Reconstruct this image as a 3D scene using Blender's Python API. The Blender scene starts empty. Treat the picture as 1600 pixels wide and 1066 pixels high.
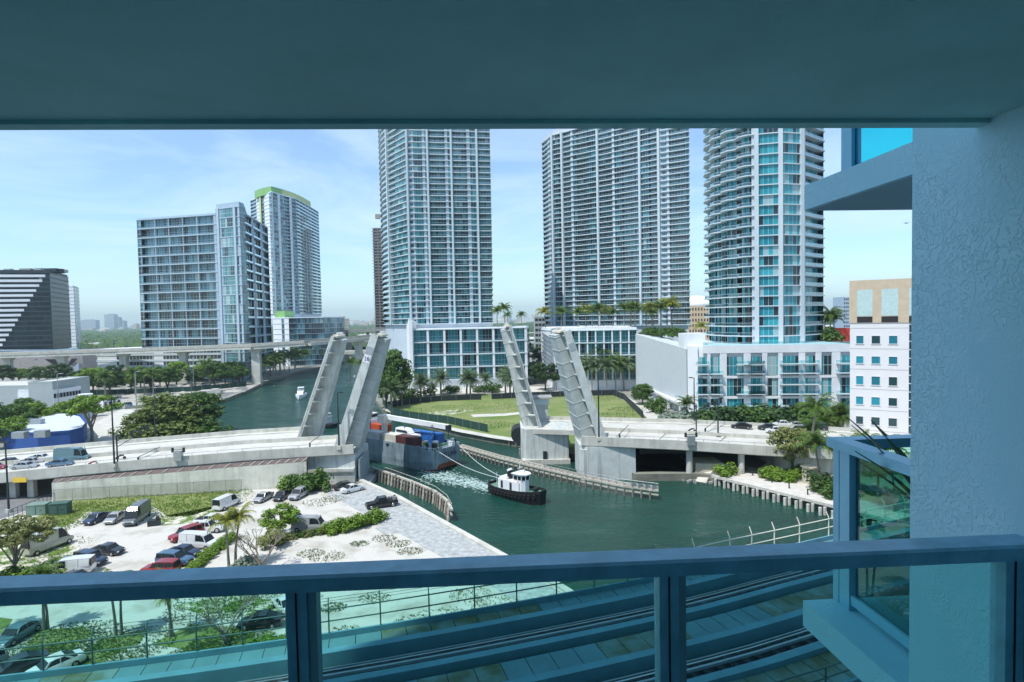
import bpy, bmesh, math, random
from mathutils import Vector, Matrix
R = math.radians
random.seed(7)
S = bpy.context.scene
COL = S.collection
# ---------------------------------------------------------------- camera
H = 33.0; F = 918.0; TH = math.atan(36/918); PH = 0.0198
fw = Vector((0, math.cos(TH), -math.sin(TH)))
r0 = Vector((1, 0, 0)); u0 = Vector((0, math.sin(TH), math.cos(TH)))
rt = r0*math.cos(PH) - u0*math.sin(PH); up = u0*math.cos(PH) + r0*math.sin(PH)
C0 = Vector((0, 0, H))
cd = bpy.data.cameras.new('camera'); cam = bpy.data.objects.new('camera', cd); COL.objects.link(cam)
cd.sensor_width = 36; cd.lens = F/1600*36; cd.clip_end = 40000; cd.clip_start = 0.05
M3 = Matrix((rt, up, -fw)).transposed()
cam.matrix_world = Matrix.Translation(C0) @ M3.to_4x4()
S.camera = cam
# ---------------------------------------------------------------- sky, sun, exposure
SUN = Vector((-0.34, -0.31, 0.88)).normalized()
EL = math.asin(SUN.z); AZ = math.atan2(SUN.x, SUN.y)
w = bpy.data.worlds.new('World'); S.world = w; w.use_nodes = True
nt = w.node_tree; nd = nt.nodes; nd.clear()
def N(nt, t, **k):
    n = nt.nodes.new(t)
    for a, b in k.items(): setattr(n, a, b)
    return n
sk = N(nt, 'ShaderNodeTexSky', sky_type='NISHITA', sun_disc=False, sun_elevation=EL, sun_rotation=AZ, air_density=1.0, dust_density=.5, ozone_density=2.5)
bg = N(nt, 'ShaderNodeBackground'); bg.inputs[1].default_value = 0.15
ou = N(nt, 'ShaderNodeOutputWorld')
tc = N(nt, 'ShaderNodeTexCoord'); sp = N(nt, 'ShaderNodeSeparateXYZ'); nt.links.new(tc.outputs['Generated'], sp.inputs[0])
# thin cirrus and a few small cumulus, projected on a flat layer overhead
ad = N(nt, 'ShaderNodeMath', operation='ADD'); ad.inputs[1].default_value = 0.12; nt.links.new(sp.outputs[2], ad.inputs[0])
dx = N(nt, 'ShaderNodeMath', operation='DIVIDE'); dy = N(nt, 'ShaderNodeMath', operation='DIVIDE')
for i, d in enumerate((dx, dy)):
    nt.links.new(sp.outputs[i], d.inputs[0]); nt.links.new(ad.outputs[0], d.inputs[1])
cb = N(nt, 'ShaderNodeCombineXYZ'); nt.links.new(dx.outputs[0], cb.inputs[0]); nt.links.new(dy.outputs[0], cb.inputs[1])
n1 = N(nt, 'ShaderNodeTexNoise'); n1.inputs['Scale'].default_value = 0.9; n1.inputs['Detail'].default_value = 8; n1.inputs['Roughness'].default_value = .6; n1.inputs['Distortion'].default_value = .7
nt.links.new(cb.outputs[0], n1.inputs[0])
rp = N(nt, 'ShaderNodeMapRange'); rp.inputs[1].default_value = .42; rp.inputs[2].default_value = .8; rp.inputs[3].default_value = 0.14; rp.inputs[4].default_value = 0.85
nt.links.new(n1.outputs[0], rp.inputs[0])
mp = N(nt, 'ShaderNodeMapping'); mp.inputs['Scale'].default_value = (9, 9, 34); nt.links.new(tc.outputs['Generated'], mp.inputs[0])
n2 = N(nt, 'ShaderNodeTexNoise'); n2.inputs['Scale'].default_value = 1.0; n2.inputs['Detail'].default_value = 6; nt.links.new(mp.outputs[0], n2.inputs[0])
r2 = N(nt, 'ShaderNodeMapRange'); r2.inputs[1].default_value = .63; r2.inputs[2].default_value = .74; r2.inputs[4].default_value = .75; nt.links.new(n2.outputs[0], r2.inputs[0])
bz = N(nt, 'ShaderNodeMapRange'); bz.inputs[1].default_value = .2; bz.inputs[2].default_value = .1; nt.links.new(sp.outputs[2], bz.inputs[0])
ml = N(nt, 'ShaderNodeMath', operation='MULTIPLY'); nt.links.new(r2.outputs[0], ml.inputs[0]); nt.links.new(bz.outputs[0], ml.inputs[1])
mxm = N(nt, 'ShaderNodeMath', operation='MAXIMUM'); nt.links.new(rp.outputs[0], mxm.inputs[0]); nt.links.new(ml.outputs[0], mxm.inputs[1])
mx = N(nt, 'ShaderNodeMixRGB'); mx.inputs[2].default_value = (4.9, 6.1, 6.9, 1)
hs = N(nt, 'ShaderNodeMixRGB', blend_type='MULTIPLY'); hs.inputs[0].default_value = 1; hs.inputs[2].default_value = (.90, 1.08, 1.20, 1); nt.links.new(sk.outputs[0], hs.inputs[1])
nt.links.new(mxm.outputs[0], mx.inputs[0]); nt.links.new(hs.outputs[0], mx.inputs[1]); nt.links.new(mx.outputs[0], bg.inputs[0]); nt.links.new(bg.outputs[0], ou.inputs[0])
sl = bpy.data.lights.new('sun', 'SUN'); sl.energy = 4.2; sl.angle = R(0.53); sl.color = (1, .96, .9)
so = bpy.data.objects.new('sun', sl); COL.objects.link(so); so.rotation_euler = (-SUN).to_track_quat('-Z', 'Y').to_euler(); so.location = (0, 0, 300)
S.view_settings.view_transform = 'Standard'; S.view_settings.look = 'None'; S.view_settings.exposure = 0.25; S.view_settings.gamma = 1
S.render.engine = 'CYCLES'; S.cycles.max_bounces = 6; S.cycles.transparent_max_bounces = 16; S.cycles.use_denoising = True
# ---------------------------------------------------------------- helpers
def ray(px, py): return fw*F + rt*(px-800) - up*(py-533)
def W(px, py, z=0.0):            # the place at height z seen there in the photo
    d = ray(px, py); return C0 + d*((z-H)/d.z)
def WD(px, py, Y):               # the place at distance Y seen there
    d = ray(px, py); return C0 + d*(Y/d.y)
def XP(px, Y, z=20.0):           # (x, y) at distance Y and height z for that picture column
    lo, hi = -3000.0, 3000.0
    for _ in range(50):
        m = (lo+hi)/2; p = Vector((m, Y, z-H)); q = 800+F*p.dot(rt)/p.dot(fw)
        if q < px: lo = m
        else: hi = m
    return Vector(((lo+hi)/2, Y))
def ZP(py, px, Y): return WD(px, py, Y).z
def lerp(a, b, t): return a+(b-a)*t
MC = {}
def mat(name, col, rough=.6, metal=0, var=.12, scale=1.0, bump=0, bscale=None, spec=.4, col2=None, coord='Object', coat=0, thr=None, streak=0):
    if name in MC: return MC[name]
    m = bpy.data.materials.new(name); m.use_nodes = True; MC[name] = m; t = m.node_tree
    b = t.nodes['Principled BSDF']; b.inputs['Roughness'].default_value = rough; b.inputs['Metallic'].default_value = metal
    b.inputs['Specular IOR Level'].default_value = spec; b.inputs['Coat Weight'].default_value = coat
    c = N(t, 'ShaderNodeTexCoord'); n = N(t, 'ShaderNodeTexNoise'); n.inputs['Scale'].default_value = scale; n.inputs['Detail'].default_value = 6; n.inputs['Roughness'].default_value = .62
    t.links.new(c.outputs[coord], n.inputs[0])
    x = N(t, 'ShaderNodeMixRGB')
    c2 = col2 or tuple(min(1, v*(1+var)) for v in col); c1 = col if col2 else tuple(v*(1-var) for v in col)
    x.inputs[1].default_value = (*c1, 1); x.inputs[2].default_value = (*c2, 1)
    mr = N(t, 'ShaderNodeMapRange'); a, bb = thr or (.3, .7); mr.inputs[1].default_value = a; mr.inputs[2].default_value = bb
    t.links.new(n.outputs[0], mr.inputs[0]); t.links.new(mr.outputs[0], x.inputs[0]); t.links.new(x.outputs[0], b.inputs['Base Color'])
    if streak:
        mq = N(t, 'ShaderNodeMapping'); mq.inputs['Scale'].default_value = (1.3, 1.3, .09); t.links.new(c.outputs[coord], mq.inputs[0]); ns_ = N(t, 'ShaderNodeTexNoise'); ns_.inputs['Scale'].default_value = 1.0; ns_.inputs['Detail'].default_value = 5; t.links.new(mq.outputs[0], ns_.inputs[0])
        mz = N(t, 'ShaderNodeMapRange'); mz.inputs[1].default_value = .5; mz.inputs[2].default_value = .72; mz.inputs[3].default_value = 0; mz.inputs[4].default_value = streak; t.links.new(ns_.outputs[0], mz.inputs[0])
        xs_ = N(t, 'ShaderNodeMixRGB'); xs_.inputs[2].default_value = (*(v*.35 for v in c1), 1); t.links.new(mz.outputs[0], xs_.inputs[0]); t.links.new(x.outputs[0], xs_.inputs[1]); t.links.new(xs_.outputs[0], b.inputs['Base Color'])
    if bump:
        n2 = N(t, 'ShaderNodeTexNoise'); n2.inputs['Scale'].default_value = bscale or scale*4; n2.inputs['Detail'].default_value = 5; t.links.new(c.outputs[coord], n2.inputs[0])
        bp = N(t, 'ShaderNodeBump'); bp.inputs['Strength'].default_value = 1; bp.inputs['Distance'].default_value = bump
        t.links.new(n2.outputs[0], bp.inputs['Height']); t.links.new(bp.outputs[0], b.inputs['Normal'])
    return m
def tinted(name, tint, refl=.12, rough=.02):
    if name in MC: return MC[name]
    m = bpy.data.materials.new(name); m.use_nodes = True; MC[name] = m; t = m.node_tree; t.nodes.clear()
    o = N(t, 'ShaderNodeOutputMaterial'); a = N(t, 'ShaderNodeBsdfTransparent'); a.inputs[0].default_value = (*tint, 1)
    g = N(t, 'ShaderNodeBsdfGlossy'); g.inputs['Roughness'].default_value = rough; g.inputs[0].default_value = (.8, .95, 1, 1)
    f = N(t, 'ShaderNodeFresnel'); f.inputs[0].default_value = 1.45
    gm = N(t, 'ShaderNodeNewGeometry'); fb = N(t, 'ShaderNodeMath', operation='SUBTRACT'); fb.inputs[0].default_value = 1; t.links.new(gm.outputs['Backfacing'], fb.inputs[1]); f2 = N(t, 'ShaderNodeMath', operation='MULTIPLY'); t.links.new(f.outputs[0], f2.inputs[0]); t.links.new(fb.outputs[0], f2.inputs[1])
    mu = N(t, 'ShaderNodeMath', operation='MULTIPLY'); mu.inputs[1].default_value = refl/.04*.5; t.links.new(f2.outputs[0], mu.inputs[0]); mu.use_clamp = True
    x = N(t, 'ShaderNodeMixShader'); t.links.new(mu.outputs[0], x.inputs[0]); t.links.new(a.outputs[0], x.inputs[1]); t.links.new(g.outputs[0], x.inputs[2]); t.links.new(x.outputs[0], o.inputs[0])
    return m
def facade_glass(name, cw=1.3, dark=(.022, .05, .06), mid=(.04, .17, .20), light=(.12, .33, .36), frame=(.55, .68, .70), pd=.35, pl=.72, fh=3.0, split=.0, mw=.05, rough=.12, spec=.7):
    if name in MC: return MC[name]
    m = bpy.data.materials.new(name); m.use_nodes = True; MC[name] = m; t = m.node_tree; L = t.links.new
    b = t.nodes['Principled BSDF']; uv = N(t, 'ShaderNodeUVMap'); s = N(t, 'ShaderNodeSeparateXYZ'); L(uv.outputs[0], s.inputs[0])
    oi = N(t, 'ShaderNodeObjectInfo')
    def M(op, a, bv=None, link=None):
        n = N(t, 'ShaderNodeMath', operation=op); L(a, n.inputs[0])
        if link is not None: L(link, n.inputs[1])
        elif bv is not None: n.inputs[1].default_value = bv
        return n.outputs[0]
    u = M('DIVIDE', s.outputs[0], cw); fu = M('FLOOR', u); fr = M('FRACT', u)
    g = M('FLOOR', M('DIVIDE', s.outputs[0], cw*3))
    rnd = M('MULTIPLY', oi.outputs['Random'], 517.0)
    def wn(a, add):
        c = N(t, 'ShaderNodeCombineXYZ'); L(a, c.inputs[0]); L(rnd, c.inputs[1]); c.inputs[2].default_value = add
        n = N(t, 'ShaderNodeTexWhiteNoise', noise_dimensions='3D'); L(c.outputs[0], n.inputs[0]); return n.outputs[0]
    r = M('ADD', M('MULTIPLY', wn(fu, 1.5), .45), link=M('MULTIPLY', wn(g, 7.5), .55))
    cr = N(t, 'ShaderNodeValToRGB'); cr.color_ramp.interpolation = 'CONSTANT'
    e = cr.color_ramp.elements; e[0].position = 0; e[0].color = (*dark, 1); e[1].position = pd; e[1].color = (*mid, 1)
    k = e.new((pd+pl)/2); k.color = (*(lerp(a, c, .4) for a, c in zip(mid, light)), 1); k = e.new(pl); k.color = (*light, 1); k = e.new(min(.97, pl+.14)); k.color = (*(lerp(v, .55, .5) for v in light), 1)
    L(r, cr.inputs[0])
    ms = M('LESS_THAN', fr, mw)
    if split:
        fv = M('ABSOLUTE', M('SUBTRACT', s.outputs[1], split)); ms = M('MAXIMUM', ms, link=M('LESS_THAN', fv, .06))
    x = N(t, 'ShaderNodeMixRGB'); L(ms, x.inputs[0]); L(cr.outputs[0], x.inputs[1]); x.inputs[2].default_value = (*frame, 1); L(x.outputs[0], b.inputs['Base Color'])
    b.inputs['Roughness'].default_value = rough; b.inputs['Specular IOR Level'].default_value = spec
    return m
class MB:
    def __init__(s): s.v = []; s.f = []; s.uv = {}; s.mi = []; s.cm = 0
    def quad(s, a, b, c, d, uv=None):
        i = len(s.v); s.v += [tuple(a), tuple(b), tuple(c), tuple(d)]; s.f.append((i, i+1, i+2, i+3)); s.mi.append(s.cm)
        if uv: s.uv[len(s.f)-1] = uv
    def face(s, pts):
        i = len(s.v); s.v += [tuple(p) for p in pts]; s.f.append(tuple(range(i, i+len(pts)))); s.mi.append(s.cm)
    def prism(s, poly, z0, z1, top=True, bot=True):       # poly of (x, y)
        n = len(poly); i = len(s.v); a = sum(poly[k][0]*poly[(k+1) % n][1]-poly[(k+1) % n][0]*poly[k][1] for k in range(n))
        if a < 0: poly = poly[::-1]
        zz0 = z0 if hasattr(z0, '__len__') else [z0]*n; zz1 = z1 if hasattr(z1, '__len__') else [z1]*n
        if a < 0: zz0 = zz0[::-1]; zz1 = zz1[::-1]
        s.v += [(p[0], p[1], z) for p, z in zip(poly, zz0)] + [(p[0], p[1], z) for p, z in zip(poly, zz1)]
        if bot: s.f.append(tuple(i+k for k in range(n))[::-1]); s.mi.append(s.cm)
        if top: s.f.append(tuple(i+n+k for k in range(n))); s.mi.append(s.cm)
        for k in range(n):
            j = (k+1) % n; s.f.append((i+k, i+j, i+n+j, i+n+k)); s.mi.append(s.cm)
    def box(s, c, d, rz=0, M=None):                    # centre, full sizes
        i = len(s.v); x, y, z = d[0]/2, d[1]/2, d[2]/2; ca, sa = math.cos(rz), math.sin(rz)
        for dx, dy, dz in ((-x, -y, -z), (x, -y, -z), (x, y, -z), (-x, y, -z), (-x, -y, z), (x, -y, z), (x, y, z), (-x, y, z)):
            p = Vector((c[0]+dx*ca-dy*sa, c[1]+dx*sa+dy*ca, c[2]+dz)) if M is None else M @ Vector((c[0]+dx, c[1]+dy, c[2]+dz))
            s.v.append(tuple(p))
        for q in ((3, 2, 1, 0), (4, 5, 6, 7), (0, 1, 5, 4), (1, 2, 6, 5), (2, 3, 7, 6), (3, 0, 4, 7)): s.f.append(tuple(i+k for k in q)); s.mi.append(s.cm)
    def beam(s, a, b, w, h):                               # box between two points, w across, h tall, centred
        a = Vector(a); b = Vector(b); d = (b-a).normalized(); sd = d.cross(Vector((0, 0, 1)))
        sd = sd.normalized() if sd.length > 1e-4 else Vector((1, 0, 0)); u = sd.cross(d)
        i = len(s.v)
        for p in (a, b):
            for q, r in ((-1, -1), (1, -1), (1, 1), (-1, 1)): s.v.append(tuple(p+sd*q*w/2+u*r*h/2))
        for q in ((0, 1, 2, 3), (7, 6, 5, 4), (0, 4, 5, 1), (1, 5, 6, 2), (2, 6, 7, 3), (3, 7, 4, 0)): s.f.append(tuple(i+k for k in q)); s.mi.append(s.cm)
    def tube(s, pts, rs, n=8, cap=True):
        pts = [Vector(p) for p in pts]; rs = rs if hasattr(rs, '__len__') else [rs]*len(pts); base = len(s.v)
        pv = None
        for k, p in enumerate(pts):
            d = (pts[min(k+1, len(pts)-1)]-pts[max(k-1, 0)]).normalized()
            if pv is None: pv = d.orthogonal().normalized()
            pv = (pv-d*pv.dot(d)).normalized(); q = d.cross(pv)
            for j in range(n):
                a = 2*math.pi*j/n; s.v.append(tuple(p+(pv*math.cos(a)+q*math.sin(a))*rs[k]))
        for k in range(len(pts)-1):
            for j in range(n):
                a = base+k*n; s.f.append((a+j, a+(j+1) % n, a+n+(j+1) % n, a+n+j)); s.mi.append(s.cm)
        if cap:
            s.f.append(tuple(base+j for j in range(n))[::-1]); s.f.append(tuple(base+(len(pts)-1)*n+j for j in range(n))); s.mi += [s.cm]*2
    def loft(s, rings, close=True, caps=True):
        n = len(rings[0]); b = len(s.v)
        for r in rings: s.v += [tuple(p) for p in r]
        for k in range(len(rings)-1):
            for j in range(n if close else n-1): s.f.append((b+k*n+j, b+k*n+(j+1) % n, b+(k+1)*n+(j+1) % n, b+(k+1)*n+j)); s.mi.append(s.cm)
        if caps: s.f.append(tuple(b+j for j in range(n))[::-1]); s.f.append(tuple(b+(len(rings)-1)*n+j for j in range(n))); s.mi += [s.cm]*2
    def build(s, name, m, parent=None, world=False, smooth=False, loc=None):
        off = Vector(parent.location) if (parent is not None and world) else Vector((0, 0, 0))
        me = bpy.data.meshes.new(name); me.from_pydata([tuple(Vector(v)-off) for v in s.v], [], s.f)
        for q in (m if isinstance(m, (list, tuple)) else [m]): me.materials.append(q)
        if any(s.mi): me.polygons.foreach_set('material_index', s.mi)
        if s.uv:
            ul = me.uv_layers.new(name='UVMap')
            for fi, uv in s.uv.items():
                for li, c in zip(me.polygons[fi].loop_indices, uv): ul.data[li].uv = c
        if smooth: me.polygons.foreach_set('use_smooth', [True]*len(me.polygons))
        me.update()
        return place(me, name, parent, loc)
def place(me, name, parent=None, loc=None, sc=None, rz=0):
    o = bpy.data.objects.new(name, me); COL.objects.link(o)
    if parent is not None: o.parent = parent
    if loc is not None: o.location = loc
    if sc: o.scale = sc if hasattr(sc, '__len__') else (sc, sc, sc)
    if rz: o.rotation_euler.z = rz
    return o
def tag(o, label, cat, group=None, kind=None):
    o['label'] = label; o['category'] = cat
    if group: o['group'] = group
    if kind: o['kind'] = kind
    return o
def thing(name, label, cat, loc=(0, 0, 0), rz=0, group=None):
    o = bpy.data.objects.new(name, None); COL.objects.link(o); o.location = loc; o.rotation_euler = (0, 0, rz)
    o.empty_display_size = .1
    return tag(o, label, cat, group)
def struct(o, label=None, cat=None):
    o['kind'] = 'structure'; o['label'] = label or ''; o['category'] = cat or o.name.replace('_', ' ')
    return o
def sheet(name, pts, z, m, label=None):
    s = MB(); s.face([(p[0], p[1], z) for p in pts]); bm = bmesh.new(); o = s.build(name, m)
    bm.from_mesh(o.data); bmesh.ops.triangulate(bm, faces=bm.faces)
    for f in bm.faces:
        if f.normal.z < 0: f.normal_flip()
    bm.to_mesh(o.data); bm.free(); return struct(o, label)
def inset(poly, d):                                        # shrink a polygon (list of Vector2) towards its inside
    n = len(poly); a = sum(poly[k][0]*poly[(k+1) % n][1]-poly[(k+1) % n][0]*poly[k][1] for k in range(n)); sg = 1 if a > 0 else -1; out = []
    for k in range(n):
        p = Vector(poly[k][:2]); e1 = (p-Vector(poly[k-1][:2])).normalized(); e2 = (Vector(poly[(k+1) % n][:2])-p).normalized()
        n1 = Vector((-e1.y, e1.x))*sg; n2 = Vector((-e2.y, e2.x))*sg; b = (n1+n2); b = b/max(.35, b.length**2/2) if b.length > .01 else n1
        out.append(p+b*d)
    return out
def text(name, body, size, m, parent, M, ext=.01):
    c = bpy.data.curves.new(name, 'FONT'); c.body = body; c.size = size; c.extrude = ext; c.align_x = 'CENTER'; c.align_y = 'CENTER'
    o = bpy.data.objects.new(name, c); COL.objects.link(o); bpy.context.view_layer.update()
    me = bpy.data.meshes.new_from_object(o.evaluated_get(bpy.context.evaluated_depsgraph_get())); bpy.data.objects.remove(o)
    me.materials.clear(); me.materials.append(m)
    me.transform(M); q = place(me, name, parent); return q
ORD = ['first', 'second', 'third', 'fourth', 'fifth', 'sixth', 'seventh', 'eighth', 'ninth', 'tenth', 'eleventh', 'twelfth', 'thirteenth', 'fourteenth', 'fifteenth', 'sixteenth', 'seventeenth', 'eighteenth', 'nineteenth', 'twentieth']
# ---------------------------------------------------------------- materials
WHITE = mat('white_paint', (.70, .73, .76), .6, var=.05, scale=.3)
WHITE2 = mat('white_stucco', (.70, .73, .76), .75, var=.07, scale=.25, bump=.01, bscale=3)
CONC = mat('pale_concrete', (.52, .52, .47), .85, var=.16, scale=.35, bump=.02, bscale=3, streak=.3)
CONCR = mat('road_concrete', (.50, .50, .46), .85, var=.14, scale=.3, bump=.01, bscale=2)
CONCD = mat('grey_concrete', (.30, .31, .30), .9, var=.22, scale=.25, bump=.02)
ASPH = mat('asphalt', (.16, .165, .17), .9, var=.2, scale=.4)
DARK = mat('dark_void', (.02, .022, .025), .8)
SLABW = mat('slab_white', (.52, .60, .64), .65, var=.05, scale=.2)
RAILG = tinted('railing_glass', (.48, .72, .74), .3, .08)
STEELG = mat('galvanised_steel', (.42, .45, .46), .45, .7, var=.15, scale=2)
DSTEEL = mat('dark_steel', (.04, .05, .055), .5, .5)
LEAFP = mat('leaf_paint', (.56, .60, .58), .6, var=.2, scale=.4, bump=.01, streak=.45)
LEAFD = mat('leaf_paint_shaded', (.42, .47, .46), .65, var=.2, scale=.5)  # darker copy of the leaf paint, shade of the undersides put into the colour
WOOD = mat('weathered_timber', (.20, .18, .15), .9, var=.4, scale=2.0)
WOODW = mat('bleached_timber', (.42, .40, .35), .9, var=.35, scale=2.0)
RUBBER = mat('rubber', (.015, .015, .016), .8)
CARGL = mat('car_window', (.012, .018, .022), .24, spec=.4, var=.05)
CHROME = mat('wheel_rim', (.45, .46, .47), .35, .8)
LAMPW = mat('headlight', (.75, .77, .78), .15, spec=.9); LAMPR = mat('tail_light', (.35, .02, .02), .2, spec=.8)
# ================================================================ LAND AND WATER
def flat2(v): return Vector((v.x, v.y))
# river outline in the photo, left bank outwards, then the right bank back
LB = [(905, 937), (785, 868), (620, 776), (572, 752), (556, 745), (440, 705), (345, 676), (318, 633), (350, 624), (391, 608), (415, 596), (443, 587), (465, 580), (507, 572), (530, 566), (548, 560)]
RB = [(572, 562), (566, 580), (572, 605), (598, 640), (650, 658), (715.5, 674), (770, 684), (812, 690), (905, 712), (994, 741), (1087, 740), (1113, 743), (1298, 789), (1440, 828), (1700, 900)]
river = [W(*p) for p in LB]+[W(*p) for p in RB]+[Vector((80, 20, 0)), Vector((18, 26, 0)), Vector((12, 45, 0))]
bm = bmesh.new()
def loop(pts):
    vs = [bm.verts.new((p[0], p[1], 0)) for p in pts]; return [bm.edges.new((vs[i], vs[(i+1) % len(vs)])) for i in range(len(vs))]
BIG = 16000
ed = loop([(-BIG, -300), (BIG, -300), (BIG, BIG), (-BIG, BIG)])+loop(river)
bmesh.ops.triangle_fill(bm, edges=ed, use_beauty=True)
for f in bm.faces:
    if f.normal.z < 0: f.normal_flip()
me = bpy.data.meshes.new('ground'); bm.to_mesh(me); bm.free()
GROUND = mat('city_ground', (.16, .17, .14), .95, var=.3, scale=.02, col2=(.30, .30, .27)); me.materials.append(GROUND)
struct(place(me, 'ground'), 'city ground spreading to the horizon')
s = MB()
for i in range(len(river)):
    a, b = river[i], river[(i+1) % len(river)]
    s.quad((a.x, a.y, -4), (b.x, b.y, -4), (b.x, b.y, 0), (a.x, a.y, 0))
struct(s.build('seawall', mat('seawall_concrete', (.17, .17, .14), .9, var=.3, scale=.6)), 'dark stained seawall face along the river')
# water
wm = bpy.data.materials.new('river_water'); wm.use_nodes = True; t = wm.node_tree; b = t.nodes['Principled BSDF']
b.inputs['Roughness'].default_value = .09; b.inputs['Specular IOR Level'].default_value = .32
c = N(t, 'ShaderNodeTexCoord'); n = N(t, 'ShaderNodeTexNoise'); n.inputs['Scale'].default_value = .02; n.inputs['Detail'].default_value = 3; t.links.new(c.outputs['Object'], n.inputs[0])
x = N(t, 'ShaderNodeMixRGB'); x.inputs[1].default_value = (.004, .044, .036, 1); x.inputs[2].default_value = (.010, .064, .042, 1); t.links.new(n.outputs[0], x.inputs[0]); t.links.new(x.outputs[0], b.inputs['Base Color'])
mp = N(t, 'ShaderNodeMapping'); mp.inputs['Scale'].default_value = (1, 1.8, 1); mp.inputs['Rotation'].default_value = (0, 0, .5); t.links.new(c.outputs['Object'], mp.inputs[0])
na = N(t, 'ShaderNodeTexNoise'); na.inputs['Scale'].default_value = .9; na.inputs['Detail'].default_value = 5; na.inputs['Roughness'].default_value = .6; na.inputs['Distortion'].default_value = .6; t.links.new(mp.outputs[0], na.inputs[0])
nb = N(t, 'ShaderNodeTexNoise'); nb.inputs['Scale'].default_value = .16; nb.inputs['Detail'].default_value = 3; t.links.new(mp.outputs[0], nb.inputs[0])
b1 = N(t, 'ShaderNodeBump'); b1.inputs['Distance'].default_value = .5; t.links.new(na.outputs[0], b1.inputs['Height'])
b2 = N(t, 'ShaderNodeBump'); b2.inputs['Distance'].default_value = .5; t.links.new(nb.outputs[0], b2.inputs['Height']); t.links.new(b1.outputs[0], b2.inputs['Normal']); t.links.new(b2.outputs[0], b.inputs['Normal'])
nr0 = N(t, 'ShaderNodeTexNoise'); nr0.inputs['Scale'].default_value = .05; nr0.inputs['Detail'].default_value = 4; t.links.new(mp.outputs[0], nr0.inputs[0]); mr0 = N(t, 'ShaderNodeMapRange'); mr0.inputs[1].default_value = .4; mr0.inputs[2].default_value = .62; mr0.inputs[3].default_value = .04; mr0.inputs[4].default_value = .22; t.links.new(nr0.outputs[0], mr0.inputs[0]); t.links.new(mr0.outputs[0], b.inputs['Roughness'])
mr3 = N(t, 'ShaderNodeMapRange'); mr3.inputs[1].default_value = .4; mr3.inputs[2].default_value = .62; mr3.inputs[3].default_value = .25; mr3.inputs[4].default_value = .75; t.links.new(nr0.outputs[0], mr3.inputs[0]); t.links.new(mr3.outputs[0], b1.inputs['Distance'])
xs = [p.x for p in river]; ys = [p.y for p in river]
sheet('river', [(min(xs)-5, 10), (max(xs)+5, 10), (max(xs)+5, max(ys)+5), (min(xs)-5, max(ys)+5)], -1.5, wm, 'dark green river water with small ripples')
# surfaces on the land, each a few mm above the last
def px_sheet(name, pp, z, m, label): return sheet(name, [W(x, y, 0) for x, y in pp], z, m, label)
SAND = mat('pale_sand', (.32, .30, .25), .95, scale=.22, col2=(.52, .51, .47), thr=(.28, .52), bump=.06, bscale=2)
def patchy(name, a, b_, base, sc=.25, th=(.42, .58)):
    return mat(name, a, .95, scale=sc, col2=b_, thr=th, bump=.05, bscale=3)
px_sheet('sandy_lot', [(-500, 1400), (-500, 800), (-60, 786), (85, 782), (557, 757), (572, 753), (785, 869), (905, 937), (960, 1020), (960, 1400)], .02, SAND, 'pale sandy parking lot')
GRASS = mat('rough_grass', (.085, .15, .02), .95, scale=.5, col2=(.26, .27, .11), bump=.12, bscale=4)
GRASSD = mat('thin_grass', (.10, .17, .03), .95, scale=.5, col2=(.60, .57, .48), thr=(.45, .6), bump=.1, bscale=4)
px_sheet('grass_patch', [(14, 833), (60, 806), (86, 783), (300, 769), (378, 768), (352, 782), (330, 796), (300, 806), (262, 808), (238, 790), (215, 782), (190, 800), (136, 800), (118, 815), (90, 828), (40, 836)], .032, GRASS, 'green grass strip along the abutment wall')
px_sheet('thin_grass_patch', [(230, 812), (330, 792), (352, 782), (345, 800), (300, 818), (250, 822)], .032, GRASSD, 'thin grass growing on sand')
px_sheet('thin_grass_patch', [(-60, 900), (-20, 850), (50, 838), (110, 850), (130, 862), (110, 882), (60, 905), (0, 935)], .032, GRASSD, 'weedy sand at the left of the lot')
for k, pp in enumerate([[(22, 1035), (60, 985), (130, 980), (150, 990), (100, 1022), (30, 1045)], [(110, 1045), (160, 995), (230, 985), (220, 1003), (170, 1030), (130, 1058)], [(250, 1000), (300, 975), (400, 985), (395, 1005), (330, 1030), (300, 1030), (295, 1015), (235, 1008)], [(270, 947), (360, 930), (450, 942), (440, 962), (330, 965)], [(-80, 1000), (-40, 960), (20, 968), (10, 985), (-40, 1020)]]):
    px_sheet('lawn_patch', pp, .034, GRASS if k != 3 else GRASSD, 'green grass island in the sandy lot')
GRAV = mat('grey_gravel', (.36, .38, .38), .95, var=.35, scale=1.2, bump=.06, bscale=5)
px_sheet('gravel_strip', [(508, 770), (557, 758), (574, 757), (620, 780), (785, 872), (898, 938), (885, 950), (820, 948), (696, 874), (625, 834), (599, 835), (586, 826), (600, 814), (576, 807)], .036, GRAV, 'grey gravel strip beside the seawall')
px_sheet('side_road', [(-300, 860), (-300, 770), (78, 770), (80, 786), (30, 806), (0, 818)], .03, ASPH, 'road passing under the bridge approach')
px_sheet('sidewalk', [(-300, 900), (-300, 850), (0, 812), (20, 806), (84, 783), (14, 833), (0, 842)], .04, CONC, 'pale sidewalk beside the underpass road')
LAWN = mat('vacant_lawn', (.10, .17, .03), .95, scale=.10, col2=(.24, .26, .11), bump=.15, bscale=2)
px_sheet('vacant_lawn', [(602, 643), (612, 630), (625, 624), (700, 617), (880, 616), (960, 618), (1000, 642), (1012, 655), (1000, 668), (925, 720), (905, 708), (812, 688), (715, 671), (650, 655)], .03, LAWN, 'bright green vacant lawn by the river')
px_sheet('quay_walk', [(597, 640), (602, 637), (650, 655), (715, 670), (770, 680), (812, 686), (812, 691), (770, 685), (715, 675), (650, 659)], .044, CONC, 'pale walk along the far quay')
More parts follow.
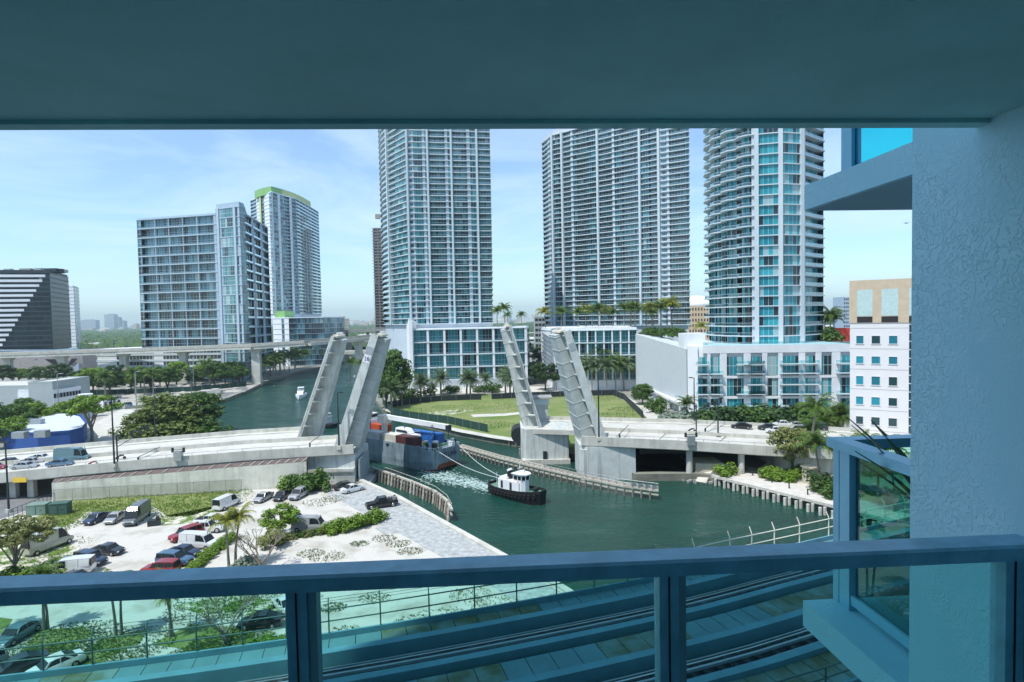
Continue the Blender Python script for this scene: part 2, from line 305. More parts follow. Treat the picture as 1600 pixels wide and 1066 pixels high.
px_sheet('worn_track', [(735, 648), (790, 646), (850, 641), (850, 643), (790, 650), (740, 652)], .036, SAND, 'sandy track worn in the lawn')
px_sheet('worn_patch', [(668, 645), (710, 640), (740, 642), (705, 649), (672, 649)], .036, GRASSD, 'worn sandy patch in the lawn')
PAVE = mat('pale_paving', (.55, .53, .49), .85, var=.15, scale=.8)
px_sheet('river_walk', [(1113, 744), (1133, 732), (1160, 728), (1200, 735), (1240, 745), (1300, 760), (1440, 790), (1700, 860), (1700, 901), (1440, 829), (1298, 790)], .03, PAVE, 'pale paved river walk')
px_sheet('right_street', [(960, 612), (1020, 640), (1070, 668), (1330, 690), (1330, 700), (1000, 700), (1012, 655), (985, 634)], .03, CONCR, 'pale street beside the lawn')
px_sheet('plaza', [(600, 618), (640, 606), (830, 604), (960, 606), (1010, 640), (960, 617), (880, 614), (700, 615), (625, 622)], .022, PAVE, 'paved forecourt before the glass podiums')
px_sheet('garden_bed', [(1190, 745), (1200, 728), (1255, 728), (1262, 738), (1230, 753), (1205, 753)], .04, GRASS, 'planted bed beside the river walk')
px_sheet('garden_bed', [(1262, 766), (1290, 752), (1320, 760), (1400, 775), (1400, 792), (1310, 775)], .04, GRASS, 'planted bed by the river walk')
px_sheet('construction_yard', [(120, 640), (200, 606), (390, 600), (405, 600), (390, 607), (350, 622), (318, 632), (280, 655), (150, 690), (100, 660)], .03, mat('rubble_ground', (.38, .37, .33), .95, var=.3, scale=.15, bump=.2, bscale=.6), 'pale rubble yard beside the river')
px_sheet('yard_drive', [(250, 622), (330, 612), (385, 604), (388, 608), (350, 621), (318, 631), (270, 636)], .04, ASPH, 'grey drive beside the river yard')
px_sheet('left_street', [(120, 700), (150, 660), (190, 640), (215, 640), (196, 665), (196, 690), (190, 702)], .044, CONC, 'pale street between the blue building and trees')
# kerb cap along the lot's quay and the right walk
def path_beam(name, pts, wd, h, m, label=None, cat=None, par=None, z=0):
    s = MB()
    for a, b in zip(pts, pts[1:]): s.beam((a[0], a[1], z), (b[0], b[1], z), wd, h)
    o = s.build(name, m, par)
    return o if label is None else tag(o, label, cat)
struct(path_beam('quay_kerb', [W(560, 750), W(620, 777), W(785, 869.5), W(878, 920), W(900, 934), W(893, 944), W(860, 950)], .9, .5, CONC, z=.1), 'pale concrete kerb along the seawall')
struct(path_beam('quay_kerb', [W(1113, 744.5), W(1298, 790.5), W(1440, 830), W(1700, 902)], .8, .5, CONC, z=.1), 'pale concrete cap along the river walk')
s = MB(); a = W(1113, 744); b_ = W(1700, 901)
for k in range(26):
    p = a.lerp(b_, (k+.5)/26); s.tube([(p.x-.5, p.y-.7, -3), (p.x-.5, p.y-.7, -.15)], .28, 7); s.tube([(p.x+.35, p.y-.6, -3), (p.x+.35, p.y-.6, -.15)], .28, 7)
tag(s.build('quay_piles', CONC), 'paired concrete piles under the right river walk', 'piles')
s = MB(); a = W(602, 642); b_ = W(812, 691)
for k in range(26):
    p = a.lerp(b_, (k+.5)/26); s.tube([(p.x, p.y-.8, -3), (p.x, p.y-.8, -.05)], .22, 6)
tag(s.build('quay_piles', WOOD), 'timber piles along the far quay by the lawn', 'piles')
# foam behind the tug
s = MB(); rn = random.Random(3)
for k in range(2300):
    t_ = rn.random(); cxp = lerp(662, 772, t_); cyp = lerp(743, 768, t_**1.2)+rn.gauss(0, 7.0-4.0*t_)-4
    p = W(cxp+rn.gauss(0, 6), cyp, -1.5); r = rn.uniform(.04, .20)*(1 if rn.random() < .85 else 1.7); n = 6
    s.face([(p.x+r*1.6*rn.uniform(.5, 1)*math.cos(i*6.283/n), p.y+r*rn.uniform(.5, 1)*math.sin(i*6.283/n), -1.47+rn.random()*.03) for i in range(n)])
o = s.build('wake_foam', mat('foam', (.16, .32, .31), .8, scale=.6, col2=(.58, .68, .66))); tag(o, 'white churned wake foam between the ship and the tug', 'foam', kind='stuff')
# ================================================================ BASCULE BRIDGE
def ribbon(s, A, B, z0a=0, z0b=0, th=None):          # strip between two polylines of Vector3, optional thickness downwards
    for i in range(len(A)-1):
        a, b, c, d = A[i], A[i+1], B[i+1], B[i]
        s.quad(a, b, c, d)
        if th:
            D = Vector((0, 0, -th)); s.quad(d+D, c+D, b+D, a+D); s.quad(a+D, b+D, b, a); s.quad(c+D, d+D, d, c)
    if th:
        D = Vector((0, 0, -th)); s.quad(A[0]+D, A[0], B[0], B[0]+D); s.quad(A[-1], A[-1]+D, B[-1]+D, B[-1])
def V3(px, d, z): p = XP(px, d, z); return Vector((p.x, p.y, z))
def off(P, dy, dz=0): return [p+Vector((0, dy, dz)) for p in P]
bridge = thing('bascule_bridge', 'pale concrete bascule bridge across the river with its four leaves raised', 'bridge', (-30, 125, 0))
LN = [V3(-150, 108.5, 4.0), V3(0, 111, 4.5), V3(180, 113.8, 5.5), V3(380, 117, 6.4), V3(553, 119.5, 6.8)]
LM = [V3(-150, 119, 4.0), V3(0, 121, 4.5), V3(180, 124, 5.5), V3(380, 128.5, 6.4), V3(538, 130.5, 6.8)]
LF = [V3(-150, 129, 4.0), V3(0, 131, 4.5), V3(180, 135, 5.5), V3(380, 140, 6.4), V3(492, 141.5, 6.8)]
RN = [V3(908, 123.2, 6.8), V3(1060, 120.5, 6.1), V3(1218, 118, 4.9), V3(1330, 116.5, 4.2), V3(1500, 116, 3.4)]
RM = [V3(908, 135, 6.8), V3(1060, 131.5, 6.1), V3(1218, 129, 4.9), V3(1330, 127, 4.2), V3(1500, 127, 3.4)]
RF = [V3(822, 150, 6.8), V3(1060, 145, 6.1), V3(1200, 141.5, 5.2), V3(1330, 139, 4.2), V3(1500, 138, 3.4)]
RM2 = [V3(824, 137.5, 6.8)]+[p.copy() for p in RM[1:]]
def deckpart(A, B, nm='deck'):
    s = MB(); ribbon(s, A, B, th=1.1); return s.build(nm, CONCR, bridge, world=True)
deckpart(LN, off(LM, -.02)); deckpart(off(LM[:-1], .02)+[V3(492, 130.5, 6.8)], LF); deckpart(RN, off(RM, -.02)); deckpart(off(RM2, .02), RF)
def parapet(P, nm='parapet', h=1.0, t=.35, out=0, skirt=.9):
    s = MB(); Q = [p+Vector((0, t, 0)) for p in P]
    for i in range(len(P)-1):
        a, b, c, d = P[i], P[i+1], Q[i+1], Q[i]; U = Vector((0, 0, h)); D = Vector((0, 0, -skirt))
        s.quad(a+D, b+D, b+U, a+U); s.quad(d+U, c+U, c, d); s.quad(a+U, b+U, c+U, d+U); s.quad(d+D, c+D, b+D, a+D)
    s.quad(P[0]+D, P[0]+U, Q[0]+U, Q[0]+D); s.quad(P[-1]+U, P[-1]+D, Q[-1]+D, Q[-1]+U)
    return s.build(nm, CONC, bridge, world=True)
parapet(off(LN, -.36)); parapet(off(LM, -.16), 'median_barrier', .85, .3, skirt=0); parapet(LF); parapet(off(RN, -.36)); parapet(off(RM, -.16), 'median_barrier', .85, .3, skirt=0); parapet(RF)
# sidewalk step along each edge and thin lane lines
for A in (LN, RN):
    s = MB(); ribbon(s, off(A, .0, .16), off(A, 1.9, .16), th=.17); s.build('sidewalk', CONC, bridge, world=True)
for A in (LF, RF):
    s = MB(); ribbon(s, off(A, -1.9, .16), off(A, 0, .16), th=.17); s.build('sidewalk', CONC, bridge, world=True)
LINE = mat('road_line', (.70, .70, .66), .8)
for A, o1 in ((LN, 5.6), (LM, 5.2), (RN, 5.8), (RM, 5.2)):
    s = MB()
    for i in range(len(A)-1):
        L_ = (A[i+1]-A[i]).length; k = 0
        while k < L_-3:
            p = A[i].lerp(A[i+1], k/L_); q = A[i].lerp(A[i+1], (k+3)/L_); s.quad(p+Vector((0, o1, .01)), q+Vector((0, o1, .01)), q+Vector((0, o1+.15, .01)), p+Vector((0, o1+.15, .01))); k += 9
    s.build('lane_line', LINE, bridge, world=True)
# joints across the deck
s = MB()
for A, B, T in ((LN, LM, (.3, 1.35, 2.5, 3.2, 3.7)), (RN, RM, (.35, .8, 1.4, 2.2))):
    for t in T:
        i = int(t); f = t-i; a = A[i].lerp(A[i+1], f); b = B[i].lerp(B[i+1], f); a = a+Vector((0, 2, .012)); b = b+Vector((1.5, -.3, .012)); s.quad(a, a+Vector((.16, 0, 0)), b+Vector((.16, 0, 0)), b)
s.build('deck_joint', DSTEEL, bridge, world=True)
# left abutment: wall below the sloped paver strip
WB = [V3(82, 110.6, 0), V3(200, 112.4, 0), V3(380, 115.2, 0), V3(480, 116.7, 0)]
s = MB()
WT = [Vector((p.x, p.y, z)) for p, z in zip(WB, (3.4, 3.9, 4.7, 5.0))]
for i in range(3): s.quad(WB[i], WB[i+1], WT[i+1], WT[i])
s.quad(WB[0], WT[0], Vector((WT[0].x, 131, 3.4)), Vector((WB[0].x, 131, 0)))
ABW = mat('abutment_wall', (.66, .66, .58), .9, var=.12, scale=.5, bump=.05, bscale=1.5, streak=.35)
s.build('abutment_wall', ABW, bridge, world=True)
s = MB(); PB = [Vector((p.x, p.y+.75, z)) for p, z in zip(WT, (4.0, 4.55, 5.4, 5.75))]
ribbon(s, WT, PB)
m = mat('brown_pavers', (.11, .085, .08), .9, scale=1.5, col2=(.17, .13, .12)); s.build('paver_slope', m, bridge, world=True)
s = MB()
for k in range(22):
    t = (k+.5)/22*2.99; i = int(t); a = WT[i].lerp(WT[i+1], t-i); b = PB[i].lerp(PB[i+1], t-i)+Vector((1.0, 0, 0)); s.beam(a+Vector((0, 0, .03)), b+Vector((0, 0, .03)), .2, .08)
s.build('slope_joint', CONC, bridge, world=True)
# end block of the left approach
def pier(name, x0, x1, y0, y1, z0, z1, m=CONC, extra=None):
    s = MB(); s.prism([(x0, y0), (x1, y0), (x1, y1), (x0, y1)], z0, z1); return s.build(name, m, bridge, world=True)
PIERM = mat('pier_concrete', (.52, .56, .55), .85, var=.14, scale=.4, bump=.03, streak=.6)
xa, xb = V3(478, 118.5, 3).x, V3(553, 118.8, 3).x
pier('abutment_block', xa, xb, 119.6, 131, -2, 5.6, PIERM)
pier('abutment_ledge', xa+.2, xb-.05, 119.25, 119.6, 0, 2.9, PIERM)
pier('abutment_ledge', xa+.2, xb-.05, 118.95, 119.24, 2.2, 2.9, CONC)
pier('pit_wall', xb+.6, xb+.9, 119.9, 128, -2, 4.6, mat('pit_metal', (.26, .33, .35), .6, var=.2, scale=1))
pier('pit_floor', xb+.02, xb+2.8, 120.5, 131, -3, -.4, CONCD)
pier('far_abutment', V3(440, 133, 0).x, V3(500, 133, 0).x, 131.2, 141, -3, 5.6, PIERM)
# right piers
x0, x1 = V3(918, 122.5, 2).x, V3(993, 122.5, 2).x
s = MB(); s.prism([(x0, 122.3), (x1, 122.3), (x1, 133), (x0-1.5, 133), (x0-1.5, 124.5)], -3, 5.6); s.build('bridge_pier', PIERM, bridge, world=True)
s = MB(); s.tube([(x0-.4, 123.4, -3), (x0-.4, 123.4, 5.0)], 1.0, 14); s.build('pier_nose', PIERM, bridge, world=True)
x0, x1 = V3(822, 138, 2).x, V3(888, 138, 2).x
s = MB(); s.prism([(x0, 137.3), (x1, 137.3), (x1+1.2, 149), (x0-1.2, 149), (x0-1.2, 139.5)], -3, 6.7); s.build('bridge_pier', PIERM, bridge, world=True)
s = MB(); s.prism([(x0-.8, 136.6), (x1+.3, 136.6), (x1+.3, 149.2), (x0-1.6, 149.2)], -3, -.4); s.build('pier_footing', CONC, bridge, world=True)
s = MB(); s.tube([(x0-1.6, 141, 4.6), (x0-1.6, 147, 4.6)], 1.9, 16); s.build('trunnion_cover', DSTEEL, bridge, world=True)
s = MB(); s.box((x0+4.4, 137.1, .2), (.9, .3, 2.6)); s.build('pier_ladder', DSTEEL, bridge, world=True)
for px, d in ((1077, 121.5), (1158, 120), (1077, 133), (1158, 131), (1118, 140)):
    p = V3(px, d, 3); s = MB(); s.tube([(p.x, p.y, -1), (p.x, p.y, 5.2 if px < 1100 else 4.6)], .65, 12); s.build('column', CONC, bridge, world=True)
s = MB(); p = V3(995, 122.8, 0); q = V3(1088, 122.8, 0); s.prism([(p.x, p.y), (q.x, q.y), (q.x, 150), (p.x, 150)], -.9, .0); s.build('pier_apron', CONC, bridge, world=True)
s = MB(); p = V3(1230, 119, 0); q = V3(1500, 117, 0); s.prism([(p.x, p.y-.2), (q.x, q.y), (q.x, 137), (p.x, 137)], -1, [3.9, 2.2, 2.2, 3.9]); s.build('approach_fill', ABW, bridge, world=True)
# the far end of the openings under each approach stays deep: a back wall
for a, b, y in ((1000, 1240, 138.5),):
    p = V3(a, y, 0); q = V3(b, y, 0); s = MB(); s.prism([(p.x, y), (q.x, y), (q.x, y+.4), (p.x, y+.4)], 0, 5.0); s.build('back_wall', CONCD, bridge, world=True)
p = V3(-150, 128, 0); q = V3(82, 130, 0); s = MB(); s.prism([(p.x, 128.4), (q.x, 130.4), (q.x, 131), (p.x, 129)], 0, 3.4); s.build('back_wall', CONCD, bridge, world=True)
for px in (-10, 22, 50):
    p = V3(px, 113.5, 3); s = MB(); s.box((p.x, p.y, 1.7), (1.2, 1.0, 3.4)); s.build('column', CONC, bridge, world=True)
# yellow clearance plate
s = MB(); p = V3(31, 111.0, 4.2); s.box((p.x, p.y-.1, 4.0), (2.6, .06, .9)); s.build('clearance_plate', mat('yellow_sign', (.75, .50, .05), .6), bridge, world=True)
# the leaves
def leaf(root, lean, Ln, ax, wd, near_solid):
    g = bpy.data.objects.new('raised_leaf', None); COL.objects.link(g); g.parent = bridge; g.location = Vector(root)-bridge.location
    e = Vector((math.cos(ax), math.sin(ax), 0)); n = Vector((-e.y, e.x, 0))
    if e.x*lean < 0: e = -e
    al = R(abs(lean)); L_ = e*math.cos(al)+Vector((0, 0, 1))*math.sin(al); U = e*math.sin(al)-Vector((0, 0, 1))*math.cos(al)   # U: outward normal of the underside
    def P(l, w_, u): return L_*l+n*w_+U*u
    def hexa(s, l0, l1, w0, w1, ua0, ub0, ua1, ub1):
        v = [P(l0, w0, ua0), P(l0, w1, ua0), P(l0, w1, ub0), P(l0, w0, ub0)], [P(l1, w0, ua1), P(l1, w1, ua1), P(l1, w1, ub1), P(l1, w0, ub1)]; s.loft(v)
    s = MB(); hexa(s, 0, Ln, 0, wd, 0, .35, 0, .35); s.build('leaf_deck', LEAFP, g)
    wi = .12 if near_solid else .30
    s = MB(); hexa(s, -1.5, Ln-.3, wd*wi, wd*(1-wi*.6), .35, 3.9, .35, 2.1); s.build('box_girder', LEAFD if near_solid else LEAFP, g)
    for w0 in (0, wd-.25):
        s = MB(); solid = near_solid and w0 == 0
        if solid: hexa(s, -1.2, Ln, -.25, 0, -1.15, .9, -1.1, .45)
        elif w0 == 0: hexa(s, 0, Ln, w0, w0+.16, -.25, .5, -.25, .42)
        else: hexa(s, 0, Ln, w0, w0+.22, -1.0, .55, -1.0, .45)
        s.build('leaf_fascia', LEAFP, g)
    nr = 9
    for k in range(nr):
        l = .8+(Ln-1.6)*k/(nr-1); dp = lerp(1.9, .8, k/(nr-1))*(.45 if near_solid else 1)
        for (wa, wb) in ((.05, wd*wi), (wd*(1-wi*.6), wd-.05)):
            s = MB(); ti, to = (.35+dp, .9) if wa < 1 else (.9, .35+dp)
            if wa >= 1: v0 = [P(l-.12, wa, .3), P(l-.12, wb, .3), P(l-.12, wb, .9), P(l-.12, wa, .35+dp)]; v1 = [P(l+.12, wa, .3), P(l+.12, wb, .3), P(l+.12, wb, .9), P(l+.12, wa, .35+dp)]
            else: v0 = [P(l-.12, wa, .3), P(l-.12, wb, .3), P(l-.12, wb, .35+dp), P(l-.12, wa, .9)]; v1 = [P(l+.12, wa, .3), P(l+.12, wb, .3), P(l+.12, wb, .35+dp), P(l+.12, wa, .9)]
            s.loft([v0, v1]); s.build('bracket', LEAFP, g)
        s = MB(); ub = lerp(3.9, 2.1, (l+1.5)/(Ln+1.2))
        hexa(s, l-.07, l+.07, wd*wi-.05, wd*(1-wi*.6)+.05, .4, ub+.08, .4, ub+.07); s.build('stiffener', LEAFP, g)
    for w_ in (wd*wi*.35, wd*wi*.7):                       # stringers under the near wing
        s = MB(); hexa(s, .5, Ln-.5, w_, w_+.1, .35, .6, .35, .6); s.build('stringer', LEAFD, g)
    s = MB(); hexa(s, Ln, Ln+.35, .2, wd-.2, 0, 1.2, 0, 1.0); s.build('leaf_tip', mat('tip_concrete', (.55, .52, .42), .9), g)
    for k in range(3):
        s = MB(); w_ = wd*(.3+.2*k); hexa(s, Ln+.3, Ln+.9, w_, w_+.5, .1, .8, .1, .8); s.build('leaf_lock', LEAFP, g)
    return g, P
zr = 6.2
gB, PBf = leaf(V3(529, 120.6, zr+.0), 70.6, 25.2, R(4), 9.3, True)
gA, PAf = leaf(V3(464, 132, zr), 70.0, 25.0, R(4), 9.5, False)
gD, PDf = leaf(V3(941, 124.6, zr), -72.2, 25.0, R(7), 9.6, True)
gC, PCf = leaf(V3(846, 139, zr), -74.5, 25.8, R(5), 9.0, False)
NAVY = mat('navy_letters', (.03, .03, .16), .7)
# clearance board on the left near leaf
def board(g, P, l0, l1, m, nm='clearance_board'):
    s = MB(); v = [P(l0, -.27, -1.0), P(l0, -.27, .35), P(l0, -.30, .35), P(l0, -.30, -1.0)], [P(l1, -.27, -1.0), P(l1, -.27, .3), P(l1, -.30, .3), P(l1, -.30, -1.0)]
    s.loft(v); return s.build(nm, m, g)
board(gB, PBf, 19.2, 20.9, mat('white_sign', (.8, .8, .84), .6)); board(gB, PBf, 21.0, 22.6, mat('grey_sign', (.35, .40, .43), .6)); board(gD, PDf, 20.6, 22.2, mat('grey_sign', (.35, .40, .43), .6))
Lx = (PBf(20.5, 0, 0)-PBf(19.5, 0, 0)).normalized(); Ux = (PBf(20, 0, .5)-PBf(20, 0, -.5)).normalized()
tm = Matrix.Translation(PBf(20.0, -.32, -.33)) @ Matrix((( .97, 0, 0, 0), (0, 0, -1, 0), (0, 1, 0, 0), (0, 0, 0, 1))) @ Matrix.Diagonal((1, 1, 1, 1))
text('board_letters', '26', 1.25, NAVY, gB, tm, .01)
# control house between the right leaves
ch = thing('control_house', 'small grey bridge control house with overhanging flat roof beside the far right leaf', 'control house', V3(845, 150.5, 6.7))
s = MB(); s.box((0, 0, 2.1), (3.6, 3.6, 4.2)); s.build('wall', PIERM, ch)
s = MB(); s.box((0, 0, 4.9), (4.2, 4.2, 1.5)); s.build('window_band', facade_glass('dark_glass', 1.2, fh=1.5, pd=.9, pl=.98), ch)
s = MB(); s.box((0, 0, 5.85), (5.8, 5.6, .4)); s.build('roof', CONCD, ch)
# low pier rails, gates and the deck lamps
def fence_posts(name, label, pts, h, sp, m, rails=(1.0,), r=.035, mesh=None, cat='fence', group=None, arm=None, world_z=True):
    t = thing(name, label, cat, pts[0], group=group); pk = 0
    for a, b in zip(pts, pts[1:]):
        for f in rails:
            s = MB(); s.beam(a+Vector((0, 0, h*f)), b+Vector((0, 0, h*f)), r*1.6, r*1.6); s.build('rail', m, t, world=True)
        if mesh:
            s = MB(); s.quad(a, b, b+Vector((0, 0, h)), a+Vector((0, 0, h))); s.build('mesh_panel', mesh, t, world=True)
        n = max(1, round((b-a).length/sp))
        for k in range(n+(b is pts[-1])):
            if pk >= 98: break
            p = a.lerp(b, k/n); s = MB(); s.tube([p, p+Vector((0, 0, h))], r, 6)
            if arm: s.tube([p+Vector((0, 0, h)), p+Vector((arm[0], arm[1], h+arm[2]))], r*.8, 5)
            s.build('post', m, t, world=True); pk += 1
    return t
CHAIN = tinted('chain_link', (.78, .80, .78), .02, .5)
fence_posts('chain_link_fence', 'tall grey chain link fence along the foot of the abutment wall', [V3(84, 109.8, .02), V3(200, 111.6, .02), V3(378, 114.4, .02)], 2.3, 3.0, STEELG, (1.0, .05), .05, CHAIN)
fence_posts('chain_link_fence', 'dark picket fence beside the green utility boxes', [W(14, 812, .05), W(86, 783, .05)], 1.6, .9, DSTEEL, (1.0, .1), .04)
fence_posts('chain_link_fence', 'short chain link gate in front of the abutment end block', [V3(528, 117.8, .05), V3(553, 118.2, .05)], 2.6, 1.6, STEELG, (1.0, .5, .05), .05, CHAIN)
rl = [p+Vector((0, -.2, 1.0)) for p in LN]; fence_posts('bridge_railing', 'thin steel railing on the left approach parapet', rl, .5, 5, STEELG, (1.0,), .04, cat='railing')
rl = [p+Vector((0, -.2, 1.0)) for p in RN]; fence_posts('bridge_railing', 'thin steel railing on the right approach parapet', rl, .5, 5, STEELG, (1.0,), .04, cat='railing')
def lamp(px, Y, z0, h, arm, label, m=DSTEEL, arm_dir=1, group='street lamps'):
    p = V3(px, Y, z0); t = thing('street_lamp', label, 'street lamp', p, group=group)
    s = MB(); s.tube([(0, 0, 0), (0, 0, h)], [.19, .11], 8); s.build('pole', m, t)
    s = MB(); s.box((0, 0, .3), (.8, .8, .6)); s.build('base', CONC, t)
    if arm:
        s = MB(); s.tube([(0, 0, h-.15), (arm*.5, 0, h+.1), (arm, 0, h+.1)], .07, 6); s.build('arm', m, t)
    s = MB(); s.box((arm or .3, 0, h+.1), (.9, .4, .22)); s.build('lamp_head', m, t)
    return t
lamp(179, 113.3, 5.6, 13.5, 1.4, 'dark street lamp on the near parapet of the left approach, beside the signal mast')
lamp(243, 137, 5.9, 8.6, 0, 'short dark street lamp on the far side of the left approach')
lamp(530, 119.0, 6.9, 11.6, .8, 'dark street lamp standing before the near left raised leaf')
lamp(936, 122.6, 6.9, 14.8, .8, 'tall dark street lamp standing before the near right raised leaf')
lamp(1085, 143.8, 6.2, 11.2, -.8, 'dark street lamp before the corner of the white podium')
lamp(1122, 130, 5.9, 8.3, .7, 'shorter dark street lamp on the right approach near the black sedan')
lamp(14, 104, 0, 12.5, 0, 'dark pole at the lower left beside the underpass road')
lamp(93, 200, 0, 17, 1.6, 'pale street lamp with curved arm behind the blue building', STEELG)
lamp(214, 215, 0, 16, 1.2, 'grey pole rising behind the large round tree', STEELG)
lamp(303, 300, 0, 16, .6, 'pale pole standing on the construction yard', STEELG)
lamp(154, 300, 0, 18, .6, 'pale pole before the palms left of the yard', STEELG)
# signal arms: pole with horizontal mast
for (px, Y, z0, px2, h, lb) in ((184, 114.5, 5.6, 232, 6.0, 'black traffic signal mast reaching right over the left approach'), (1088, 131, 6.1, 1128, 6.4, 'black traffic signal mast reaching right over the right approach')):
    p = V3(px, Y, z0); q = V3(px2, Y+12, z0+h); t = thing('signal_mast', lb, 'traffic signal', p); v = q-p
    s = MB(); s.tube([(0, 0, h-1.2), (v.x, v.y, h)], .09, 6); s.tube([(0, 0, h-2.4), (v.x, v.y, h-.9)], .06, 6); s.tube([(0, 0, 0), (0, 0, h)], .14, 6); s.build('mast', DSTEEL, t)
    for f in (.45, .72, .95):
        s = MB(); s.box((v.x*f, v.y*f, h-.7), (.45, .45, 1.2)); s.build('signal_head', DSTEEL, t)
for (px, P_, i, lb) in ((278, LN, 2, 'grey gate machine on the left approach parapet'), (1081, RN, 1, 'grey gate machine on the right approach parapet')):
    f = .5 if i == 2 else .12; p = P_[i].lerp(P_[i+1], f)+Vector((0, -.5, .3)); t = thing('gate_machine', lb, 'gate machine', p)
    s = MB(); s.box((0, 0, .9), (1.5, .9, 1.9)); s.build('cabinet', STEELG, t)
    s = MB(); s.tube([(-1.1, 0, 2.1), (1.1, 0, 2.1)], .08, 6); s.tube([(-1.1, 0, 2.5), (-1.1, 0, 1.6)], .25, 8); s.tube([(1.1, 0, 2.5), (1.1, 0, 1.6)], .25, 8); s.build('signal_lamps', DSTEEL, t)
# lowered gate arms across the carriageways
for a, b, lb in ((V3(216, 115.6, 6.9), V3(250, 124, 7.1), 'striped gate arm across the left approach'), (V3(484, 121, 7.9), V3(500, 129, 7.9), 'dark gate arm near the raised left leaf'), (V3(968, 124, 7.9), V3(982, 134, 7.9), 'dark gate arm near the raised right leaf'), (V3(1102, 133, 7), V3(1118, 142, 7), 'dark gate arm lying over the far right lanes')):
    s = MB(); s.tube([a, b], .07, 5); s.tube([a-Vector((0, 0, 1.1)), a], .2, 6); tag(s.build('barrier_gate', DSTEEL), lb, 'barrier', 'barriers on the approaches')
# fenders
fen = thing('timber_fender', 'curved timber fender with raking bleached piles beside the ship', 'fender', W(580, 735, -1.5))
pts = [W(582, 731, .6), W(615, 742, .6), W(650, 755, .6), (W(680, 768, .6)), W(698, 782, .6), W(706, 797, .6)]
s = MB()
for a, b in zip(pts, pts[1:]): s.beam(a, b, .5, .35); s.beam(a-Vector((0, 0, .9)), b-Vector((0, 0, .9)), .3, .3)
s.build('waler', WOODW, fen, world=True)
for a, b in zip(pts, pts[1:]):
    n = max(3, int((b-a).length/1.15))
    for k in range(n):
        p = a.lerp(b, k/n); j = Vector((random.uniform(-.1, .1), 0, random.uniform(-.2, .25))); s = MB(); s.tube([p+Vector((-.55, -.9, -3.6)), p+Vector((-.15, -.25, .1))+j], [.24, .2], 7); s.tube([p+Vector((-.2, .2, -3.6)), p+Vector((0, .0, .15))+j], .2, 6); s.build('pile', WOOD if k % 3 else WOODW, fen, world=True)
s = MB(); [s.tube([a+Vector((0, .3, .9)), b+Vector((0, .3, .9))], .05, 5) for a, b in zip(pts, pts[1:])]
s.build('handrail', WOODW, fen, world=True)
fen = thing('fender_walkway', 'long timber fender walkway in front of the right bridge piers', 'fender', W(720, 703, -1.5))
pts = [W(718, 698, .3), W(780, 716, .3), W(850, 733, .3), W(915, 748, .3), W(975, 760, .3), W(1029, 767, .3)]
s = MB()
for a, b in zip(pts, pts[1:]):
    s.beam(a, b, .35, .35); s.beam(a+Vector((.2, .9, 0)), b+Vector((.2, .9, 0)), .3, .3); s.beam(a+Vector((.4, 1.8, .1)), b+Vector((.4, 1.8, .1)), .35, .3); s.beam(a-Vector((0, 0, .8)), b-Vector((0, 0, .8)), .25, .25)
s.build('waler', WOODW, fen, world=True); pk = 0
for a, b in zip(pts, pts[1:]):
    n = max(3, int((b-a).length/1.5))
    for k in range(n):
        if pk > 95: break
        p = a.lerp(b, k/n); s = MB(); s.tube([p+Vector((0, -.25, -3)), p+Vector((0, -.25, -.1))], .18, 6); s.beam(p+Vector((0, -.1, .05)), p+Vector((.35, 1.9, .1)), .25, .2); s.build('pile', WOOD, fen, world=True); pk += 1
s = MB()
for a, b in zip(pts[2:], pts[3:]):
    for z in (.7, 1.3): s.tube([a+Vector((0, .2, z)), b+Vector((0, .2, z))], .04, 5)
    for k in range(5): p = a.lerp(b, k/5); s.tube([p+Vector((0, .2, 0)), p+Vector((0, .2, 1.3))], .04, 5)
for k in (0, 1, 2, 3): p = pts[4].lerp(pts[5], .3+.2*k); s.box((p.x, p.y, p.z+.6), (1.0, .1, .8))
s.build('handrail', STEELG, fen, world=True)
# rubble and the leaning slab at the water's edge
s = MB(); p = W(1100, 752, -1.4); s.beam(p+Vector((-1, -1, 0)), p+Vector((1.6, 2.2, 1.9)), 2.2, .3); tag(s.build('fallen_slab', CONC), 'pale concrete slab leaning into the water by the wall block', 'slab')
s = MB(); a = V3(1087, 121.5, 1); b = V3(1130, 121.5, 1); s.prism([(a.x, a.y), (b.x, b.y-1), (b.x, 127), (a.x, 127)], -1.5, 1.9); tag(s.build('concrete_block', mat('tan_concrete', (.50, .46, .36), .9, scale=.6)), 'tan concrete wall block at the water under the right approach', 'wall')
s = MB(); rn = random.Random(5)
for k in range(60):
    p = W(rn.uniform(1066, 1130), rn.uniform(746, 756), -1.5); r = rn.uniform(.2, .6); s.box((p.x, p.y, p.z+rn.uniform(-.1, .3)), (r, r*1.2, r), rn.uniform(0, 3))
tag(s.build('rubble', CONCD), 'grey rubble at the water edge below the leaning slab', 'rubble', kind='stuff')
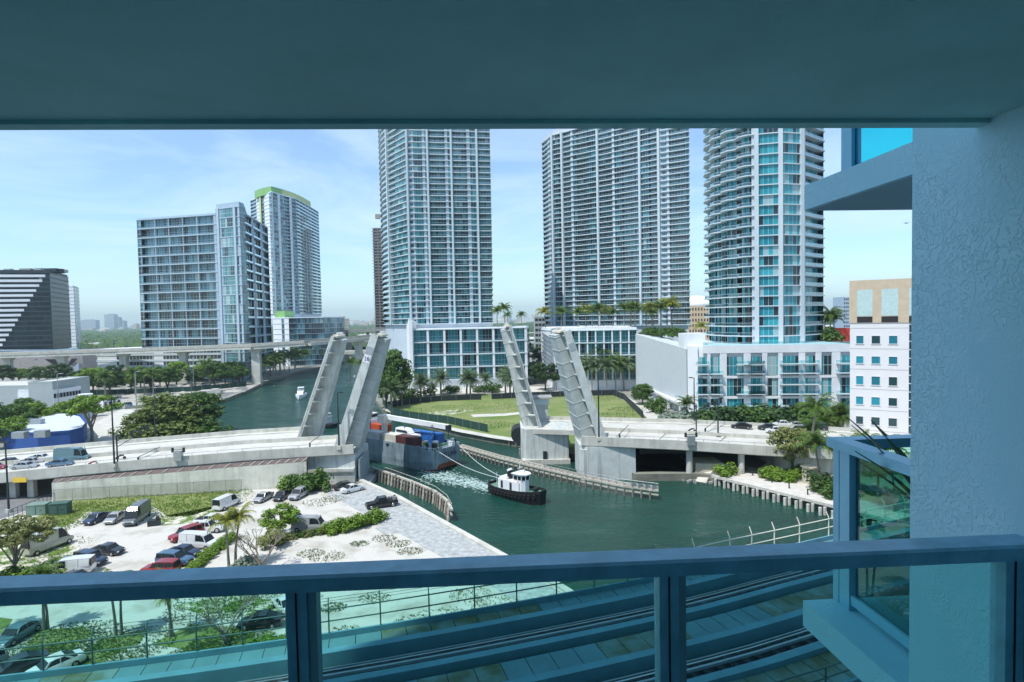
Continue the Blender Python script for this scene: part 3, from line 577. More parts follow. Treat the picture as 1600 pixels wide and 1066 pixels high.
# ================================================================ TOWERS
G1 = facade_glass('teal_glass', 1.35, pd=.36, pl=.74)
G2 = facade_glass('deep_teal_glass', 1.5, dark=(.020, .04, .05), mid=(.035, .12, .15), light=(.09, .26, .30), pd=.45, pl=.8)
G3 = facade_glass('bright_teal_glass', 1.5, dark=(.015, .04, .055), mid=(.015, .21, .27), light=(.04, .34, .40), pd=.28, pl=.62)
G4 = facade_glass('blue_glass', 1.6, dark=(.02, .045, .07), mid=(.05, .15, .20), light=(.16, .34, .40), pd=.42, pl=.72, frame=(.45, .55, .62))
PANELW = mat('panel_white', (.50, .57, .63), .6, var=.06, scale=.3)
def bay_quads(gl, wl, a, b, typ, z0, z1, nrm, u0, depth=1.5):
    """one bay of one storey between plan points a and b; nrm points outwards"""
    L_ = (b-a).length; ins = .12; e = (b-a).normalized()
    def q(mb, p, r, za, zb, ua, ub): mb.quad((p.x, p.y, za), (r.x, r.y, za), (r.x, r.y, zb), (p.x, p.y, zb), [(ua, za-z0), (ub, za-z0), (ub, zb-z0), (ua, zb-z0)])
    if typ == 'G': q(gl, a-nrm*ins, b-nrm*ins, z0, z1, u0, u0+L_)
    elif typ == 'B':
        d = nrm*depth; m_ = a.lerp(b, .62)
        q(gl, a-d, m_-d, z0, z1, u0, u0+L_*.62); q(wl, m_-d, m_.lerp(b, .35)-d, z0, z1, 0, 1); q(gl, m_.lerp(b, .35)-d, b-d, z0, z1, u0+L_*.8, u0+L_)
        for p, s_ in ((a, 1), (b, -1)):
            v = [p+e*.12*s_, p-d+e*.12*s_]
            if s_ > 0: v = v[::-1]
            q(wl, v[0], v[1], z0, z1, 0, 1); q(wl, v[1]-e*.24*s_, v[0]-e*.24*s_, z0, z1, 0, 1)
    elif typ == 'F': q(gl, a-nrm*depth, b-nrm*depth, z0, z1, u0, u0+L_)      # recess glazed right across, no fins
    elif typ in 'WX':
        q(wl, a-nrm*.1, b-nrm*.1, z0, z1, 0, 1)
        if typ == 'W': q(gl, a+e*L_*.25-nrm*.06, a+e*L_*.75-nrm*.06, z0+(z1-z0)*.3, z0+(z1-z0)*.82, u0, u0+L_*.5)
def tower(name, label, cat, plan, bays, z0, nfl, fh, glass=G1, wallm=PANELW, slabm=SLABW, depth=1.5, slab_t=.28, lip=.12, rail=True, pil=(), pilw=.7, pilm=None, roof=1.2, base=None, group=None, railm=None, band=None, pild=.7):
    """plan: list of 2D points, the first len(bays) edges are detailed facades; outward normals to the right of each edge"""
    o = Vector((plan[0].x, plan[0].y, 0)); P = [Vector((p.x-o.x, p.y-o.y)) for p in plan]
    root = thing(name, label, cat, o, group=group)
    gl, wl, rl, rt_ = MB(), MB(), MB(), MB(); u0 = 0
    outp = []
    ne = len(P)
    for i in range(ne):
        a, b = P[i], P[(i+1) % ne]; e = (b-a).normalized(); nrm = Vector((e.y, -e.x)); L_ = (b-a).length
        bl = bays[i] if i < len(bays) and bays[i] else [('G', 1)]
        tot = sum(w_ for _, w_ in bl); x = 0
        for ty, w_ in bl:
            p, r = a.lerp(b, x/tot), a.lerp(b, (x+w_)/tot); bay_quads(gl, wl, p, r, ty, slab_t*0+.0, fh, nrm, u0+x/tot*L_, depth); x += w_
            if rail and ty in 'BF':
                p2, r2 = p-nrm*.05, r-nrm*.05; rl.quad((p2.x, p2.y, slab_t), (r2.x, r2.y, slab_t), (r2.x, r2.y, 1.25), (p2.x, p2.y, 1.25))
                rt_.beam((p2.x, p2.y, 1.27), (r2.x, r2.y, 1.27), .09, .07)
        u0 += L_+3.7
    sb = MB(); sb.prism([tuple(p) for p in inset(P, -lip)], 0, slab_t)
    protos = []
    for nm, mb, m in (('floor_slab', sb, slabm), ('window_band', gl, glass), ('wall_band', wl, wallm), ('balcony_glass', rl, railm or RAILG), ('top_rail', rt_, slabm)):
        if mb.f: q = mb.build(nm, m, root, loc=(0, 0, z0)); protos.append(q)
    for k in range(1, nfl):
        for q in protos:
            c = q.copy(); COL.objects.link(c); c.parent = root; c.location = (0, 0, z0+k*fh)
    zt = z0+nfl*fh
    s = MB(); s.prism([tuple(p) for p in inset(P, -lip)], zt, zt+.3); s.build('roof', slabm, root)
    if roof:
        s = MB(); s.prism([tuple(p) for p in inset(P, .5)], zt+.3, zt+roof); s.build('roof_parapet', wallm, root)
    for (i, t) in pil:                                      # full-height pilasters: edge index, position 0..1
        a, b = P[i], P[(i+1) % ne]; e = (b-a).normalized(); nrm = Vector((e.y, -e.x)); p = a.lerp(b, t)+nrm*(pild/2-.15)
        s = MB(); s.box((p.x, p.y, (z0+zt)/2+.2), (pilw, pild, zt-z0+.4), math.atan2(e.y, e.x)); s.build('pilaster', pilm or slabm, root)
    if base is not None:
        s = MB(); s.prism([tuple(p) for p in inset(P, .6)], base, z0); s.build('base_wall', wallm, root)
    return root
def bays(edges):                                           # from picture columns: [(type, px0, px1), ...]
    return [(t, b-a) for t, a, b in edges]
# --- centre tower (curved left side)
P4 = [XP(601, 328), XP(604, 318), XP(614, 307), XP(643, 291), XP(771, 297)]
P4 += [XP(770, 325), XP(603, 340)]
b4 = bays([('W', 643, 653), ('G', 653, 666), ('X', 666, 670), ('G', 670, 677), ('F', 677, 700), ('X', 700, 704), ('G', 704, 712), ('F', 712, 733), ('X', 733, 738), ('G', 738, 750), ('F', 752, 770)])
tower('apartment_tower', 'teal glass tower with white vertical piers and a curved balconied left side, at the centre', 'tower', P4, [[('F', 1)], [('F', 1)], [('F', .6), ('G', 1.1)], b4], 30.6, 42, 2.88, pil=[(2, 0), (3, .245), (3, .53), (3, .84), (3, 0.0)], pilw=.9, base=0, depth=1.3, pild=1.3, slab_t=.42, lip=.45)
# --- second tower (slanting floor lines)
P5 = [XP(852, 372), XP(868, 356), XP(905, 345), XP(938, 337), XP(1003, 321), XP(1032, 314), XP(1078, 306)]
P5 += [P5[6]+Vector((7, 26)), P5[0]+Vector((20, 24))]
b5 = [[('F', 1.2), ('X', .5), ('G', .6)], [('G', 1.0), ('F', 2.0), ('X', .4), ('G', .6)], [('F', 1.2), ('G', 1.3)], [('F', 2.4), ('X', .4), ('G', 1.2), ('F', 2.0), ('G', 1.0)], [('G', 1), ('F', 1.1)], [('W', 1.3), ('F', 2.0), ('G', .4)]]
tower('apartment_tower', 'broad white and glass residential tower with closely banded balconies behind the rooftop palms', 'tower', P5, b5, 27.5, 39, 2.92, pil=[(1, 0), (1, .42), (3, 0), (4, 0), (5, 0)], pilw=1.2, base=0, glass=G2, depth=1.2, roof=3.4, pild=1.4, slab_t=.45, lip=.55)
# --- right tower: convex, white piers, projecting right balconies
P6 = [XP(1107, 225), XP(1112, 214), XP(1128, 205), XP(1150, 198), XP(1180, 193), XP(1222, 191), XP(1254, 193), XP(1287, 202)]
P6 += [P6[7]+Vector((3, 18)), P6[0]+Vector((6, 16))]
P6n = []
for i in range(4):
    a, b = P6[i], P6[i+1]; e_ = (b-a).normalized(); n_ = Vector((e_.y, -e_.x)); P6n += [a-n_*.3, a.lerp(b, .3)+n_*1.5, a.lerp(b, .7)+n_*1.5]
P6 = P6n+P6[4:]
b6 = [[('F', 1)]]*11+[[('F', 1), ('X', .6)], [('X', .6), ('G', 3), ('X', .4)], [('X', .3), ('G', 3), ('X', .5)], [('X', .5), ('F', 3)]]
tower('apartment_tower', 'rounded white tower with bright teal windows and wavy balconies down its left side', 'tower', P6, b6, 22.0, 32, 3.27, glass=G3, pil=[(12, .06), (12, .95), (13, .95)], pilw=1.3, base=10, depth=2.0, slab_t=.34, lip=.35, pild=.8)
# --- left condominium
SLABSH = mat('shade_tone_slab', (.40, .50, .57), .6)  # slabs darkened bluish, the facade's shade is painted into their colour
P2 = [XP(222, 352), XP(345, 339)]; P2 += [P2[1]+Vector((6, 22)), P2[0]+Vector((10, 24))]
tower('condominium_block', 'blue glass condominium slab with deep balcony floors beyond the elevated rail line at left', 'apartment block', P2, [[('G', .7), ('F', 2.2), ('X', .1), ('F', 2.2), ('X', .1), ('F', 2.2), ('X', .1), ('F', 2.2), ('X', .12), ('F', 1.6), ('F', 1), ('X', .4)]], 19.0, 14, 5.45, glass=facade_glass('loft_glass', 1.9, dark=(.012, .022, .03), mid=(.04, .12, .16), light=(.10, .26, .31), pd=.4, pl=.75, split=2.8), depth=2.0, wallm=mat('blue_white', (.36, .46, .56), .6), slab_t=.6, railm=RAILG, slabm=SLABSH)
P2b = [XP(345, 338), XP(382, 331), XP(390, 337)]; P2b += [XP(393, 352), XP(347, 352)]
tower('condominium_block', 'taller corner bay with white pier at the right end of the left condominium', 'apartment block', P2b, [[('X', .7), ('G', 2.3), ('X', .3)], [('G', 1)], ], 0, 18, 5.45, glass=facade_glass('corner_glass', 1.4, dark=(.02, .04, .05), mid=(.05, .16, .19), light=(.12, .30, .33), pd=.35, pl=.7, split=2.7), pil=[(0, .80), (0, .1)], pilw=1.6, depth=1.2, slab_t=.5, wallm=mat('blue_white', (.36, .46, .56), .6), roof=3, slabm=SLABSH)
P2c = [XP(389, 339), XP(425, 392)]; P2c += [P2c[1]+Vector((-14, 8)), P2c[0]+Vector((-14, 8))]
tower('condominium_block', 'shaded right wing of the left condominium with stacked balconies above the riverbank palms', 'apartment block', P2c, [[('F', 1), ('X', .3), ('F', 1), ('X', .3), ('F', 1)]], 3, 17, 5.45, glass=G4, depth=1.6, slab_t=.5, wallm=mat('blue_white', (.36, .46, .56), .6), slabm=SLABSH)
P2d = [XP(150, 352), XP(344.5, 339.6)]; P2d += [P2d[1]+Vector((6, 20)), P2d[0]+Vector((10, 22))]
tower('parking_podium', 'white banded garage podium under the left condominium', 'garage', P2d, [[('X', 1.1), ('G', 2), ('X', .5), ('G', 3)]], 1.0, 5, 3.5, glass=facade_glass('garage_dark', 2.2, dark=(.02, .03, .035), mid=(.03, .045, .05), light=(.05, .08, .09), frame=(.5, .55, .58), mw=.12), wallm=WHITE, slab_t=1.3, rail=False, roof=.8)
# --- green topped tower
P3 = [XP(399, 502), XP(432, 470), XP(452, 486), XP(470, 498), XP(489, 530), XP(504, 560)]; P3 += [P3[5]+Vector((-20, 12)), P3[0]+Vector((4, 30))]
bz3 = [('B', 1), ('B', 1)]
tower('apartment_tower', 'tall slender condominium tower with lime green rooftop screens behind the left block', 'tower', P3, [[('F', 1), ('X', .8), ('G', .5), ('X', .8), ('G', .4)], [('X', .3), ('G', 1), ('X', .5), ('G', 1)], [('F', 1), ('X', .5), ('G', 1)], bz3, bz3], 40, 33, 2.92, glass=G4, wallm=mat('tower_white', (.74, .78, .84), .6), depth=1.4, base=36, roof=1.0, slab_t=.35)
tb = thing('green_roof_screen', 'curved lime green screen on the slender tower roof, left piece', 'roof screen', (0, 0, 0)); GRN = mat('lime_green', (.22, .44, .16), .6); GRN2 = mat('pale_lime', (.52, .58, .28), .6)
def screen(pts, z0, z1, m, t_, th=1.2):
    s = MB()
    for a, b in zip(pts, pts[1:]): s.prism([(a.x, a.y), (b.x, b.y), (b.x+.3, b.y+th), (a.x+.3, a.y+th)], z0, z1)
    return s.build('screen', m, t_, world=True)
screen([XP(406, 490), XP(418, 480), XP(432, 474), XP(447, 484)], 136, 142, GRN, tb)
tb2 = thing('green_roof_screen', 'pale yellow green screen on the slender tower roof, right piece', 'roof screen', (0, 0, 0)); screen([XP(448, 486), XP(466, 502), XP(480, 520), XP(491, 540)], 136, 142.5, GRN2, tb2)
s = MB(); a, b = XP(413.5, 487), XP(416, 484); s.prism([(a.x, a.y-1), (b.x, b.y-1), (b.x, b.y+1), (a.x, a.y+1)], 42, 136); s.build('green_strip', GRN2, tb, world=True)
P3p = [XP(427, 455), XP(452, 440), XP(507, 450)]; P3p += [P3p[2]+Vector((4, 40)), P3p[0]+Vector((0, 50))]
tower('glass_podium', 'blue glass podium under the slender green topped tower', 'podium', P3p, [[('X', 2), ('G', .6), ('X', 1)], [('F', 1), ('G', 4)]], 0, 9, 4.0, glass=G4, wallm=mat('tower_white', (.74, .78, .84), .6), depth=1.5, roof=.8)
s = MB(); a, b = XP(431, 462), XP(446, 456); s.prism([(a.x, a.y), (b.x, b.y), (b.x, b.y+20), (a.x, a.y+20)], 36, 42); s.build('green_wall', GRN, tb, world=True)
# --- dark striped office building, far left
P1 = [XP(-90, 388), XP(83, 405), XP(112, 449)]; P1 += [P1[2]+Vector((-40, 30)), P1[0]+Vector((0, 40))]
DG = facade_glass('office_dark', 1.6, dark=(.006, .012, .018), mid=(.010, .022, .03), light=(.018, .04, .05), frame=(.02, .03, .035), pd=.5, pl=.85, spec=.25, rough=.3)
t1 = tower('office_building', 'dark office building with white stripes cut by a diagonal at the far left', 'office building', P1, [[('G', 1)], [('G', 1)]], 17.1, 16, 3.32, glass=DG, wallm=mat('dark_panel', (.03, .04, .05), .5), slabm=mat('dark_band', (.035, .055, .065), .5), slab_t=.7, roof=2.0, rail=False)
s = MB()
A1, B1 = P1[0], P1[1]; o = P1[0]
for k in range(16):
    z = 17.1+k*3.32; f = lerp(14, 78, k/15.5); e_ = XP(f, 404)
    tt = (e_.x-A1.x)/(B1.x-A1.x); b = A1.lerp(B1, tt); n = Vector((.08, -1))*.35
    s2 = MB(); s2.prism([(A1.x+n.x, A1.y+n.y), (b.x+n.x, b.y+n.y), (b.x, b.y-.12), (A1.x, A1.y-.12)], z+.4, z+2.1); s2.build('white_stripe', WHITE, t1, world=True)
rn = random.Random(6)
for k in range(16): q = XP(rn.uniform(5, 104), 415); s = MB(); s.box((q.x, q.y+rn.uniform(0, 12), 72.5+rn.uniform(0, 1)), (rn.uniform(2, 9), 3, rn.uniform(1.5, 3.5))); s.build('rooftop_unit', rn.choice([STEELG, DSTEEL, CONCD]), t1, world=True)
P1p = [XP(-90, 378), XP(128, 403)]; P1p += [P1p[1]+Vector((5, 40)), P1p[0]+Vector((0, 40))]
t1p = thing('office_podium', 'brown patterned podium with dark diagonal openings under the striped office building', 'podium', (P1p[0].x, P1p[0].y, 0))
s = MB(); s.prism([tuple(p) for p in P1p], 1.6, 16.7); s.build('wall', mat('brown_brick', (.36, .31, .29), .9, scale=.8, col2=(.46, .43, .42)), t1p, world=True)
s = MB(); s.prism([tuple(p) for p in inset(P1p, 1)], 0, 1.6); s.build('ground_floor', DG, t1p, world=True)
def on1(px, py, dy=-.3): p = WD(px, py, 392+px*.085); return p+Vector((0, dy, 0))
def strip(s, pp, dy): q = [on1(x, y, -3.0+dy) for x, y in pp]; s.face(q)
s = MB()
for pp in ([(22, 583), (27, 583), (64, 561), (47, 561), (30, 574)], [(75, 561), (92, 561), (100, 575), (93, 572)], [(110, 572), (117, 560), (127, 560), (114, 572)], [(3, 563), (12, 575), (9, 575), (0, 566)]): strip(s, pp, 0)
bm2 = s.build('diagonal_opening', DARK, t1p, world=True)
s = MB(); [strip(s, pp, .1) for pp in ([(88, 546), (127, 543), (127, 552), (90, 553)], [(111, 581), (128, 566), (128, 581)], [(-40, 546), (88, 546), (88, 549), (-40, 549)])]
s.build('white_panel', mat('blue_white', (.45, .55, .66), .6), t1p, world=True)
Pw = [XP(108, 520), XP(119, 520), XP(127, 545)]; Pw += [XP(127, 560), XP(108, 560)]
tower('apartment_tower', 'slim white tower just right of the dark striped office building', 'tower', Pw, [[('X', 1)], [('X', .6), ('G', 1), ('X', .3), ('G', 1)]], 0, 22, 3.1, glass=G4, wallm=WHITE, rail=False)
# --- unfinished tower far behind
Pu = [XP(587, 640), XP(602, 640)]; Pu += [Pu[1]+Vector((3, 25)), Pu[0]+Vector((3, 25))]
tower('tower_under_construction', 'grey brown unfinished tower frame peeking out left of the centre tower', 'tower', Pu, [[('F', 1), ('X', .4), ('F', 1)]], 0, 42, 3.15, glass=facade_glass('raw_dark', 2, dark=(.05, .05, .05), mid=(.09, .08, .075), light=(.16, .14, .13), frame=(.25, .22, .2)), wallm=mat('raw_concrete', (.30, .27, .25), .9), slabm=mat('raw_concrete', (.30, .27, .25), .9), rail=False, slab_t=.7, lip=1.0)
s = MB(); p = WD(596, 337, 640); s.tube([(p.x-4, p.y, p.z-3), (p.x, p.y, p.z), (p.x+14, p.y, p.z-12)], .9, 5); s.box((p.x-4, p.y, p.z-1), (5, 3, 5)); s.tube([(p.x+2, p.y+4, p.z), (p.x+2, p.y+4, 100)], .8, 5); tag(s.build('tower_crane', mat('crane_grey', (.30, .28, .24), .7)), 'construction crane above the unfinished tower', 'crane')
# --- centre podium
Pc = [XP(641, 279), XP(824, 285)]; Pc += [Pc[1]+Vector((2, 34)), Pc[0]+Vector((0, 40))]
GP = facade_glass('podium_glass', 1.5, dark=(.02, .035, .04), mid=(.03, .17, .20), light=(.07, .27, .31), pd=.3, pl=.75, split=3.0, frame=(.40, .55, .58))
cb_ = [];
for k in range(7): cb_ += [('X', .4), ('F', 2.5)]
cb_ += [('X', .5)]
tower('glass_podium', 'white framed glass podium beneath the centre tower', 'podium', Pc, [cb_, [('G', 1)]], 3.6, 4, 6.1, glass=GP, wallm=WHITE, slab_t=.6, depth=2.0, roof=.7, base=0)
s = MB(); a, b, c_, d_ = XP(636, 279), XP(640, 277.5), XP(645, 277.5), XP(652, 279); s.prism([(a.x, a.y), (b.x, b.y), (c_.x, c_.y), (c_.x, 290), (a.x, 290)], 0, [30, 34, 32, 32, 30]); tag(s.build('fin_wall', WHITE), 'tall white curved fin wall at the left end of the centre podium', 'wall')
# --- second podium
Pd = [XP(845, 300), XP(868, 263), XP(997, 259)]; Pd += [Pd[2]+Vector((4, 40)), Pd[0]+Vector((5, 30))]
cb2 = []
for k in range(5): cb2 += [('F', 2.0), ('X', .45), ('F', 2.0), ('X', .45)]
t5 = tower('glass_podium', 'white and glass podium with a palm lined roof terrace beneath the second tower', 'podium', Pd, [[('X', 1)], cb2], 4.2, 4, 5.6, glass=GP, wallm=WHITE, slab_t=.5, depth=1.8, roof=1.2, base=0)
for k in range(9):
    a = Pd[0].lerp(Pd[1], .18); b = Pd[0].lerp(Pd[1], .88); z = 6+k*2.1; s = MB(); s.beam((a.x-.4, a.y-.3, z+2.2), (b.x-.4, b.y-.3, z), .3, .7); s.build('louvre', STEELG, t5, world=True)
# --- white podium of the right tower with the blank wall
A = XP(993, 254); B = XP(1073, 190); Cc = XP(1098, 187); D = XP(1335, 182)
wp = thing('white_podium', 'long white podium with a huge blank side wall and teal windows beneath the rounded tower', 'podium', (B.x, B.y, 0))
s = MB(); s.prism([tuple(A), tuple(B), (B.x+8, B.y+30), (A.x+15, A.y+25)], 0, [25, 21.8, 21.8, 25]); s.build('blank_wall', mat('blank_wall', (.52, .57, .60), .8, var=.05, scale=.5, bump=.01, bscale=2), wp, world=True)
Pq = [B, Cc, D, D+Vector((0, 45)), B+Vector((12, 45))]
s = MB(); s.prism([tuple(p) for p in inset(Pq, .35)], 0, 22.9); s.build('core', WHITE2, wp, world=True)
def onf(px, t=0): 
    q = Cc.lerp(D, (px-1098)/(1335-1098)); n = Vector((-(D-Cc).y, (D-Cc).x)).normalized(); return q-n*t
def zf(py, px): return WD(px, py, onf(px).y).z
WIN = [(1090, 1105, 557, 651), (1110, 1125, 557, 651), (1136, 1163, 557, 651), (1174, 1192, 557, 651), (1200, 1217, 557, 651), (1224, 1249, 557, 651), (1259, 1275, 557, 651), (1284, 1300, 557, 651), (1313, 1332, 553, 651)]
rows = [(557, 586), (590, 618), (622, 651)]
fr_ = D-Cc; ang = math.atan2(fr_.y, fr_.x); nn = Vector((fr_.y, -fr_.x)).normalized()
for wi_, (x0_, x1_, _, _) in enumerate(WIN):
    for ri, (ya, yb) in enumerate(rows):
        a, b = onf(x0_), onf(x1_); zb_, zt_ = zf(yb, 1200), zf(ya, 1200); s = MB(); a2, b2 = a+nn*.0, b+nn*.0; Lw = (b2-a2).length
        s.quad((a2.x, a2.y, zb_), (b2.x, b2.y, zb_), (b2.x, b2.y, zt_), (a2.x, a2.y, zt_), [(wi_*9, 0), (wi_*9+Lw, 0), (wi_*9+Lw, zt_-zb_), (wi_*9, zt_-zb_)])
        q = s.build('window', facade_glass('podium_window', 1.25, dark=(.01, .03, .035), mid=(.015, .20, .25), light=(.04, .30, .34), pd=.4, pl=.66, split=3.0, mw=.06), wp, world=True)
# frame strips around the glass: vertical white bays standing 35 cm proud
prev = 1074
for x0_, x1_, _, _ in WIN+[(1337, 1340, 0, 0)]:
    a = onf(prev, .0) if prev > 1098 else B.lerp(Cc, (prev-1073)/25); b = onf(x0_, 0) if x0_ > 1098 else B.lerp(Cc, (x0_-1073)/25)
    if (b-a).length > .2:
        s = MB(); s.prism([(a.x, a.y), (b.x, b.y), (b.x-nn.x*.3, b.y-nn.y*.3), (a.x-nn.x*.3, a.y-nn.y*.3)] if 0 else [(a.x+nn.x*.35, a.y+nn.y*.35), (b.x+nn.x*.35, b.y+nn.y*.35), (b.x-nn.x*.3, b.y-nn.y*.3), (a.x-nn.x*.3, a.y-nn.y*.3)], 0, 22.8); s.build('wall_pier', WHITE2, wp, world=True)
    prev = x1_
for zz, hh in ((zf(551, 1200), 4.2), (zf(588, 1200), .7), (zf(620, 1200), .7), (zf(655, 1200), .8)):
    z_ = zz-.2 if hh < 2 else 22.9-(22.9-zz)/2; h_ = hh if hh < 2 else (22.9-zz)
    a, b = Cc+nn*.40, D+nn*.40; s = MB(); s.prism([(a.x, a.y), (b.x, b.y), (b.x-nn.x*.5, b.y-nn.y*.5), (a.x-nn.x*.5, a.y-nn.y*.5)], z_-h_/2, z_+h_/2); s.build('spandrel', WHITE2, wp, world=True)
rb = random.Random(2)
for (x0_, x1_) in ((1086, 1106), (1109, 1128), (1151, 1193), (1168, 1194), (1219, 1252), (1254, 1278), (1306, 1340)):
    for ri, (ya, yb) in enumerate(rows):
        for half in ((0,) if rb.random() < .35 else (0, 1)):
            z_ = zf(yb-2, 1200)+half*3.0; a, b = onf(x0_)+nn*.3, onf(x1_)+nn*.3; c2, d2 = b+nn*1.5, a+nn*1.5
            s = MB(); s.prism([tuple(a), tuple(b), tuple(c2), tuple(d2)], z_, z_+.25); s.build('balcony_slab', WHITE2, wp, world=True)
            s = MB(); s.quad((d2.x, d2.y, z_+.25), (c2.x, c2.y, z_+.25), (c2.x, c2.y, z_+1.2), (d2.x, d2.y, z_+1.2)); s.quad((a.x, a.y, z_+.25), (d2.x, d2.y, z_+.25), (d2.x, d2.y, z_+1.2), (a.x, a.y, z_+1.2)); s.quad((b.x, b.y, z_+.25), (c2.x, c2.y, z_+.25), (c2.x, c2.y, z_+1.2), (b.x, b.y, z_+1.2)); s.build('balcony_glass', RAILG, wp, world=True)
# terrace: stair box, glass rail, planter, low arcade at the blank wall
s = MB(); a = XP(1070, 192); s.box((a.x+3.5, a.y+4, 24.2), (7.2, 6, 5.2)); s.build('stair_box', WHITE2, wp, world=True)
s = MB(); a, b = Cc+nn*.3, D+nn*.3; s.quad((a.x, a.y, 22.9), (b.x, b.y, 22.9), (b.x, b.y, 24.0), (a.x, a.y, 24.0)); s.build('terrace_glass', RAILG, wp, world=True)
s = MB(); a, b = W(1012, 622, 0), W(1066, 652, 0); s.prism([(a.x, a.y), (b.x, b.y), (b.x+3, b.y+3), (a.x+3, a.y+3)], 3.2, 4.0); s.build('arcade_roof', WHITE2, wp, world=True)
for k in range(4): p = a.lerp(b, k/3.2); s = MB(); s.box((p.x+.4, p.y+.4, 1.6), (.8, .8, 3.2)); s.build('arcade_column', WHITE2, wp, world=True)
s = MB(); p = WD(1308, 523, 205); s.box((p.x, p.y, p.z), (6, 5, 4.6)); tag(s.build('red_awning', mat('red_paint', (.55, .05, .03), .6)), 'red awning box on the terrace left of the white office block', 'awning')
# --- white office block with tan top
o7 = XP(1328, 141); e7 = (XP(1432, 134)-o7).normalized(); n7 = Vector((e7.y, -e7.x))
ob = thing('office_block', 'white office block with small square windows and a tan top storey at the right edge', 'office block', (o7.x, o7.y, 0), math.atan2(e7.y, e7.x))
def u7(px): 
    q = XP(px, 141, 25); r_ = Vector((q.x, q.y)); k = r_.normalized(); den = k.x*n7.x+k.y*n7.y; tt = (o7.x*n7.x+o7.y*n7.y)/den; return (k*tt-o7).dot(e7)
def z7(py, px=1350): u = u7(px); Y = (o7+e7*u).y; return WD(px, py, Y).z
ztop, zb = z7(439, 1328), z7(505, 1328)
WH7 = mat('office_white', (.68, .68, .70), .7, var=.03, scale=.2); TAN = mat('tan_brick', (.52, .43, .32), .8, var=.1, scale=.5)
s = MB(); s.box((21, 10, zb/2), (42, 20, zb)); s.build('wall', WH7, ob)
s = MB(); s.box((21, 10, (ztop+zb)/2), (42.3, 20.3, ztop-zb)); s.build('top_storey', TAN, ob)
GW = facade_glass('office_window', 1.0, dark=(.02, .06, .07), mid=(.02, .17, .23), light=(.03, .27, .36), pd=.4, pl=.6, frame=(.05, .1, .12), mw=.02); rr = random.Random(4)
for cx0, cx1 in ((1338, 1349), (1362, 1375), (1389, 1402)):
    for y0, y1 in ((525, 537), (557, 568), (588, 601), (620, 632), (651, 663), (683, 695), (715, 727)):
        u_a, u_b = u7(cx0), u7(cx1); za, zb_ = z7(y1), z7(y0)
        s = MB(); s.quad((u_a, -.02, za), (u_b, -.02, za), (u_b, -.02, zb_), (u_a, -.02, zb_), [(0, 0), (.9, 0), (.9, 1), (0, 1)]); f = s.build('window', GW, ob)
        s = MB(); s.box(((u_a+u_b)/2, -.06, zb_+.05), (u_b-u_a+.2, .12, .1)); s.box((u_a-.05, -.06, (za+zb_)/2), (.1, .12, zb_-za)); s.box((u_b+.05, -.06, (za+zb_)/2), (.1, .12, zb_-za)); s.box(((u_a+u_b)/2, -.08, za-.06), (u_b-u_a+.3, .16, .12)); s.build('frame', WH7, f)
for y in (513, 545, 577, 608, 640, 672): s = MB(); s.box((21, -.015, z7(y)), (42, .03, .07)); s.build('wall_joint', CONCD, ob)
for a, b in ((1339, 1363), (1377, 1403), (1420, 1446)):
    s = MB(); s.box(((u7(a)+u7(b))/2, -.13, (z7(453)+z7(494))/2), (u7(b)-u7(a), .1, z7(453)-z7(494))); s.build('glass_block_panel', mat('pale_panel', (.45, .60, .60), .4, scale=2), ob)
    s = MB(); s.box(((u7(a)+u7(b))/2, -.14, (z7(495)+z7(504))/2), (u7(b)-u7(a), .12, z7(495)-z7(504))); s.build('window', DARK, ob)
s = MB(); ua, ub = u7(1420), u7(1440); z_ = zb
s.quad((ua, -.05, 0), (ub, -.05, 0), (ub, -.05, zb), (ua, -.05, zb), [(0, 0), (3, 0), (3, zb), (0, zb)]); s.build('stair_window', G2, ob)
for k in range(16): s = MB(); s.box(((ua+ub)/2, -.1, k*1.95+.5), (ub-ua, .12, .16)); s.build('mullion', WH7, ob)
# ================================================================ THE BALCONY AND ITS BUILDING
yw = R(3.1)
def rot(x, y): return (x*math.cos(yw)-y*math.sin(yw), x*math.sin(yw)+y*math.cos(yw))
sm = bpy.data.materials.new('blue_stucco'); sm.use_nodes = True; t = sm.node_tree; b = t.nodes['Principled BSDF']; b.inputs['Base Color'].default_value = (.34, .70, .84, 1); b.inputs['Roughness'].default_value = .55
c = N(t, 'ShaderNodeTexCoord'); n = N(t, 'ShaderNodeTexNoise'); n.inputs['Scale'].default_value = 30; n.inputs['Detail'].default_value = 3; n.inputs['Distortion'].default_value = 1.6; t.links.new(c.outputs['Object'], n.inputs[0])
k1 = N(t, 'ShaderNodeMapRange'); k1.inputs[1].default_value = .47; k1.inputs[2].default_value = .56; t.links.new(n.outputs[0], k1.inputs[0])
n3 = N(t, 'ShaderNodeTexNoise'); n3.inputs['Scale'].default_value = 90; n3.inputs['Detail'].default_value = 4; t.links.new(c.outputs['Object'], n3.inputs[0])
m2 = N(t, 'ShaderNodeMath', operation='MULTIPLY_ADD'); m2.inputs[1].default_value = .45; t.links.new(n3.outputs[0], m2.inputs[0]); ml_ = N(t, 'ShaderNodeTexNoise'); ml_.inputs['Scale'].default_value = 2.6; ml_.inputs['Detail'].default_value = 3; t.links.new(c.outputs['Object'], ml_.inputs[0]); mr_ = N(t, 'ShaderNodeMapRange'); mr_.inputs[1].default_value = .38; mr_.inputs[2].default_value = .64; t.links.new(ml_.outputs[0], mr_.inputs[0]); mu_ = N(t, 'ShaderNodeMath', operation='MULTIPLY'); t.links.new(k1.outputs[0], mu_.inputs[0]); t.links.new(mr_.outputs[0], mu_.inputs[1]); t.links.new(mu_.outputs[0], m2.inputs[2])
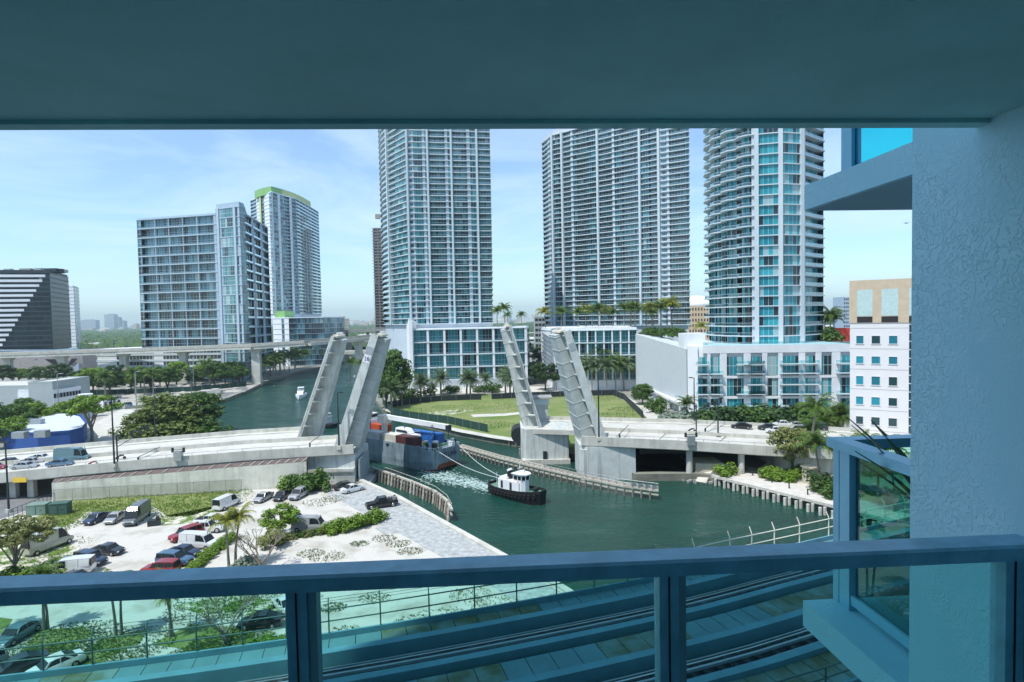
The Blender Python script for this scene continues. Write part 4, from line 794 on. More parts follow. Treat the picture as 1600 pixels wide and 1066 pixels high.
xw = N(t, 'ShaderNodeMixRGB'); xw.inputs[1].default_value = (.34, .65, .77, 1); xw.inputs[2].default_value = (.42, .73, .85, 1); t.links.new(mr_.outputs[0], xw.inputs[0]); t.links.new(xw.outputs[0], b.inputs['Base Color'])
bp = N(t, 'ShaderNodeBump'); bp.inputs['Distance'].default_value = .0028; bp.inputs['Strength'].default_value = 1; t.links.new(m2.outputs[0], bp.inputs['Height']); t.links.new(bp.outputs[0], b.inputs['Normal'])
STUC = sm
CEIL = mat('ceiling_stucco', (.37, .64, .61), .85, var=.14, scale=1.1, bump=.0022, bscale=150)
CEIL2 = mat('soffit_paint', (.30, .48, .54), .8, var=.05, scale=2, bump=.003, bscale=40)
RAILM = mat('blue_grey_aluminium', (.23, .46, .58), .45, .1, var=.2, scale=9, spec=.5, bump=.0008, bscale=90)
PGLASS = tinted('tinted_balcony_glass', (.68, .91, .87), .16, .01)
own = thing('apartment_building', 'tall blue apartment building the view is taken from, with stuccoed balcony slabs', 'apartment building', (0, 0, 0))
def own_box(nm, x0, x1, y0, y1, z0, z1, m, par=None):
    s = MB(); s.prism([rot(x0, y0), rot(x1, y0), rot(x1, y1), rot(x0, y1)], z0, z1); return s.build(nm, m, par or own)
own_box('unseen_tower_mass', -52, 70, -22, -1.6, 0, 156, mat('own_wall', (.30, .42, .48), .8))  # unseen building mass, height and width set to shade the viaduct
own_box('balcony_ceiling', -7, 1.83, -1.55, 2.02, H+.675, H+.87, CEIL)
own_box('slab_lip', -7, 1.83, 2.023, 2.08, H+.661, H+.87, CEIL)
own_box('balcony_floor', -7, 1.83, -1.55, 2.15, H-2.1, H-1.9, CEIL2)
own_box('wing_wall', 1.83, 2.09, -1.55, 2.40, H-3.4, H+2.4, STUC)
# neighbour's balconies: slab above and below, beyond the wing wall
own_box('neighbour_slab_above', 2.10, 6.7, -1.5, 3.70, H+.655, H+.81, STUC)
own_box('slab_soffit', 2.11, 6.69, -1.49, 3.69, H+.649, H+.6549, CEIL2)
own_box('neighbour_slab_below', 2.09, 6.7, -1.5, 3.70, H-2.07, H-1.9, STUC)
# balcony railing: cap rail, posts with a lighter inner stop, glass panes
def railing(name, label, x0, x1, y, xs, cap=(.11, .05)):
    t = thing(name, label, 'railing', (0, 0, 0)); zt = H-.778
    s = MB(); pr = [(y-.055, zt-.05), (y-.055, zt-.008), (y-.045, zt), (y+.045, zt), (y+.055, zt-.008), (y+.055, zt-.05)]
    s.loft([[(*rot(x, yy), z) for yy, z in pr] for x in (x0, x1)]); s.build('cap_rail', RAILM, t)
    for x in xs:
        s = MB(); s.prism([rot(x-.045, y-.03), rot(x+.018, y-.03), rot(x+.018, y+.03), rot(x-.045, y+.03)], H-1.9, zt-.05); s.build('post', RAILM, t)
        s = MB(); s.prism([rot(x+.02, y-.02), rot(x+.045, y-.02), rot(x+.045, y+.03), rot(x+.02, y+.03)], H-1.9, zt-.05); s.build('glazing_stop', mat('pale_aluminium', (.25, .36, .40), .35, .4, var=.1), t)
        s = MB(); s.prism([rot(x-.016, y-.033), rot(x-.011, y-.033), rot(x-.011, y-.0301), rot(x-.016, y-.0301)], H-1.9, zt-.055); s.build('post_seam', DARK, t)
    ed_ = [x0]+list(xs)+[x1]
    for a, b in zip(ed_, ed_[1:]):
        if b-a < .2: continue
        s = MB(); s.prism([rot(a+.02, y+.004), rot(b-.02, y+.004), rot(b-.02, y+.012), rot(a+.02, y+.012)], H-1.88, zt-.05); s.build('glass_pane', PGLASS, t)
    s = MB(); s.prism([rot(x0, y-.02), rot(x1, y-.02), rot(x1, y+.03), rot(x0, y+.03)], H-1.9, H-1.86); s.build('bottom_rail', RAILM, t)
    return t
railing('balcony_railing', 'near balcony railing with blue grey cap rail, posts and tinted glass panes', -6.5, 1.83, 1.855, [-5.2, -4.05, -2.9, -1.74, -.575, .602, 1.77])
# neighbour's railing: a corner at (2.03, 3.75) running back to the wall and away to the right
nr_ = thing('balcony_railing', 'neighbouring balcony railing with pale blue frame seen beyond the stucco wing wall', 'railing', (0, 0, 0)); zt = H-.83
NRM = mat('pale_blue_frame', (.25, .55, .70), .4, .1, var=.08, scale=5)
def nb(nm, x0, x1, y0, y1, z0, z1, m=NRM): x0 += .30; x1 += .30; y0 -= .08; y1 -= .08; s = MB(); s.prism([rot(x0, y0), rot(x1, y0), rot(x1, y1), rot(x0, y1)], z0, z1); return s.build(nm, m, nr_)
nb('cap_rail', 1.98, 2.09, -1.4, 3.72, zt-.06, zt); nb('cap_rail', 1.98, 6.4, 3.721, 3.83, zt-.06, zt)
for y in (3.72, 2.92, 2.0): nb('post', 2.0, 2.07, y-.10, y, H-1.9, zt-.06)
for x in (2.0, 3.4, 4.8): nb('post', x+.001, x+.1, 3.73, 3.79, H-1.9, zt-.06)
nb('bottom_rail', 2.01, 2.06, -1.4, 3.62, H-1.86, H-1.80)
nb('glass_pane', 2.03, 2.037, 2.94, 3.60, H-1.80, zt-.06, tinted('neighbour_glass', (.40, .66, .62), .12, .01)); nb('glass_pane', 2.03, 2.037, 2.02, 2.80, H-1.80, zt-.06, tinted('neighbour_glass', (.4, .7, .66), .4, .01))
nb('glass_pane', 2.12, 6.4, 3.76, 3.767, H-1.80, zt-.06, PGLASS)
ur = thing('balcony_railing', 'neighbouring upper balcony railing with bright teal glass above the slanting slab', 'railing', (0, 0, 0)); zt2 = H+2.0
def ub_(nm, x0, x1, y0, y1, z0, z1, m=NRM): x0 += .2; x1 += .2; y0 -= .08; y1 -= .08; s = MB(); s.prism([rot(x0, y0), rot(x1, y0), rot(x1, y1), rot(x0, y1)], z0, z1); return s.build(nm, m, ur)
ub_('cap_rail', 2.0, 2.1, -1.4, 3.6, zt2-.06, zt2); ub_('post', 2.03, 2.09, 3.5, 3.6, H+.81, zt2-.06); ub_('post', 2.03, 2.09, 2.55, 2.65, H+.81, zt2-.06)
TEAL = mat('teal_film_glass', (.01, .72, .92), .12, spec=.8, var=.06, scale=2)
ub_('glass_pane', 2.05, 2.06, 2.65, 3.5, H+.83, zt2-.06, tinted('teal_film', (.10, .84, .88), .10, .02)); ub_('bottom_rail', 2.04, 2.08, -1.4, 3.5, H+.81, H+.84)
# a potted agave on the neighbour's balcony
pot = thing('potted_agave', 'spiky agave in a dark pot on the neighbouring balcony', 'potted plant', (*rot(2.72, 3.2), H-1.9))
s = MB(); s.tube([(0, 0, 0), (0, 0, .05), (0, 0, .5), (0, 0, .52)], [.17, .18, .25, .25], 18); s.build('pot', mat('dark_pot', (.03, .035, .035), .6), pot)
rn = random.Random(12); AG = mat('agave_leaf', (.06, .13, .05), .45, var=.3, scale=6)
for k in range(26):
    a = rn.uniform(0, 6.28); tl = rn.uniform(.1, 1.15); L_ = rn.uniform(.7, 1.05); s = MB(); pts = []
    for i in range(7):
        q = i/6; el = math.pi/2-tl*(.6+.55*q); w_ = .038*math.sin(math.pi*min(1, .18+q*.82))+.0015
        pts.append((q, el, w_))
    p = Vector((0, 0, .5)); L2 = []; R2 = []
    for i, (q, el, w_) in enumerate(pts):
        d = Vector((math.cos(a)*math.cos(el), math.sin(a)*math.cos(el), math.sin(el))); sd = Vector((-math.sin(a), math.cos(a), 0))
        L2.append(p+sd*w_); R2.append(p-sd*w_); p = p+d*L_/6
    for i in range(6):
        m_ = (L2[i]+R2[i])/2-Vector((0, 0, .008)); m2_ = (L2[i+1]+R2[i+1])/2-Vector((0, 0, .006)); s.quad(L2[i], m_, m2_, L2[i+1]); s.quad(m_, R2[i], R2[i+1], m2_)
    s.build('leaf', AG, pot)
# ================================================================ NEAR RAIL VIADUCT
vz = 13.5
GP_ = [(-95, 22), (-60, 26.5), (-40, 29.5), (-24.1, 32.5), (-11.6, 35.4), (0, 38.9), (10.3, 42.5), (16.8, 45.3), (26.8, 49.5), (45, 57.5), (75, 72)]
def smooth_path(P, step=2.5):
    out = []
    for i in range(len(P)-1):
        p0 = P[max(i-1, 0)]; p1 = P[i]; p2 = P[i+1]; p3 = P[min(i+2, len(P)-1)]; n = max(2, int(math.dist(p1, p2)/step))
        for k in range(n):
            t_ = k/n; out.append(tuple(.5*((2*b)+(-a+c_)*t_+(2*a-5*b+4*c_-d)*t_*t_+(-a+3*b-3*c_+d)*t_**3) for a, b, c_, d in zip(p0, p1, p2, p3)))
    out.append(P[-1]); return [Vector(p) for p in out]
GP2 = smooth_path(GP_)
def offp(u):
    out = []
    for i, p in enumerate(GP2):
        d = (GP2[min(i+1, len(GP2)-1)]-GP2[max(i-1, 0)]).normalized(); out.append(p+Vector((d.y, -d.x))*u)
    return out
via = thing('rail_viaduct', 'shaded concrete rail viaduct with two tracks passing right below the balcony', 'viaduct', (0, 38, vz))
def vstrip(nm, u0, u1, za, zb, th, m, joints=None):
    A = [Vector((p.x, p.y, vz+za)) for p in offp(u0)]; B = [Vector((p.x, p.y, vz+zb)) for p in offp(u1)]
    s = MB(); ribbon(s, B, A, th=th); return s.build(nm, m, via, world=True)
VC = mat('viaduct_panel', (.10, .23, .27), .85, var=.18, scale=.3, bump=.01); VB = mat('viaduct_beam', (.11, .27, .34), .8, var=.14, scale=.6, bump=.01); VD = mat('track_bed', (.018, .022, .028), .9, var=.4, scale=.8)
STAIN = mat('stained_panel', (.09, .11, .05), .9, scale=.5, col2=(.15, .26, .26), thr=(.40, .66))
vstrip('girder', -.15, 14.6, -.8, -.8, 1.6, VC)
vstrip('parapet', -.15, 0, .35, .35, 1.2, VB)
def panels(u0, u1, z, w_=2.1, stain=.25):
    A = offp(u0); B = offp(u1); s1, s2 = MB(), MB(); rn = random.Random(int(u0*10)+3); i = 0
    SA = [Vector((p.x, p.y, vz+z)) for p in A]; SB = [Vector((p.x, p.y, vz+z-.05)) for p in B]; gro = .014; st = False
    for i in range(len(SA)-1):
        n = max(1, round((SA[i+1]-SA[i]).length/1.3))
        for k in range(n):
            a0, a1 = SA[i].lerp(SA[i+1], k/n+gro/2), SA[i].lerp(SA[i+1], (k+1)/n-gro/2); b0, b1 = SB[i].lerp(SB[i+1], k/n+gro/2), SB[i].lerp(SB[i+1], (k+1)/n-gro/2)
            if rn.random() < .35: st = rn.random() < stain
            m_ = s2 if st else s1; m_.quad(b0, b1, a1, a0)
    s1.build('deck_panels', VC, via, world=True); s2.build('stained_panels', STAIN, via, world=True)
panels(0.02, 1.55, .0); vstrip('curb_beam', 1.6, 2.15, .3, .3, 1.0, VB); vstrip('track_bed', 2.15, 4.75, -.65, -.65, .1, VD); vstrip('curb_beam', 4.75, 5.3, .3, .3, 1.0, VB)
panels(5.75, 7.85, .0, stain=.4); vstrip('gutter', 5.3, 5.75, -.5, -.5, .1, VD); vstrip('curb_beam', 7.9, 8.45, .3, .3, 1.0, VB); vstrip('track_bed', 8.45, 11.05, -.65, -.65, .1, VD); vstrip('curb_beam', 11.05, 11.6, .3, .3, 1.0, VB); panels(11.65, 14.2, .0, stain=.35); vstrip('parapet', 14.3, 14.5, .35, .35, 1.2, VB)
RS = mat('rail_steel', (.55, .60, .64), .3, .8, var=.1)
for u in (2.75, 3.0, 4.2, 8.95, 9.2, 10.4): vstrip('running_rail' if u not in (3.0, 9.2) else 'guard_rail', u, u+.11, -.2, -.2, .15, RS)
for u in (3.65, 9.8): vstrip('power_rail', u, u+.16, -.05, -.05, .16, mat('cover_board', (.30, .36, .40), .6))
s = MB()
for u0, u1 in ((2.5, 4.6), (8.7, 10.8)):
    A, B = offp(u0), offp(u1)
    for i in range(len(A)-1):
        for k in range(3): a = A[i].lerp(A[i+1], k/3); b = B[i].lerp(B[i+1], k/3); s.beam((a.x, a.y, vz-.42), (b.x, b.y, vz-.42), .25, .14)
s.build('sleepers', mat('dark_sleeper', (.05, .06, .065), .9), via, world=True)
for x in (0, 1, 2, 3, 4, 5): i = int((.08+x*.17)*len(GP2)); p = offp(7.2)[min(i, len(GP2)-1)]; s = MB(); s.tube([(p.x, p.y, -4), (p.x, p.y, vz-2.4)], 1.2, 16); s.box((p.x, p.y, vz-2.5), (8, 2, 1), .35); s.build('column', CONCD, via, world=True)
def vfence(u, nm, label, m, i0, i1, arm, h=1.45):
    P = [Vector((p.x, p.y, vz+.35)) for p in offp(u)][i0:i1]; t = thing(nm, label, 'fence', P[0])
    for f in (1, .5):
        s = MB()
        for a, b in zip(P, P[1:]): s.tube([a+Vector((0, 0, h*f)), b+Vector((0, 0, h*f))], .045, 6)
        s.build('pipe_rail', m, t, world=True)
    for i, a in enumerate(P):
        d = (P[min(i+1, len(P)-1)]-P[max(i-1, 0)]).normalized(); nn_ = Vector((-d.y, d.x, 0)); s = MB(); s.tube([a-Vector((0, 0, .3)), a+Vector((0, 0, h))], .05, 6)
        if arm: s.tube([a+Vector((0, 0, h)), a+nn_*-.0+Vector((0, 0, h+.12)), a+nn_*arm+Vector((0, 0, h+.62))], .04, 5)
        s.build('post', m, t, world=True)
    if arm:
        s = MB()
        for q in (.35, .65, .95):
            for a, b in zip(P, P[1:]): s.tube([a+Vector((0, arm*q, h+.12+.5*q)), b+Vector((0, arm*q, h+.12+.5*q))], .012, 4, cap=False)
        s.build('barbed_wire', DSTEEL, t, world=True)
    return t
PIPESH = mat('shade_tone_pipe', (.06, .13, .12), .6, var=.2, scale=3); PIPESUN = mat('sun_tone_pipe', (.72, .70, .60), .6)  # one fence in two tones: backlit shade and sunlight put into the colour
nn_i = min(range(len(GP2)), key=lambda i: abs(GP2[i].x-11.5))
vfence(-.08, 'pipe_rail_fence', 'dark green backlit-toned pipe fence with barbed wire on the viaduct edge above the lot', PIPESH, 8, nn_i+1, .28)
vfence(-.08, 'pipe_rail_fence', 'pale sunlit-toned pipe fence with barbed wire arms on the viaduct edge above the water', PIPESUN, nn_i+1, len(GP2), .28)
vfence(14.35, 'pipe_rail_fence', 'teal shaded pipe fence on the near edge of the viaduct', PIPESH, 8, len(GP2), 0, 1.1)
# ================================================================ ELEVATED RAIL LINE AND THE BACKGROUND
rb_ = thing('elevated_railway', 'pale concrete elevated railway on tall piers crossing the river in the background', 'viaduct', (-200, 330, 0))
RP = [V3(-160, 362, 16.8), V3(13, 350, 17.2), V3(193, 341, 18.6), V3(286, 331, 19.6), V3(400, 319, 20.8), V3(480, 322, 22.0), V3(560, 345, 23.2), V3(625, 368, 24.5)]
s = MB()
for a, b in zip(RP, RP[1:]): s.beam(a+Vector((0, 0, -1.1)), b+Vector((0, 0, -1.1)), 8.5, 1.6)
s.build('girder', CONC, rb_, world=True)
s = MB()
for a, b in zip(RP, RP[1:]): s.beam(a+Vector((0, -4.4, .3)), b+Vector((0, -4.4, .3)), .3, 1.6); s.beam(a+Vector((0, 4.4, .3)), b+Vector((0, 4.4, .3)), .3, 1.6)
s.build('parapet', mat('old_concrete', (.40, .40, .36), .9, var=.2, scale=.3), rb_, world=True)
for px, Y, w_ in ((13, 350, 3.4), (97, 345, 3.6), (193, 341, 4.0), (286, 331, 4.0), (400, 319, 4.6), (561, 345, 4.0)):
    i = max(k for k in range(len(RP)) if RP[k].y <= 1e9 and (RP[k].x <= V3(px, Y, 10).x+.5)); i = min(i, len(RP)-2); t_ = (V3(px, Y, 10).x-RP[i].x)/(RP[i+1].x-RP[i].x); p = RP[i].lerp(RP[i+1], max(0, t_))
    s = MB(); s.loft([[(p.x+a*w_/2*f, p.y+b*1.3*f, z) for a, b in ((-1, -1), (1, -1), (1, 1), (-1, 1))] for z, f in ((-1, 1), (p.z-4, 1), (p.z-1.9, 1.7))]); s.build('pier', CONC, rb_, world=True)
r2_ = thing('highway_bridge', 'low dark road bridges crossing the river beyond the elevated railway', 'bridge', (-100, 500, 0))
for (xa_, xb_, Y, z, m) in ((500, 620, 520, 24, CONCD), (505, 625, 470, 17, mat('old_concrete', (.40, .40, .36), .9)), (530, 640, 430, 10, CONC)):
    a, b = V3(xa_, Y, z), V3(xb_, Y, z+1); s = MB(); s.beam(a, b, 10, 2.4); s.build('deck', m, r2_, world=True)
    for k in (.1, .35, .62, .9): p = a.lerp(b, k); s = MB(); s.box((p.x, p.y, z/2-1), (2.2, 2, z)); s.build('pier', m, r2_, world=True)
# small buildings at left
def block(name, label, cat, px0, px1, Y, depth, z0, z1, m, roof=None, wins=None, dy=0, parapet=True, rise=0):
    a, b = XP(px0, Y), XP(px1, Y+dy); e = (b-a).normalized(); L_ = (b-a).length
    t = thing(name, label, cat, (a.x, a.y, z0), math.atan2(e.y, e.x)); hh = z1-z0
    s = MB(); s.box((L_/2, depth/2, hh/2), (L_, depth, hh)); s.build('wall', m, t)
    s = MB(); s.box((L_/2, depth/2, hh+.12), (L_-.6, depth-.6, .24)); s.build('roof', roof or CONCR, t)
    if parapet:
        s = MB()
        for c_, d in (((L_/2, .12, hh+.3), (L_+.1, .3, .6)), ((L_/2, depth-.12, hh+.3), (L_+.1, .3, .6)), ((.1, depth/2, hh+.3), (.3, depth, .6)), ((L_-.1, depth/2, hh+.3), (.3, depth, .6))): s.box(c_, d)
        s.build('parapet', m, t)
    if wins:
        nx, nz, wf, hf, gm = wins
        for i in range(nx):
            for k in range(nz):
                cx, cz = (i+.5)*L_/nx, (k+.55)*hh/nz; s = MB(); s.box((cx, -.03, cz), (L_/nx*wf, .06, hh/nz*hf)); s.build('window', gm, t)
    return t
DGL = facade_glass('dark_glass', 1.2, fh=1.5, pd=.9, pl=.98)
LG = mat('light_grey_wall', (.36, .41, .42), .8, var=.08, scale=.3)
block('warehouse', 'long pale grey flat roofed building at the far left below the striped tower', 'warehouse', -120, 42, 232, 22, 0, 9.6, LG)
block('warehouse', 'taller pale grey block in the middle of the low left buildings', 'warehouse', 42, 80, 226, 20, 0, 11.5, LG)
block('low_building', 'white low building with two rows of dark openings beside the grey blocks', 'building', 80.5, 124, 226, 16, 0, 8.2, WHITE, None, (9, 2, .8, .42, DARK), 12)
t = thing('storage_tank', 'white ribbed tank standing right of the low white building', 'tank', W(135, 652, 0)); s = MB(); s.tube([(0, 0, 0), (0, 0, 8.5)], 2.3, 20); s.build('shell', WHITE, t)
s = MB(); [s.box((2.32*math.cos(a*.52), 2.32*math.sin(a*.52), 4), (.15, .15, 8), a*.52) for a in range(12)]; s.build('ribs', STEELG, t)
block('low_building', 'white low shed with grey side on the pale yard', 'building', 158, 186, 225, 10, 0, 4.5, WHITE, None, (4, 1, .5, .5, DARK), 8)
# blue building with a white roof
BW = mat('cobalt_wall', (.03, .09, .30), .7, var=.1, scale=.6)
bb = thing('blue_building', 'low blue walled building with rounded corners and a white roof beside the bridge', 'building', W(20, 702, 0)); z1 = 4.3
pp = [W(6, 702), W(60, 704), W(110, 700), W(131, 694), W(137, 684), W(128, 672), W(95, 664), W(66, 663), W(30, 674), (W(6, 688))]
s = MB(); s.prism([(p.x, p.y) for p in pp], 0, z1); s.build('wall', BW, bb, world=True)
s = MB(); s.prism([tuple(p) for p in inset([Vector((p.x, p.y)) for p in pp], .5)], z1-.2, z1+.15); s.build('roof', mat('white_roof', (.52, .58, .66), .7, var=.12, scale=.3), bb, world=True)
s = MB()
for k in range(len(pp)):
    a, b = pp[k], pp[(k+1) % len(pp)]; s.beam((a.x, a.y, z1+.3), (b.x, b.y, z1+.3), .3, .5)
s.build('parapet', BW, bb, world=True)
for (px, py, a, b) in ((32, 690, 3.2, 1.6), (66, 688, 3.0, 1.8), (58, 668, 3.4, 1.3)): p = W(px, py-5, z1); s = MB(); s.box((p.x, p.y, z1+.9), (a, 1.8, b)); s.build('rooftop_unit', STEELG, bb, world=True)
# mid-distance buildings, right of centre
block('arena', 'tan building with a pale dome seen between the second and third towers', 'arena', 1076, 1108, 470, 40, 0, 39, mat('tan_stone', (.62, .48, .32), .8), None, (7, 9, .45, .5, DARK))
p = WD(1092, 492, 485); s = MB(); s.loft([[(p.x+19*math.cos(a*.3927)*r, p.y+10+19*math.sin(a*.3927)*r, 39+h) for a in range(16)] for r, h in ((1, 0), (1, 3), (.85, 6), (.6, 8.2), (.3, 9.4), (.02, 9.8))]); tag(s.build('dome', WHITE, smooth=True), 'white dome roof behind the second tower', 'dome')
block('parking_garage', 'grey open parking garage left of the second tower', 'garage', 836, 858, 420, 20, 0, 33, LG, None, (4, 9, .8, .5, DARK))
block('hotel', 'blue grey distant tower right of the rounded tower', 'building', 1318, 1329, 600, 20, 0, 47, mat('blue_white', (.45, .55, .66), .6), None, (4, 12, .6, .5, DARK))
rn = random.Random(21)
FW = [mat('far_white', (.66, .66, .64), .8), mat('far_tan', (.50, .42, .33), .8), mat('far_grey', (.34, .38, .42), .8), mat('far_cream', (.62, .58, .48), .8)]
for (px, w_, h_, Y) in ((455, 26, 10, 700), (520, 30, 8, 620), (548, 34, 11, 800), (512, 22, 8, 900), (575, 30, 10, 1000), (535, 12, 46, 1500), (541, 14, 40, 1520), (180, 40, 8, 640), (160, 30, 10, 800), (225, 40, 9, 560), (805, 34, 11, 700), (820, 30, 10, 900), (795, 30, 13, 1200), (832, 36, 12, 600), (1310, 40, 14, 500), (1300, 30, 16, 700), (1092, 30, 30, 900)):
    p = XP(px, Y, 8); t = thing('distant_building', 'small pale building far off between the trees', 'building', (p.x, p.y, 0), group='small distant buildings'); m = rn.choice(FW)
    s = MB(); s.box((0, 0, h_/2), (w_, w_*.6, h_)); s.build('wall', m, t); s = MB(); s.box((0, 0, h_+.4), (w_*.4, w_*.3, 1.2)); s.box((0, 0, h_+.1), (w_*.96, w_*.56, .3)); s.build('roof', WHITE, t)
    for k in range(max(1, int(h_/4))): s = MB(); s.box((0, -w_*.3-.05, 2.2+k*4), (w_*.9, .1, 1.5)); s.build('window_band', DARK, t)
for (px, w_, h_, Y, lb) in ((174, 70, 115, 4200, 'blue grey twin slab on the horizon left'), (182, 60, 95, 4300, 'lower part of the twin slab on the horizon'), (139, 120, 75, 4000, 'wide grey block on the horizon at far left'), (189, 70, 70, 4400, 'small block right of the horizon twin slab')):
    p = XP(px, Y, 30); t = thing('skyline_tower', lb, 'tower', (p.x, p.y, 0)); s = MB(); s.box((0, 0, h_/2), (w_, 40, h_)); s.build('wall', FW[2], t); s = MB(); s.box((0, 0, h_+2), (w_*.5, 20, 6)); s.build('roof', FW[2], t)
for k in range(150):
    px = rn.choice([rn.uniform(130, 225), rn.uniform(505, 590), rn.uniform(775, 850), rn.uniform(125, 600), rn.uniform(1280, 1330)]); Y = rn.uniform(2500, 7000); p = XP(px, Y, 10); h_ = rn.uniform(12, 34)*(1 if rn.random() < .8 else 2.0)*Y/5000; w_ = rn.uniform(20, 70)
    s = MB(); s.box((p.x, p.y, h_/2), (w_, 30, h_)); s.box((p.x, p.y, h_+1), (w_*.4, 12, 5)); tag(s.build('skyline_building', rn.choice(FW)), 'tiny hazy building on the far horizon', 'building', 'tiny buildings along the horizon')
# far woods: a bumpy canopy
FOL = mat('far_foliage', (.028, .06, .018), .9, scale=.06, col2=(.06, .12, .03), bump=1.0, bscale=.35)
def canopy(px0, px1, Y0, Y1, nr, nc, h0, h1, seed, nm='far_woods', label='green tree canopy spreading to the horizon'):
    rn = random.Random(seed); from mathutils import noise
    s = MB(); V = []
    for i in range(nr+1):
        Y = Y0*(Y1/Y0)**(i/nr); row = []
        for j in range(nc+1):
            p = XP(px0+(px1-px0)*j/nc, Y, 8) if j in (0, nc) else None; row.append(p)
        for j in range(1, nc): row[j] = row[0].lerp(row[nc], j/nc)
        sc_ = 1/ (9+Y*.004)
        V.append([(p.x+rn.uniform(-1.5, 1.5), p.y+rn.uniform(-1.5, 1.5), h0+(h1-h0)*min(1.15, max(0, .6+.8*noise.noise(Vector((p.x*sc_, p.y*sc_, 0)))+.35*noise.noise(Vector((p.x*sc_*3, p.y*sc_*3, 5)))))*(0 if i == 0 and 0 else 1)) for p in row])
    b = 0
    for r in V: s.v += r
    n = nc+1
    for i in range(nr):
        for j in range(nc): s.f.append((i*n+j, i*n+j+1, (i+1)*n+j+1, (i+1)*n+j)); s.mi.append(0)
    o = s.build(nm, FOL); tag(o, label, 'woods', kind='stuff'); return o
canopy(100, 236, 440, 5200, 150, 70, 1, 12, 1); canopy(420, 640, 620, 5200, 130, 90, 0, 10, 2, label='green tree canopy beyond the river bend'); canopy(770, 860, 560, 5200, 110, 50, 0, 11, 3, label='green tree canopy seen between the two middle towers'); canopy(1076, 1340, 620, 5200, 90, 90, 0, 11, 4, label='green tree canopy far behind the rounded tower')
# ---------------------------------------------------------------- haze
s = MB(); s.box((0, 4400, 98), (15000, 9000, 206)); s.build('haze', None) if 0 else None
hm = bpy.data.materials.new('haze'); hm.use_nodes = True; t = hm.node_tree; t.nodes.clear(); o_ = N(t, 'ShaderNodeOutputMaterial'); v_ = N(t, 'ShaderNodeVolumePrincipled'); v_.inputs['Density'].default_value = .00013; v_.inputs['Color'].default_value = (.74, .93, 1, 1); v_.inputs['Anisotropy'].default_value = .2
t.links.new(v_.outputs[0], o_.inputs['Volume']); hz = s.build('haze', hm); tag(hz, 'pale blue haze over the far city', 'haze', kind='stuff')
# ================================================================ VEGETATION
def foliage_mat(name, a, b_, tr=.25, sc=.5):
    if name in MC: return MC[name]
    m = bpy.data.materials.new(name); m.use_nodes = True; MC[name] = m; t = m.node_tree; b = t.nodes['Principled BSDF']; b.inputs['Roughness'].default_value = .55; b.inputs['Specular IOR Level'].default_value = .3
    g = N(t, 'ShaderNodeNewGeometry'); c = N(t, 'ShaderNodeTexCoord'); n = N(t, 'ShaderNodeTexNoise'); n.inputs['Scale'].default_value = sc; n.inputs['Detail'].default_value = 3; t.links.new(c.outputs['Object'], n.inputs[0])
    ad_ = N(t, 'ShaderNodeMath', operation='MULTIPLY_ADD'); ad_.inputs[1].default_value = .45; t.links.new(g.outputs['Random Per Island'], ad_.inputs[0]); sb_ = N(t, 'ShaderNodeMath', operation='SUBTRACT'); sb_.inputs[1].default_value = .2; t.links.new(n.outputs[0], sb_.inputs[0]); t.links.new(sb_.outputs[0], ad_.inputs[2])
    x = N(t, 'ShaderNodeMixRGB'); x.inputs[1].default_value = (*a, 1); x.inputs[2].default_value = (*b_, 1); t.links.new(ad_.outputs[0], x.inputs[0]); t.links.new(x.outputs[0], b.inputs['Base Color'])
    tl = N(t, 'ShaderNodeBsdfTranslucent'); t.links.new(x.outputs[0], tl.inputs[0]); mm = N(t, 'ShaderNodeMixShader'); mm.inputs[0].default_value = tr; t.links.new(b.outputs[0], mm.inputs[1]); t.links.new(tl.outputs[0], mm.inputs[2]); t.links.new(mm.outputs[0], t.nodes['Material Output'].inputs['Surface'])
    return m
FA = foliage_mat('leaves_green', (.025, .07, .015), (.12, .22, .04)); FB = foliage_mat('leaves_lime', (.07, .15, .015), (.24, .38, .05)); FD = foliage_mat('leaves_dark', (.015, .045, .015), (.06, .12, .03)); FY = foliage_mat('leaves_olive', (.09, .12, .03), (.30, .32, .12)); FG = foliage_mat('leaves_silver', (.12, .17, .13), (.30, .36, .28))
FO = foliage_mat('leaves_deep_olive', (.05, .085, .015), (.20, .27, .07))
PF = foliage_mat('palm_green', (.03, .08, .015), (.14, .22, .04), .3, .8); PY = foliage_mat('palm_yellow', (.09, .14, .015), (.36, .36, .06), .3, .8); PB_ = foliage_mat('palm_silver', (.06, .11, .05), (.20, .27, .14), .3, .8)
BARK = mat('bark', (.10, .085, .065), .9, var=.35, scale=3); PBARK = mat('palm_bark', (.24, .22, .18), .9, var=.25, scale=4); PGREY = mat('bare_branch', (.22, .20, .17), .9, var=.2, scale=4)
def leafy(s, c, r, n, sz, rn):
    for _ in range(n):
        while True:
            v = Vector((rn.uniform(-1, 1), rn.uniform(-1, 1), rn.uniform(-1, 1)))
            if .25 < v.length < 1: break
        p = Vector(c)+Vector((v.x*r[0], v.y*r[1], v.z*r[2])); nrm = (v.normalized()+Vector((rn.uniform(-.8, .8), rn.uniform(-.8, .8), rn.uniform(-.2, 1.1)))).normalized()
        a = nrm.orthogonal().normalized(); a = Matrix.Rotation(rn.uniform(0, 6.28), 3, nrm) @ a; b = nrm.cross(a); k = sz*rn.uniform(.6, 1.3)
        s.quad(p-a*k, p-b*k*.55, p+a*k, p+b*k*.55)
TREES = {}; TOPS = {}
